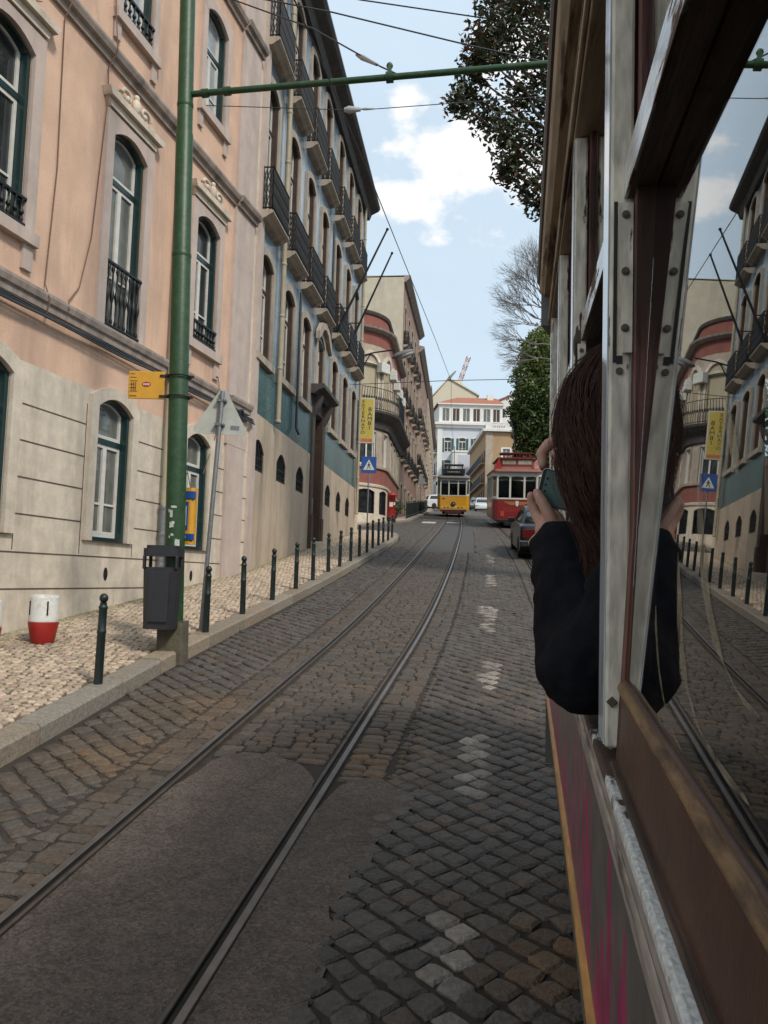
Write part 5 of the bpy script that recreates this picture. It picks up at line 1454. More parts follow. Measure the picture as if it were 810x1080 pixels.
# ------------------------------------------------------------------ cars
def paint_mat(n, c): return mat(n, c, .25, var=.04, coat=1.)
M['carblack'] = mat('black_car_paint', (.007,.008,.009), .38, var=.04, coat=.25, spec=.35); M['carwhite'] = paint_mat('white_car_paint', (.6,.61,.62)); M['carblue'] = paint_mat('navy_car_paint', (.012,.017,.035)); M['cargrey'] = paint_mat('grey_car_paint', (.05,.055,.06))
M['tail'] = mat('red_tail_lamp', (.10,.004,.004), .2, var=.3, scale=20); M['headl'] = mat('clear_headlamp', (.5,.52,.55), .1, var=.1); M['plate'] = mat('number_plate', (.6,.6,.56), .5, var=.05)
def car(x, y, paint, label, rz=0., hatch=False, W=1.70, L=4.4, zs=1., dz=0.):
    """faces +y; rear at y=0"""
    t = empty('parked_car', (x,y,g(y)+dz), rz, label, 'car', 'cars parked along the street')
    t.scale = (1,1,zs); sl_ = math.cos(rz)*.113
    t.rotation_euler = (math.atan(sl_), 0, rz)
    h = W/2
    if hatch: body = [(0,.42),(.02,.75),(.10,.92),(L*.62,.95),(L*.72,.93),(L*.96,.76),(L,.6),(L-.02,.32),(L-.3,.2),(.25,.2),(.03,.28)]; roofp = [(.12,.92),(.45,1.36),(.75,1.44),(1.9,1.46),(2.35,1.38),(L*.74,.93)]
    else: body = [(0,.40),(.015,.72),(.06,.90),(.35,.96),(1.0,.97),(L*.68,.95),(L*.74,.92),(L*.97,.78),(L,.6),(L-.02,.32),(L-.3,.2),(.25,.2),(.03,.28)]; roofp = [(.72,.95),(1.12,1.28),(1.45,1.40),(2.3,1.42),(2.65,1.34),(L*.74,.93)]
    def loft(sec, xs):   # sec: profile in y,z ; xs: list of (x scale half width, inset)
        mb = MB(); n = len(sec); cy = sum(p[0] for p in sec)/n; cz = sum(p[1] for p in sec)/n
        V = []
        for xx, ins in xs:
            for yy, zz in sec: V.append((xx, cy+(yy-cy)*(1-ins), cz+(zz-cz)*(1-ins*.6)))
        k = len(xs)
        mb.add(V, [(i*n+q, i*n+(q+1)%n, (i+1)*n+(q+1)%n, (i+1)*n+q) for i in range(k-1) for q in range(n)], True)
        mb.add(V, [tuple(range(n)), tuple((k-1)*n+q for q in range(n))], False)
        return mb
    mb = loft(body, [(-h,.05),(-h+.06,.015),(-h+.2,.0),(0,-.012),(h-.2,0),(h-.06,.015),(h,.05)])
    mb.build('body', paint, t)
    # greenhouse with rounded shoulders
    tw = .74
    mb = MB(); n = len(roofp); V = []
    zmax = max(p[1] for p in roofp)
    rows = [(-1,0.),(-.94,.035),(-.6,.05),(0,.06),(.6,.05),(.94,.035),(1,0.)]
    for sx, rise in rows:
        for yy, zz in roofp:
            f = (zz-.93)/(zmax-.93); V.append((sx*h*(.96-(.96-tw)*max(f,0)), yy, zz+rise*max(f,0)*.6))
    mb.add(V, [(i*n+q, i*n+q+1, (i+1)*n+q+1, (i+1)*n+q) for i in range(len(rows)-1) for q in range(n-1)], True)
    mb.add(V[:n], [tuple(range(n))]); mb.add(V[-n:], [tuple(range(n))])
    mb.build('cabin', paint, t)
    def onroof(sx, yy, zz, out=.006):
        f = (zz-.93)/(zmax-.93); return (sx*(h*(.96-(.96-tw)*f)+out), yy, zz)
    def side_pts(a, b, lo, hi):
        # window between profile stations
        return a
    rp = roofp
    def lerp(p, q, u): return (p[0]+(q[0]-p[0])*u, p[1]+(q[1]-p[1])*u)
    # rear window and windscreen follow the first and last profile edges
    def screen(p, q, name, nrm):
        mb = MB(); a = lerp(p,q,.10); b = lerp(p,q,.92)
        for sgn in (1,):
            V = []
            for (yy,zz) in (a,b):
                f = (zz-.93)/(zmax-.93); wv = h*(.96-(.96-tw)*f)*.88
                for k in range(7):
                    s = -1+2*k/6; V.append((s*wv, yy+nrm*.012*0-(.0), zz+.022+.03*max(f,0)*(1-s*s)))
            mb.add(V, [(k,k+1,8+k,7+k) for k in range(6)], True)
        o = mb.build(name, M['glass_car'], t); sm = o.modifiers.new('Solidify','SOLIDIFY'); sm.thickness = .006
    screen(rp[0], rp[1], 'rear_window', -1); screen(rp[-1], rp[-2], 'windscreen', 1)
    for s in (-1,1):
        for (ya, yb) in ((rp[1][0]+.02, (rp[1][0]+rp[-2][0])/2+.05), ((rp[1][0]+rp[-2][0])/2+.13, rp[-2][0]+.12)):
            zl, zh = 1.0, zmax-.12
            mb = MB(); ka = -.12 if ya == rp[1][0]+.02 else 0; kb = .18 if ya != rp[1][0]+.02 else 0
            P = [onroof(s, ya+ka, zl), onroof(s, yb+kb, zl), onroof(s, yb, zh), onroof(s, ya+.1*(ka != 0), zh)]
            mb.add(P, [(0,1,2,3)]); o = mb.build('side_window', M['glass_car'], t); sm = o.modifiers.new('Solidify','SOLIDIFY'); sm.thickness = .008
        mb = MB(); mb.box(min(s*(h-.02),s*(h+.16)), max(s*(h-.02),s*(h+.16)), L*.63, L*.66, .93, 1.06); mb.build('mirror', paint, t, bevel=.02)
        for yy in (.82, L-.86):
            w = MB(T(s*(h-.09),yy,.31) @ Matrix.Rotation(PI/2,4,'Y')); w.lathe([(.18,-.1),(.29,-.1),(.31,-.07),(.31,.07),(.29,.1),(.18,.1)], 20); wo = w.build('wheel', M['black'], t)
            w = MB(T(s*(h-.09),yy,.31) @ Matrix.Rotation(PI/2,4,'Y')); w.lathe([(.0,.085*s),(.06,.1*s),(.19,.08*s)], 18); w.build('rim', M['galv'], wo)
        mb = MB(); x0_, x1_ = sorted((s*(h-.05), s*(h-.42))); mb.box(x0_, x1_, -.012, .06, .60, .84); mb.build('taillight', M['tail'], t, bevel=.012)
        mb = MB(); mb.box(x0_, x1_, L-.10, L-.0, .58, .72); mb.build('headlight', M['headl'], t, bevel=.012)
    mb = MB(); mb.box(-h-.01,h+.01,-.10,.12,.36,.54); mb.build('rear_bumper', paint if hatch else M['bin'], t, bevel=.04)
    mb = MB(); mb.box(-h-.015,h+.015,-.108,.10,.50,.53); mb.build('chrome_strip', M['chrome'], t, bevel=.008)
    mb = MB(); mb.box(-h-.01,h+.01,L-.1,L+.1,.3,.5); mb.build('front_bumper', paint if hatch else M['bin'], t, bevel=.04)
    mb = MB(); mb.box(-.26,.26,-.02,.0,.62,.73); mb.build('number_plate', M['plate'], t)
    mb = MB(); mb.box(-h+.06,h-.06,.3,L-.4,.16,.3); mb.build('underbody', M['black'], t)
    return t
car(4.27, 19.8, M['carblack'], 'black saloon seen from behind, parked close beside the camera tram', rz=-.10, zs=.92)
car(3.9, 80., M['carwhite'], 'white car parked behind the iron railing, left of the yellow tram', rz=-1.05, hatch=True, dz=.12)
car(11.0, 89., M['carwhite'], 'small white hatchback parked between the two trams', rz=PI-.1, hatch=True)
car(11.3, 97., M['cargrey'], 'dark grey hatchback parked up the hill behind the white hatchback', rz=PI-.1, hatch=True)
car(11.2, 79.5, M['carblue'], 'navy car just left of the red tram, in front of the white hatchback', rz=PI-.1, hatch=True)

# ------------------------------------------------------------------ garden wall, pavement edge on the right
t = empty('garden_wall', (float(Xc(20))+TR2+3.4, 20, g(20)), 0, 'long plastered garden wall along the right pavement below the trees', 'wall')
mb = MB(T(-t.location.x,-20,-g(20)))
V = []
yy = np.arange(-10, 84, 2.)
for y in yy:
    X = float(Rk(y))+1.65
    for dx, z in ((0,-.5),(0,2.3),(-.05,2.32),(-.05,2.45),(.4,2.45),(.35,-.5)): V.append((X+dx, y, g(y)+z))
mb.add(V, [(i*6+q, i*6+q+1, (i+1)*6+q+1, (i+1)*6+q) for i in range(len(yy)-1) for q in range(5)])
mb.build('wall', M['beige'], t)

# tower crane far behind
M['cranered'] = mat('crane_red', (.42,.13,.11), .6, var=.05); 
t = empty('tower_crane', (15.4,175,34), 0, 'red and white lattice crane jib above the cream house', 'crane')
mb = MB(); mw = MB()
def lattice(b1, b2, a, c, w, n):
    a = Vector(a); c = Vector(c); d = (c-a)/n; u = d.cross(Vector((0,1,0))).normalized()*w; v = Vector((0,w,0))
    for k in range(n):
        b_ = b1 if k % 2 else b2
        p, q = a+d*k, a+d*(k+1)
        for s in (u+v,u-v,-u+v,-u-v): b_.tube([p+s,q+s], .1, 4)
        b_.tube([p+u,q-u], .07, 4); b_.tube([p-u,q+u], .07, 4); b_.tube([p+u,p-u], .07, 4)
lattice(mb, mw, (0,0,0), (0,0,10), .5, 5); 
mb.build('mast', M['cranered'], t); mw.build('mast', M['white'], t)
mb = MB(); mw = MB(); lattice(mb, mw, (0,0,10), (2.6,0,17.8), .42, 8); mb.build('jib', M['cranered'], t); mw.build('jib', M['white'], t)
# ------------------------------------------------------------------ our own tram (camera leans out of it)
BT = Matrix(((0.98467164,0.17391524,-0.01323856),(-0.17441461,0.98230861,-0.0681861),(0.00114575,0.06944992,0.99758478)))
R0 = Vector((1.25,-.6,-1.95))
OT = empty('old_tram', Vector((0,0,CZ)) + BT @ R0, 0, 'weathered old tram with peeling window posts that the photographer leans out of', 'tram')
OT.rotation_euler = BT.to_euler()
TM = Matrix.Translation(-R0)          # tram coordinates measured from the eye: x right, y forward, z up
M['post'] = peel('weathered_cream_paint', (.80,.71,.56), (.10,.066,.045), .63, .015, 24, .42, (1.4,1.4,.30), 60)
M['postside'] = peel('sky_tinted_gloss_paint', (.58,.59,.60), (.2,.15,.11), .74, .02, 12, .12, (1.2,1.2,.3), 30)  # bluish-white sky reflection put into the colour of the posts' outer face
M['railp'] = peel('flaking_white_paint', (.66,.67,.68), (.10,.055,.035), .55, .02, 10, .18, (3,.5,3), 40)
M['sillw'] = peel('cracked_white_sill_paint', (.60,.60,.57), (.075,.045,.032), .53, .02, 5, .5, (4.5,2.6,1.5), 55, grad=(1,1.66,1.22))
M['wood'] = peel('bare_dark_wood', (.085,.048,.030), (.028,.018,.013), .5, .12, 14, .55, (3,.25,1), 45)
M['brown'] = mat('brown_varnish', (.055,.021,.011), .42, var=.35, scale=9, bump=.15, bscale=22, stain=(.10,.045,.025), stain_amt=.5, stain_scale=5)
M['redwood'] = peel('red_brown_sash', (.14,.035,.016), (.05,.022,.014), .52, .06, 12, .4, (2,2,.2), 40)
M['tan'] = peel('worn_tan_bead', (.20,.115,.05), (.09,.05,.03), .55, .05, 12, .5, (2,.4,1), 40)
M['letter'] = peel('beige_letterboard', (.34,.26,.175), (.09,.06,.04), .58, .04, 8, .5, (2,.2,2), 25)
M['gutter'] = mat('dark_gutter', (.035,.03,.03), .35, var=.3, scale=8)
M['panelg'] = mat('grey_brown_panel', (.115,.10,.088), .45, var=.2, scale=5, stain=(.06,.05,.045), stain_amt=.5, stain_scale=6)
M['mouldg'] = peel('grey_moulding', (.33,.275,.235), (.055,.04,.033), .6, .05, 7, .5, (3,.4,3), 40)
M['orange'] = peel('ochre_line_paint', (.46,.22,.045), (.16,.08,.03), .58, .06, 10, .4, (2,.3,2), 40)
M['boltm'] = mat('rusty_painted_bolt', (.12,.085,.06), .5, var=.4, scale=60)
M['dark'] = mat('dark_interior', (.02,.016,.013), .7, var=.2)
M['lining'] = mat('brown_lining', (.07,.04,.025), .5, var=.25, scale=4)

# body-side panel with magenta streaks sprayed on it
m = bpy.data.materials.new('graffiti_panel'); t_, N, L = nt(m); b = N['Principled BSDF']
tc = N.new('ShaderNodeTexCoord'); sep = N.new('ShaderNodeSeparateXYZ'); L.new(tc.outputs['Object'], sep.inputs[0])
def mth(op, a, b_=None, c=None):
    n = N.new('ShaderNodeMath'); n.operation = op
    for i, q in enumerate((a,b_,c)):
        if q is None: continue
        if isinstance(q,(int,float)): n.inputs[i].default_value = q
        else: L.new(q, n.inputs[i])
    return n.outputs[0]
y_, z_ = sep.outputs[1], sep.outputs[2]
cmb = N.new('ShaderNodeCombineXYZ')
L.new(mth('MULTIPLY', y_, 9.), cmb.inputs[0]); L.new(mth('MULTIPLY', z_, 1.1), cmb.inputs[1])
ns = N.new('ShaderNodeTexNoise'); ns.inputs['Scale'].default_value = 2.2; ns.inputs['Detail'].default_value = 5; L.new(cmb.outputs[0], ns.inputs[0])
# drips: denser low down
lo = N.new('ShaderNodeMapRange'); lo.inputs[1].default_value = 1.62; lo.inputs[2].default_value = 1.22; lo.inputs[3].default_value = -.06; lo.inputs[4].default_value = .12; L.new(z_, lo.inputs[0])
s = mth('ADD', ns.outputs[0], lo.outputs[0])
th = N.new('ShaderNodeMapRange'); th.inputs[1].default_value = .555; th.inputs[2].default_value = .565; L.new(s, th.inputs[0])
n2 = N.new('ShaderNodeTexNoise'); n2.inputs['Scale'].default_value = 18; n2.inputs['Detail'].default_value = 5; L.new(tc.outputs['Object'], n2.inputs[0])
gr = N.new('ShaderNodeMapRange'); gr.inputs[1].default_value = .3; gr.inputs[2].default_value = .7; gr.inputs[3].default_value = .7; gr.inputs[4].default_value = 1.2; L.new(n2.outputs[0], gr.inputs[0])
mx = N.new('ShaderNodeMix'); mx.data_type = 'RGBA'; L.new(th.outputs[0], mx.inputs[0]); mx.inputs[6].default_value = (.115,.10,.088,1); mx.inputs[7].default_value = (.33,.022,.10,1)
mu = N.new('ShaderNodeMix'); mu.data_type = 'RGBA'; mu.blend_type = 'MULTIPLY'; mu.inputs[0].default_value = 1; L.new(mx.outputs[2], mu.inputs[6]); L.new(gr.outputs[0], mu.inputs[7])
L.new(mu.outputs[2], b.inputs['Base Color']); b.inputs['Roughness'].default_value = .38
M['graf'] = m

# window glass of the tram
m = bpy.data.materials.new('tram_window_pane'); t_, N, L = nt(m); b = N['Principled BSDF']
b.inputs['Base Color'].default_value = (.75,.78,.76,1); b.inputs['Transmission Weight'].default_value = 1; b.inputs['Roughness'].default_value = 0; b.inputs['IOR'].default_value = 1.62
M['pane_tram'] = m

XO = .0995
PY = [-2.3,-1.5,-.7,.08,1.02,1.79,2.56,3.33]
PW = .068
def B(): return MB(TM)
for i, y in enumerate(PY):
    mb = B()
    mb.box(XO+.0012, .129, y, y+PW, -.272, .86)
    ob = mb.build('window_post', M['post'], OT, bevel=.004)
    mb = B(); mb.box(XO-.0005, XO+.0010, y+.003, y+PW-.003, -.268, .855); mb.build('face_strip', M['postside'], ob)
    # guide blocks with their bolts, red-brown sash stiles
    mb = B()
    mb.prism([(.1098,.40),(.1275,.40),(.1275,.215),(.1165,.215)], y-.010, y-.0005); mb.build('guide_block', M['post'], ob, bevel=.002)
    for z in (.385,.315,.245):
        mb = B(); mb.tube([(.1185,y-.010,z),(.1185,y-.0125,z)], .0048, 12); mb.tube([(.1185,y-.0125,z),(.1185,y-.0138,z)], .0030, 10); mb.build('bolt', M['boltm'], ob)
    mb = B(); mb.tube([(.1135,y,.194),(.1135,y-.003,.194)], .0045, 8); mb.build('bolt', M['boltm'], ob)
    mb = B(); mb.tube([(.109,y,-.215),(.109,y-.006,-.215)], .0045, 6); mb.prism([(.102,-.215),(.109,-.222),(.116,-.215),(.109,-.208)], y-.0022, y); mb.build('latch_plate', M['boltm'], ob)
    mb = B(); mb.box(.1055,.1098,y-.0018,y+.001,.205,.405); mb.box(.1098,.117,y-.0018,y+.001,.203,.213); mb.build('gap', M['dark'], ob)
# leaning sash glass for the bay beside us, and fixed glass above every rail
def gx(z): return .1312+.05*z
def leaning(mb, y0, y1, z0, z1, o0, o1):
    V = []
    for o in (o0, o1):
        for y, z in ((y0,z0),(y1,z0),(y1,z1),(y0,z1)): V.append((gx(z)+o, y, z))
    mb.add(V, [(0,1,2,3),(7,6,5,4),(0,4,5,1),(1,5,6,2),(2,6,7,3),(3,7,4,0)])
sash = B(); sash.prism([(gx(-.285)-.003,-.285),(gx(-.285)+.03,-.285),(gx(.415)+.03,.415),(.1287,.415),(.1287,.0),(gx(-.06)-.003,-.06)], .985, 1.0195); leaning(sash, .195, .215, -.285, .415, -.003, .03); leaning(sash, .2145, .9855, .4135, .4155, -.003, .03); leaning(sash, .2145, .9855, -.2855, -.2835, -.003, .02)
so = sash.build('window_sash', M['redwood'], OT, bevel=.002)
mb = B(); leaning(mb, .2155, .9845, -.284, -.180, -.0045, .028); mb.build('bottom_rail', M['brown'], so, bevel=.003)
mb = B(); mb.v = []
path = [(gx(-.19)-.004, y, -.190+.0004*math.sin(y*31)) for y in np.linspace(.217,.983,30)]
mb.tube(path, [.0075+.0004*math.sin(k*1.7) for k in range(30)], 8); mb.build('bead', M['tan'], so)
mb = B(); leaning(mb, .216, .984, -.181, .414, 0., .003); mb.build('pane', M['pane_tram'], so)
# dried wiping smears on the glass
ms = bpy.data.materials.new('dried_smear'); t_, N, L = nt(ms); b = N['Principled BSDF']; b.inputs['Base Color'].default_value = (.45,.38,.25,1); b.inputs['Roughness'].default_value = .8
tc = N.new('ShaderNodeTexCoord'); nn = N.new('ShaderNodeTexNoise'); nn.inputs['Scale'].default_value = 30; L.new(tc.outputs['Object'], nn.inputs[0])
mr = N.new('ShaderNodeMapRange'); mr.inputs[1].default_value = .3; mr.inputs[2].default_value = .7; mr.inputs[3].default_value = .10; mr.inputs[4].default_value = .46; L.new(nn.outputs[0], mr.inputs[0]); L.new(mr.outputs[0], b.inputs['Alpha'])
# smears given along the pane: (y forward, z up, width)
SM = [[(.715,-.020,.001),(.70,-.050,.009),(.685,-.085,.011),(.655,-.118,.012),(.60,-.142,.013),(.53,-.150,.012),(.47,-.150,.004)],
      [(.81,-.075,.001),(.80,-.098,.007),(.775,-.128,.006),(.74,-.152,.008),(.69,-.168,.007),(.64,-.173,.002)],
      [(.655,.065,.001),(.645,.035,.008),(.63,-.005,.010),(.60,-.048,.013),(.555,-.082,.014),(.50,-.098,.010),(.46,-.100,.003)],
      [(.575,.085,.002),(.562,.070,.012),(.545,.048,.010),(.535,.035,.002)]]
mb = B()
for path in SM:
    pts = []
    for k in range(len(path)-1):
        for u in range(5):
            f = u/5; pts.append(tuple(path[k][q]*(1-f)+path[k+1][q]*f for q in range(3)))
    pts.append(path[-1])
    V = []
    for (y,z,w) in pts:
        for s in (-.5,.5): V.append((gx(z+w*s*.6)-.0006, y+w*s*2.4, z+w*s*.6))
    mb.add(V, [(2*k,2*k+1,2*k+3,2*k+2) for k in range(len(pts)-1)])
mb.build('smear', ms, so)
for a, b_ in zip(PY, PY[1:]):
    y0, y1 = a+PW+.0005, b_-.0005
    mb = B(); mb.box(.119,.150,y0,y1,.409,.4115); mb.box(.122,.152,y0,y1,.4115,.452); r0 = mb.build('transom_rail', M['dark'] if False else M['wood'], OT)
    mb = B(); mb.box(.1175,.1215,y0,y1,.409,.453); mb.build('painted_face', M['railp'], r0)
    mb = B(); mb.box(.140,.1425,y0,y1,.4525,.86); mb.build('upper_pane', M['pane_tram'], OT)
    for (ya, yb) in ((y0,y0+.022),(y1-.022,y1)):
        mb = B(); mb.box(.132,.15,ya,yb,.4525,.86); mb.build('sash_stile', M['redwood'], OT, bevel=.002)
Y0, Y1 = -2.4, 3.46
# sill, mouldings, side panel
mb = B(); mb.box(.0955,.18,Y0,Y1,-.302,-.2875); mb.build('sill', M['sillw'], OT, bevel=.004)
mb = B(); mb.box(.105,.128,Y0,1.0,-.287,-.281); mb.build('sill_strip', M['wood'], OT, bevel=.002)
mb = B(); mb.box(.0975,.13,Y0,Y1,-.357,-.3025); mb.prism([(.0975,-.318),(.0945,-.322),(.0945,-.334),(.0975,-.338)], Y0, Y1); mb.build('moulding', M['mouldg'], OT, bevel=.003)
mb = B(); mb.box(.0985,.16,Y0,Y1,-.72,-.3575); mb.build('side_panel', M['graf'], OT)
mb = B(); mb.prism([(.0985,-.641),(.0905,-.644),(.088,-.650),(.0905,-.656),(.0985,-.659)], Y0, Y1); mb.build('ochre_moulding', M['orange'], OT)
mb = B(); mb.prism([(.1,-.7205),(.13,-1.0),(.18,-1.25),(.3,-1.25),(.3,-.7205)], Y0, Y1); mb.build('skirt', M['panelg'], OT)
# letterboard, cornice, gutter and roof
mb = B(); mb.box(.0985,.16,Y0,Y1,.8605,.985); mb.build('letterboard', M['letter'], OT, bevel=.003)
mb = B(); mb.box(.0885,.098,Y0,Y1,.868,.885); mb.box(.091,.098,Y0,Y1,.925,.935); mb.build('cornice', M['letter'], OT, bevel=.003)
mb = B(); mb.prism([(.0985,.9855),(.0735,.9855),(.058,1.0),(.052,1.02),(.055,1.035),(.0985,1.035)], Y0, Y1); mb.build('eaves_moulding', M['letter'], OT)
mb = B(); mb.prism([(.0985,1.0355),(.046,1.0355),(.040,1.045),(.040,1.062),(.05,1.068),(.0985,1.068)], Y0, Y1); mb.build('gutter', M['gutter'], OT)
prof = [(.05,1.0685)]+[(1.25+1.2*math.cos(PI-PI*k/16), 1.07+.34*math.sin(PI*k/16)) for k in range(17)]+[(2.45,1.0685)]
mb = B(); mb.prism(prof, Y0, Y1); mb.build('roof', M['grey'], OT)
# far side, floor, ceiling, ends and benches
mb = B(); mb.box(2.34,2.40,Y0,Y1,-1.2,-.29); mb.box(2.34,2.40,Y0,Y1,.86,1.035)
for y in PY: mb.box(2.35,2.39,y,y+PW,-.29,.86)
mb.build('far_side', M['lining'], OT)
mb = B(); mb.box(.17,.20,Y0,Y1,-1.1,-.31); mb.build('inner_lining', M['lining'], OT)
mb = B(); mb.box(.3,2.34,Y0,Y1,-1.16,-1.1); mb.build('floor', M['lining'], OT)
mb = B(); mb.box(.161,2.34,Y0,Y1,1.0,1.03); mb.build('ceiling', M['dark'], OT)
mb = B(); mb.box(.165,.95,Y1-.05,Y1,-1.1,.99); mb.box(1.5,2.34,Y1-.05,Y1,-1.1,.99); mb.box(.165,.95,Y0,Y0+.05,-1.1,.99); mb.box(1.5,2.34,Y0,Y0+.05,-1.1,.99); mb.box(.95,1.5,Y1-.05,Y1,.7,.99); mb.build('bulkhead', M['lining'], OT)
for y in (-1.4,-.6,.2,1.0,1.8,2.6):
    for x0, x1 in ((.205,.95),(1.5,2.33)):
        mb = B(); mb.box(x0,x1,y-.2,y+.2,-.70,-.64); mb.box(x0,x1,y-.24,y-.2,-.64,-.16)
        for x in (x0+.1,x1-.1): mb.box(x-.03,x+.03,y-.15,y+.15,-1.1,-.70)
        mb.build('bench', M['wood'], OT, bevel=.01)
# tapering front platform
mb = B(); mb.prism([(.0985,Y1),(.30,4.4),(.75,4.75),(1.75,4.75),(2.2,4.4),(2.40,Y1)], -1.0, -.29, 'z'); mb.build('platform_apron', M['panelg'], OT)
mb = B(); mb.prism([(.06,Y1+.001),(.27,4.42),(.73,4.8),(1.77,4.8),(2.23,4.42),(2.44,Y1+.001)], .86, 1.2, 'z'); mb.build('platform_roof', M['grey'], OT)
for x, y in ((.30,4.38),(.75,4.72),(1.75,4.72),(2.2,4.38)):
    mb = B(); mb.box(x-.03,x+.03,y-.03,y+.03,-.29,.86); mb.build('platform_post', M['post'], OT)
mb = B(); mb.box(.4,2.1,-1.8,4.0,-1.45,-1.16); mb.build('truck', M['iron'], OT)
for y in (.1, 2.1):
    for x in (.80,1.70):
        mb = MB(TM @ T(x,y,-1.50) @ Matrix.Rotation(PI/2,4,'Y')); mb.lathe([(.1,-.06),(.33,-.06),(.36,-.05),(.36,-.03),(.33,-.02),(.33,.06),(.1,.06)], 18); mb.build('wheel', M['iron'], OT)
# ------------------------------------------------------------------ the passenger leaning out with a phone
P0 = Vector((.36,1.15,-1.09))
PR = empty('person', Vector((0,0,CZ)) + BT @ P0, 0, 'passenger with long brown hair and black jacket leaning out of the window with a phone', 'person')
PR.rotation_euler = BT.to_euler()
PM = Matrix.Translation(-P0)
def fuse(name, mb, m, parent, vox, smooth=3, disp=0., dscale=.08):
    """one continuous skin from overlapping limbs"""
    o = mb.build('temporary', m)
    r = o.modifiers.new('r','REMESH'); r.mode = 'VOXEL'; r.voxel_size = vox; r.use_smooth_shade = True
    s = o.modifiers.new('s','SMOOTH'); s.iterations = smooth; s.factor = .5
    if disp:
        tx = bpy.data.textures.new('folds','CLOUDS'); tx.noise_scale = dscale; tx.noise_depth = 2
        d = o.modifiers.new('d','DISPLACE'); d.texture = tx; d.strength = disp; d.mid_level = .5; d.texture_coords = 'LOCAL'
    dg = bpy.context.evaluated_depsgraph_get(); dg.update()
    me = bpy.data.meshes.new_from_object(o.evaluated_get(dg), depsgraph=dg)
    bpy.data.objects.remove(o)
    me.name = name
    if not me.materials: me.materials.append(m)
    for p in me.polygons: p.use_smooth = True
    return link(name, me, parent)
m = bpy.data.materials.new('skin'); t_, N, L = nt(m); b = N['Principled BSDF']
b.inputs['Base Color'].default_value = (.46,.25,.175,1); b.inputs['Roughness'].default_value = .5; b.inputs['Subsurface Weight'].default_value = .12; b.inputs['Subsurface Radius'].default_value = (.012,.004,.002)
tc = N.new('ShaderNodeTexCoord'); nn = N.new('ShaderNodeTexNoise'); nn.inputs['Scale'].default_value = 60; nn.inputs['Detail'].default_value = 4; L.new(tc.outputs['Object'], nn.inputs[0])
mx = N.new('ShaderNodeMix'); mx.data_type = 'RGBA'; mx.inputs[6].default_value = (.50,.285,.20,1); mx.inputs[7].default_value = (.41,.205,.14,1); L.new(nn.outputs[0], mx.inputs[0]); L.new(mx.outputs[2], b.inputs['Base Color'])
bp = N.new('ShaderNodeBump'); bp.inputs['Strength'].default_value = .25; bp.inputs['Distance'].default_value = .001; L.new(nn.outputs[0], bp.inputs['Height']); L.new(bp.outputs[0], b.inputs['Normal'])
M['skin'] = m
M['jacket'] = mat('black_jacket_cloth', (.010,.010,.0125), .9, var=.25, scale=25, bump=.3, bscale=240, spec=.08)
M['trousers'] = mat('dark_trousers', (.02,.022,.03), .8, var=.2)
M['shoe'] = mat('dark_shoe', (.02,.015,.012), .5, var=.2)
M['hair'] = mat('dark_brown_hair', (.050,.0195,.0115), .5, var=.5, scale=16, spec=.25)
M['nail'] = mat('finger_nail', (.52,.30,.25), .3, var=.05)

def chain(mb, pts, rs, n=12):
    for (a, b_), (ra, rb) in zip(zip(pts, pts[1:]), zip(rs, rs[1:])): mb.capsule(a, b_, ra, rb, n)
b_ = MB(PM)
HC = Vector((.152,1.295,.155))
fd = Vector((-.38,.90,-.16)).normalized(); sd = fd.cross(Vector((0,0,1))).normalized(); ud = sd.cross(fd)
def hp(f, s, u): return HC+fd*f+sd*s+ud*u
b_.ell(HC, (.074,.088,.095), 20, 14); b_.capsule(hp(.0,0,-.03), hp(.05,0,-.085), .062, .03)
b_.capsule(hp(.080,0,.012), hp(.102,0,-.022), .010, .013); b_.ell(hp(.092,0,-.058), (.02,.02,.010), 10, 7)       # nose, mouth
for s in (-1,1):
    b_.ell(hp(.076,s*.032,.016), (.015,.015,.012), 10, 7); b_.ell(hp(.074,s*.034,.032), (.022,.016,.009), 10, 7); b_.ell(hp(-.0,s*.074,-.0), (.014,.018,.03), 10, 7)
b_.capsule((.185,1.235,-.03), hp(-.01,0,-.05), .056, .052)
# trunk and legs
chain(b_, [(.40,1.08,-.58),(.36,1.12,-.38),(.27,1.18,-.16),(.20,1.225,-.03)], [.14,.125,.125,.06])
b_.capsule((.165,1.185,-.085), (.36,1.25,-.07), .06, .06)
for s, kx in ((-1,.31),(1,.50)):
    chain(b_, [(.40+s*.07,1.08,-.60),(kx,1.50,-.56),(kx,1.47,-1.02)], [.085,.058,.04]); b_.capsule((kx,1.45,-1.055),(kx,1.62,-1.068), .034, .028)
# left arm, wrist and hand closing on the lower edge of the phone
WL = Vector((.060,1.352,-.040))
chain(b_, [(.165,1.185,-.085),(.085,1.225,-.205),WL], [.05,.042,.027])
chain(b_, [WL,(.052,1.368,-.012),(.046,1.376,.008)], [.027,.025,.022])
b_.ell((.043,1.372,-.006), (.026,.020,.026), 14, 9)
FR = .0092
chain(b_, [(.050,1.360,-.004),(.042,1.357,.016),(.031,1.360,.038),(.0205,1.366,.057)], [.014,.0112,.0100,.0078])            # thumb, near side of the phone
chain(b_, [(.032,1.386,.000),(.020,1.398,.022),(.0125,1.400,.040),(.0105,1.396,.053)], [.0115,.0098,.0088,.0074])           # index, along the end
chain(b_, [(.040,1.394,.004),(.030,1.414,.020),(.032,1.420,.040),(.036,1.418,.056)], [.0108,.0095,.0086,.0072])             # middle, behind
chain(b_, [(.050,1.396,.002),(.046,1.418,.014),(.052,1.424,.032),(.056,1.420,.048)], [.0105,.009,.0082,.007])               # ring, behind
chain(b_, [(.036,1.372,-.018),(.022,1.384,-.021),(.015,1.388,-.028),(.018,1.384,-.044)], [.0115,.0098,.0088,.0076])         # little finger, curled under
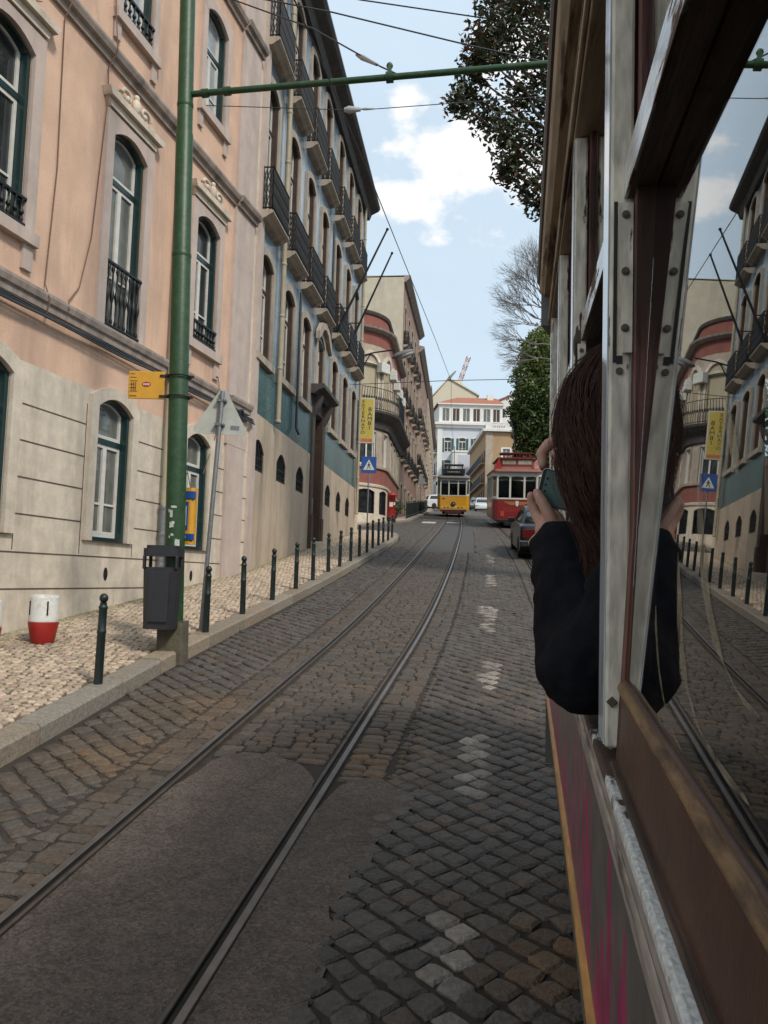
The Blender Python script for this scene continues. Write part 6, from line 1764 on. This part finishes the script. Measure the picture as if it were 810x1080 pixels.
# right arm and hand pinching the top corner
WR = Vector((.135,1.425,.085))
chain(b_, [(.36,1.25,-.07),(.33,1.46,-.10),WR], [.05,.042,.027])
chain(b_, [WR,(.112,1.418,.112),(.098,1.412,.126)], [.027,.024,.02])
chain(b_, [(.090,1.412,.140),(.062,1.402,.150),(.040,1.396,.142),(.0275,1.392,.126),(.030,1.388,.106)], [.0118,.0112,.0104,.0096,.0084])   # index hooked over the corner
chain(b_, [(.098,1.400,.118),(.080,1.386,.124),(.064,1.378,.1235),(.051,1.374,.122)], [.014,.012,.0112,.0098])             # thumb
chain(b_, [(.100,1.428,.134),(.074,1.424,.140),(.056,1.420,.128),(.054,1.414,.110)], [.0112,.0102,.0094,.008])
chain(b_, [(.108,1.434,.122),(.086,1.434,.122),(.070,1.430,.108),(.070,1.424,.092)], [.0108,.0098,.0088,.0076])
chain(b_, [(.114,1.434,.108),(.098,1.438,.102),(.086,1.434,.088),(.086,1.428,.076)], [.0102,.009,.008,.007])
body = fuse('body', b_, M['skin'], PR, .0030, 2)
mb = MB(PM); mb.ell((.0525,1.3665,.1235),(.0062,.004,.0052),10,7); mb.ell((.0215,1.3595,.0515),(.004,.003,.006),10,7); mb.build('nail', M['nail'], body)
mb = MB(PM)
for s in (-1,1): mb.ell(hp(.0865,s*.032,.016), .0085, 10, 8)
mb.build('eye', M['white'], body)
# jacket: trunk, sleeves with turned cuffs
j = MB(PM)
chain(j, [(.41,1.07,-.58),(.36,1.11,-.38),(.275,1.175,-.17),(.215,1.215,-.055)], [.165,.15,.145,.085])
j.capsule((.165,1.175,-.095), (.37,1.25,-.085), .078, .08)
chain(j, [(.172,1.165,-.105),(.135,1.185,-.155),(.088,1.215,-.205)], [.074,.071,.068])
j.ell((.090,1.208,-.205), (.066,.07,.068), 16, 10)
chain(j, [(.084,1.225,-.195),(.074,1.272,-.125),(.066,1.325,-.068)], [.066,.058,.053])
j.capsule((.0665,1.318,-.077), (.0615,1.345,-.048), .057, .056)
chain(j, [(.37,1.25,-.085),(.335,1.46,-.115),(.16,1.425,.06)], [.075,.062,.048])
j.capsule((.20,1.225,-.05),(.195,1.235,-.01), .075, .068)
fuse('jacket', j, M['jacket'], PR, .0055, 3, .023, .06)
mb = MB(PM)
tr = MB(PM)
for s, kx in ((-1,.31),(1,.50)): chain(tr, [(.40+s*.07,1.08,-.60),(kx,1.50,-.56),(kx,1.47,-.98)], [.1,.075,.06])
tr.ell((.40,1.07,-.60),(.16,.13,.11),16,10)
fuse('trousers', tr, M['trousers'], PR, .010, 4, .008, .08)
for kx in (.31,.50):
    mb = MB(PM); mb.capsule((kx,1.43,-1.05),(kx,1.65,-1.062), .045, .036); mb.box(kx-.04,kx+.04,1.40,1.68,-1.09,-1.065); mb.build('shoe', M['shoe'], PR, bevel=.012)

# hair: a cap with long wavy locks laid over it
hm = MB(PM)
hm.ell(HC+Vector((.006,-.012,.014)), (.094,.104,.108), 24, 16)
chain(hm, [(.146,1.25,.12),(.150,1.225,.03),(.154,1.208,-.05)], [.066,.050,.030])
chain(hm, [(.200,1.255,.12),(.21,1.235,.0),(.205,1.22,-.07)], [.066,.058,.036])
chain(hm, [(.110,1.285,.11),(.118,1.26,.03),(.128,1.236,-.03)], [.046,.032,.018])
cap = fuse('hair', hm, M['hair'], PR, .006, 4, .016, .03)
lk = MB(PM)
r2 = random.Random(5)
def lock(a, ph, r0, L_, amp, fq, p2, conv, n=16):
    """one strand from the crown, over the skull and down, waving with its clump"""
    pts, rad = [], []
    O = HC+Vector((.006,-.012,.012))
    for k in range(n):
        s_ = k/(n-1.); d = s_*L_
        aa = a[0]+(a[1]-a[0])*(1-conv*s_)
        dr = Vector((math.cos(aa), math.sin(aa), 0)); t_ = Vector((-dr.y,dr.x,0))
        ang = d/.112; a0 = PI*.55
        if ang < a0: p = O+dr*(.099+ph)*math.sin(ang)+Vector((0,0,1))*(.112+ph)*math.cos(ang)
        else:
            e = d-.112*a0
            base = O+dr*(.099+ph)*math.sin(a0)+Vector((0,0,1))*(.112+ph)*math.cos(a0)
            pull = min(e/.18,1.)
            p = base+Vector((0,0,-e))-dr*(.034*pull*pull)+Vector((.010*pull,-.012*pull,0))
        w = amp*min(1,s_*s_*2.2+.05)
        p = p+t_*w*math.sin(fq*d+p2)+dr*w*.8*math.cos(fq*d*.9+p2*1.3)
        pts.append(p); rad.append(r0*(1-.7*s_**2)*(.6+.4*min(1,s_*4)))
    lk.tube(pts, rad, 4, cap=False)
for c_ in range(300):
    a = r2.uniform(PI*.62, PI*2.36)
    if r2.random() < .4: a = r2.uniform(PI*.64, PI*1.4)
    L_ = r2.uniform(.30,.50); amp = r2.uniform(.006,.017); fq = r2.uniform(24,46); p2 = r2.uniform(0,6.3); ph = r2.uniform(-.004,.008); wd = r2.uniform(.05,.13)
    for k in range(13):
        lock((a, a+r2.uniform(-wd,wd)), ph+r2.uniform(-.003,.004), r2.uniform(.0005,.0012), L_*r2.uniform(.88,1.06), amp*r2.uniform(.8,1.2), fq*r2.uniform(.97,1.03), p2+r2.uniform(-.35,.35), r2.uniform(.3,.85))
for k in range(170):                        # loose flyaways
    a = r2.uniform(PI*.55,PI*1.7)
    lock((a, a+r2.uniform(-.2,.2)), r2.uniform(.008,.017), .00035, r2.uniform(.2,.48), r2.uniform(.008,.022), r2.uniform(18,40), r2.uniform(0,6.3), 0.)
lk.build('lock', M['hair'], cap)

# the phone, tilted, dark edge and green face towards us
c0 = Vector((.031,1.384,.101))
lg = Vector((.90,-.30,-.22)).normalized(); dn_ = Vector((-.06,.0,-1)); dn_ = (dn_-lg*dn_.dot(lg)).normalized()
nr = lg.cross(dn_).normalized()
if nr.y > 0: nr = -nr
PHM = Matrix(((lg.x,dn_.x,nr.x,c0.x),(lg.y,dn_.y,nr.y,c0.y),(lg.z,dn_.z,nr.z,c0.z),(0,0,0,1)))
ph = empty('phone', Vector((0,0,CZ)) + BT @ c0, 0, 'slim phone with a green face held up sideways in both hands', 'phone')
ph.matrix_basis = Matrix.Translation(Vector((0,0,CZ)) + BT @ c0) @ BT.to_4x4() @ Matrix(((lg.x,dn_.x,nr.x,0),(lg.y,dn_.y,nr.y,0),(lg.z,dn_.z,nr.z,0),(0,0,0,1)))
M['phoneg'] = mat('green_phone_face', (.022,.062,.045), .4, var=.12, scale=40)
M['phonep'] = mat('pinkish_metal_edge', (.40,.29,.30), .35, metal=.6, var=.1)
def rr(w, h, r, o=0):
    P = []
    for (cx_, cy_, a0) in ((w-r,h-r,0),(r,h-r,PI/2),(r,r,PI),(w-r,r,PI*1.5)):
        for q in range(5): P.append((cx_+(r-o)*math.cos(a0+q*PI/8), cy_+(r-o)*math.sin(a0+q*PI/8)))
    return P
mb = MB(); mb.prism(rr(.138,.064,.007), -.009, .0, 'z'); mb.build('phone_body', M['phonep'], ph, bevel=.001)
mb = MB(); mb.prism(rr(.138,.064,.007,.0012), .0, .0012, 'z'); mb.build('bezel', M['black'], ph)
mb = MB(); mb.box(.0075,.132,.0035,.0605,.0012,.0020); mb.build('green_face', M['phoneg'], ph)
mb = MB()
for x, y in ((.0125,.017),(.0115,.028),(.0125,.0385)): mb.lathe([(.0022,.002),(.0022,.0026),(0,.0026)], 10, (x,y,0))
mb.build('camera_hole', M['black'], ph)
# ------------------------------------------------------------------ trees
def leaf_mat(name, rough=.45, spec=.5):
    m = bpy.data.materials.new(name); t, N, L = nt(m); b = N['Principled BSDF']
    a = N.new('ShaderNodeAttribute'); a.attribute_name = 'tint'
    L.new(a.outputs['Color'], b.inputs['Base Color']); b.inputs['Roughness'].default_value = rough; b.inputs['Specular IOR Level'].default_value = spec
    tr = N.new('ShaderNodeBsdfTranslucent'); L.new(a.outputs['Color'], tr.inputs[0])
    mx = N.new('ShaderNodeMixShader'); mx.inputs[0].default_value = .22
    L.new(b.outputs[0], mx.inputs[1]); L.new(tr.outputs[0], mx.inputs[2]); L.new(mx.outputs[0], N['Material Output'].inputs[0])
    return m
M['leaf'] = leaf_mat('foliage')
M['palebark'] = mat('pale_bark', (.17,.15,.135), .9, var=.2)
M['bark'] = mat('grey_bark', (.075,.058,.045), .9, var=.3, scale=8, bump=.5, bscale=18)
def leaves(name, parent, C_, size, aspect, tintf, up=.3, fold=.25):
    """one folded leaf per centre"""
    n = len(C_)
    d = rng.normal(0,1,(n,3)); d[:,2] = d[:,2]*.7-.25; d /= np.linalg.norm(d,axis=1)[:,None]
    nn = rng.normal(0,1,(n,3)); nn[:,2] += up; s = np.cross(d, nn); s /= np.linalg.norm(s,axis=1)[:,None]+1e-9
    nr = np.cross(s, d)
    L_ = size*rng.uniform(.7,1.25,(n,1)); W_ = L_*aspect*.5
    a = C_-d*L_*.5; e = C_+d*L_*.5
    m1 = C_-d*L_*.08+s*W_+nr*W_*fold; m2 = C_-d*L_*.08-s*W_+nr*W_*fold
    V = np.stack([a,m1,e,m2],1).reshape(-1,3)
    F = [(4*i,4*i+1,4*i+2,4*i+3) for i in range(n)]
    me = bpy.data.meshes.new(name); me.from_pydata(V.tolist(), [], F); me.materials.append(M['leaf'])
    at = me.attributes.new('tint','FLOAT_COLOR','FACE'); arr = np.ones((n,4),np.float32); arr[:,:3] = tintf(n, C_)
    at.data.foreach_set('color', arr.ravel()); me.update()
    return link(name, me, parent)
def branch(mb, a, b, r0, r1, wob=.1, n=7, rs=random):
    a = Vector(a); b = Vector(b); P = []; R_ = []
    for k in range(n):
        t = k/(n-1); w = wob*(b-a).length*math.sin(t*PI)
        P.append(a.lerp(b,t)+Vector((rs.uniform(-w,w),rs.uniform(-w,w),rs.uniform(-w,w)))*.5); R_.append(r0+(r1-r0)*t)
    mb.tube(P, R_, 7 if r0 > .03 else 4, cap=False); return P

# magnolia over the tram: big glossy leaves, rusty beneath
tx, ty = 5.7, 13.2; zt_ = g(ty)
t = empty('magnolia_tree', (tx,ty,zt_), 0, 'large dark tree with big glossy rust-backed leaves overhanging the street above the tram', 'tree')
off = Vector((-tx,-ty,-zt_))
clumps = [(1.75,13,11.3,.55),(1.55,12.9,10.75,.42),(1.28,13.1,10.2,.38),(1.08,13.0,9.95,.30),(1.35,13,10.6,.35),(1.5,13,11.1,.4),(1.95,13,8.75,.3),(1.62,13.2,9.85,.36),(1.95,13.1,9.45,.42),(2.05,13,9.05,.36),(2.35,13.1,8.55,.36),(2.5,13,8.2,.28),(2.2,13.2,10.25,.5),(2.5,13,10.9,.6),(2.6,13.3,9.5,.45),(3.0,13.2,10.2,.7),(3.1,13,9.2,.5),(2.85,13.1,8.6,.35),(3.4,13.5,11.3,.8),(2.1,13.2,11.9,.6),(2.8,13.4,12.3,.9),(1.7,13.3,12.2,.4),(4.2,13.5,10.5,1.),(4.8,13.2,11.9,1.2),(4.3,13,9.3,.7),(5.6,13.6,11,1.3),(6.4,13.2,10.2,1.1),(5.9,14.2,12.8,1.3),(5.2,12.4,10.4,.9),(6.8,13.8,11.8,1.1),(3.6,14.4,12.5,1.0),(4.0,12.2,11.6,.9)]
cs = []
for x,y,z,r in clumps:
    n = int(1250*r*r+110)
    d = rng.normal(0,1,(n,3)); d /= np.linalg.norm(d,axis=1)[:,None]
    cs.append(np.array([x,y,z])+d*(r*rng.uniform(.25,1.12,(n,1)))*np.array([1,1.1,.9]))
cs = np.concatenate(cs)
def tintm(n, C_):
    c = np.array([.026,.042,.016])*rng.uniform(.5,1.7,(n,1))
    br = rng.uniform(0,1,n) < .27
    c[br] = np.array([.095,.052,.026])*rng.uniform(.55,1.4,(br.sum(),1))
    return c
leaves('crown', t, cs+np.array(off), .135, .42, tintm)
mb = MB(Matrix.Translation(off))
br = branch(mb, (tx,ty,zt_-.3), (5.4,13.2,7.5), .26, .2, .05)
for x,y,z,r in clumps:
    s = Vector(br[random.choice((4,5,6))]); m_ = s.lerp(Vector((x,y,z)), .55)+Vector((0,0,.3))
    branch(mb, s, m_, .085, .04, .1); branch(mb, m_, (x,y,z), .035, .012, .1)
    for q in range(5): branch(mb, (x,y,z), (x+random.uniform(-r,r)*.9,y+random.uniform(-r,r)*.8,z+random.uniform(-r,r)*.8), .012, .004, .15, 5)
mb.build('trunk', M['bark'], t)

# dense evergreen behind the red tram
tx, ty = 10.2, 46.5; zt_ = g(ty)
t = empty('evergreen_tree', (tx,ty,zt_), 0, 'dense evergreen tree behind the red tram, bright green on top and dark below', 'tree')
off = Vector((-tx,-ty,-zt_)); cs = []
cl = [(8.9,46,15.4,1.25),(9.6,46,14.3,1.6),(8.2,46,13.9,.95),(8.75,46,12.6,1.35),(8.0,46,11.6,.95),(8.7,46,10.9,1.3),(9.8,46,12.4,1.7),(9.9,46.3,10.2,1.7),(8.2,46,10.2,.8),(7.7,45.8,11.9,.5),(9.6,46.5,16.2,1.2),(11,46.5,14.5,1.8),(11.2,47,12,2),(8.9,46.2,9.2,1.2),(10.6,46.4,8.8,1.6),(8.0,46,9.3,.6),(8.25,46,14.9,.5)]
for x,y,z,r in cl:
    n = int(1700*r*r)
    d = rng.normal(0,1,(n,3)); d /= np.linalg.norm(d,axis=1)[:,None]
    lump = 1+.18*np.sin(d[:,0]*7+x)*np.cos(d[:,2]*6+z)
    cs.append(np.array([x,y,z])+d*(r*rng.uniform(.6,1.1,(n,1))*lump[:,None]))
cs = np.concatenate(cs)
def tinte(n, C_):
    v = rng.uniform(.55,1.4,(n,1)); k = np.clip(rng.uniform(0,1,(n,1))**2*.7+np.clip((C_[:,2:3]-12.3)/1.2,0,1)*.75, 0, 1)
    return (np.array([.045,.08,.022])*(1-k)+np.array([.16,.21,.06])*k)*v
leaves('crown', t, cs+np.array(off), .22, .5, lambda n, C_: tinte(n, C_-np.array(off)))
mb = MB(Matrix.Translation(off)); b2 = branch(mb, (tx,ty,zt_-.3), (9.8,46.3,13), .28, .12, .06)
for x,y,z,r in cl: branch(mb, b2[random.choice((3,4,5))], (x,y,z), .08, .03, .1)
mb.build('trunk', M['bark'], t)

# leafless tree
tx, ty = 9.6, 41.; zt_ = g(ty)
t = empty('bare_tree', (tx,ty,zt_), 0, 'leafless tree with a fan of fine twigs against the sky', 'tree')
mb = MB(T(-tx,-ty,-zt_)); tw = MB(T(-tx,-ty,-zt_)); r3 = random.Random(21); buds = []
branch(mb, (tx,ty,zt_-.3), (9.0,41,10.8), .2, .14, .05)
def grow(p, d, L_, r, lev):
    q = p+d*L_
    branch(mb if lev < 2 else tw, p, q, r, r*.62, .12, 5, r3)
    if lev >= 5: buds.append(q); return
    for k in range(4 if lev < 2 else 3):
        sp = .42 if lev else .5
        nd = (d+Vector((r3.uniform(-sp,sp)*1.25,r3.uniform(-sp,sp),r3.uniform(-sp,sp)+.05))).normalized()
        grow(p.lerp(q, r3.uniform(.55,1.)), nd, L_*r3.uniform(.62,.86), r*.58, lev+1)
branch(mb, (9.0,41,10.8), (8.5,41,16.4), .14, .08, .05)
for d, L_, z in (((-.55,0,.85),1.0,15.6),((-.80,.1,.62),1.05,15.2),((-.95,-.1,.28),1.0,14.4),((-.25,.1,1),1.15,15.8),((-.93,0,.02),.95,13.6),((-.9,.1,.1),.9,12.8),((-.1,0,1),1.1,15.9),((.3,.1,.95),1.,15.7),((-.6,-.2,.75),1.1,15.),((-.85,.2,.45),1.1,14.7),((.8,0,.6),1.0,15)):
    grow(Vector((8.52+(15.6-z)*.09,41,z+.7)), Vector(d).normalized(), L_*1.22, .042, 0)
mb.build('trunk', M['palebark'], t); tw.build('twigs', M['palebark'], t)

# shrub by the ochre house, ivy on the white house, planter on the far pavement
def shrub(name, c, r, n, label, size=.25, dark=1.):
    zt = g(c[1]); t = empty(name, (c[0],c[1],c[2]-r), 0, label, 'shrub')
    d = rng.normal(0,1,(n,3)); d /= np.linalg.norm(d,axis=1)[:,None]
    leaves('foliage', t, d*(r*rng.uniform(.4,1.1,(n,1)))*np.array([1,1,.8])+np.array([0,0,r]), size, .5, lambda n, C_: np.array([.045,.075,.025])*dark*rng.uniform(.5,1.6,(n,1)))
    mb = MB(); 
    for k in range(9): branch(mb, (0,0,-.35*r), (random.uniform(-r,r)*.7,random.uniform(-r,r)*.7,r*random.uniform(.6,1.6)), .03, .008, .1)
    mb.build('stem', M['bark'], t); return t
shrub('shrub', (15.9,103.,g(103)+2.2+2.2), 1.7, 1500, 'feathery green shrub in front of the ochre house, above the red tram', .3, 1.3)
shrub('shrub', (float(K2x(45.5))-.9,45.2,g(45.2)+.8), .5, 500, 'small leafy shrub on the far pavement at the end of the iron railing', .12)
t = empty('garden_trees', (14,60,g(60)), 0, 'leafy wood behind the garden wall on the right', 'trees'); t['kind'] = 'stuff'
cs = []
for k in range(16):
    y = 22+k*4.; x = float(Xc(y))+TR2+8+random.uniform(0,3); r = random.uniform(2,3); z = g(y)+random.uniform(4,7)
    n = 1100; d = rng.normal(0,1,(n,3)); d /= np.linalg.norm(d,axis=1)[:,None]; cs.append(np.array([x,y,z])+d*r*rng.uniform(.5,1.1,(n,1))*np.array([1,1,1.1]))
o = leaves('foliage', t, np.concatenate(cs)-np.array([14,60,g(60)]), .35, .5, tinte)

# ------------------------------------------------------------------ sky, sun, camera
w = bpy.data.worlds.new('World'); sc.world = w; w.use_nodes = True
N = w.node_tree.nodes; L = w.node_tree.links; bg = N['Background']
SUN_AZ = Vector((.62,-.78,0)).normalized(); EL = math.radians(44)
sky = N.new('ShaderNodeTexSky'); sky.sky_type = 'NISHITA'; sky.sun_disc = False; sky.sun_elevation = EL
sky.sun_rotation = math.atan2(SUN_AZ.x, SUN_AZ.y); sky.air_density = 1.; sky.dust_density = 1.6; sky.ozone_density = 1.2
tc = N.new('ShaderNodeTexCoord')
def wn(scale, det, rough, sc3=(1,1,2.2), loc=(0,0,0)):
    mp = N.new('ShaderNodeMapping'); mp.inputs['Scale'].default_value = sc3; mp.inputs['Location'].default_value = loc; L.new(tc.outputs['Generated'], mp.inputs[0])
    n = N.new('ShaderNodeTexNoise'); n.inputs['Scale'].default_value = scale; n.inputs['Detail'].default_value = det; n.inputs['Roughness'].default_value = rough; L.new(mp.outputs[0], n.inputs[0]); return n.outputs[0]
def wm(op, a, b=None, c=None):
    n = N.new('ShaderNodeMath'); n.operation = op
    for i, q in enumerate((a,b,c)):
        if q is None: continue
        if isinstance(q,(int,float)): n.inputs[i].default_value = q
        else: L.new(q, n.inputs[i])
    return n.outputs[0]
nf = wn(13., 9, .56, (1,1,1.6))
# cumulus banks at their places in the sky (directions), ragged by noise
def bank(d, width, thr):
    d = Vector(d).normalized()
    vm = N.new('ShaderNodeVectorMath'); vm.operation = 'DOT_PRODUCT'; L.new(tc.outputs['Generated'], vm.inputs[0]); vm.inputs[1].default_value = d
    a = wm('ARCCOSINE', vm.outputs['Value'])
    return wm('SUBTRACT', 1., wm('DIVIDE', a, width))
B_ = [((.049,.881,.470),.085),((.017,.894,.447),.05),((.0985,.882,.460),.075),((.014,.853,.522),.034),((.141,.875,.463),.06),((.134,.812,.568),.07),((.069,.866,.496),.05),((.36,.8,.48),.16),((-.55,.6,.55),.2),((.5,-.6,.5),.5),((-.6,-.5,.6),.4),((.3,-.3,.9),.35)]
tot = None
for d, wd in B_:
    s = bank(d, wd*(.86 if wd < .1 else 1), 0)
    tot = s if tot is None else wm('MAXIMUM', tot, s)
dens = wm('ADD', wm('MULTIPLY', wm('MAXIMUM', tot, -1.5), .75), wm('MULTIPLY', wm('SUBTRACT', nf, .5), 2.6))
mr = N.new('ShaderNodeMapRange'); mr.interpolation_type = 'SMOOTHSTEP'; mr.inputs[1].default_value = .0; mr.inputs[2].default_value = .42; L.new(dens, mr.inputs[0])
# thin veil everywhere
veil = N.new('ShaderNodeMapRange'); veil.inputs[1].default_value = .35; veil.inputs[2].default_value = .75; veil.inputs[3].default_value = .88; veil.inputs[4].default_value = 1.
L.new(wn(2.2, 6, .6), veil.inputs[0])
m1 = N.new('ShaderNodeMix'); m1.data_type = 'RGBA'; L.new(veil.outputs[0], m1.inputs[0]); L.new(sky.outputs[0], m1.inputs[6]); m1.inputs[7].default_value = (6.2,7.6,8.85,1)
m2 = N.new('ShaderNodeMix'); m2.data_type = 'RGBA'; L.new(mr.outputs[0], m2.inputs[0]); L.new(m1.outputs[2], m2.inputs[6]); m2.inputs[7].default_value = (9.5,9.6,9.7,1)
L.new(m2.outputs[2], bg.inputs[0]); bg.inputs[1].default_value = .12
sun = bpy.data.lights.new('Sun','SUN'); sun.energy = 3.0; sun.angle = math.radians(9); sun.color = (1,.94,.84)
so_ = bpy.data.objects.new('sun', sun); COL.objects.link(so_)
sd_ = SUN_AZ*math.cos(EL)+Vector((0,0,math.sin(EL))); so_.rotation_euler = sd_.to_track_quat('Z','Y').to_euler()
cam = bpy.data.cameras.new('Camera'); co = bpy.data.objects.new('camera', cam); COL.objects.link(co); sc.camera = co
cam.sensor_fit = 'VERTICAL'; cam.sensor_height = 36; cam.lens = 28; cam.clip_start = .02; cam.clip_end = 3000
co.location = (0,0,CZ)
co.rotation_euler = (Matrix.Rotation(PI/2+.0835,4,'X') @ Matrix.Rotation(.028,4,'Z')).to_euler()
vs_ = sc.view_settings; sc.display_settings.display_device = 'sRGB'; vs_.view_transform = 'Standard'; vs_.look = 'None'; vs_.exposure = -.12; vs_.gamma = 1.; vs_.use_curve_mapping = False
sc.cycles.max_bounces = 10; sc.cycles.transmission_bounces = 8; sc.cycles.glossy_bounces = 4; sc.cycles.diffuse_bounces = 4; sc.cycles.use_denoising = True; sc.cycles.caustics_reflective = False; sc.cycles.caustics_refractive = False
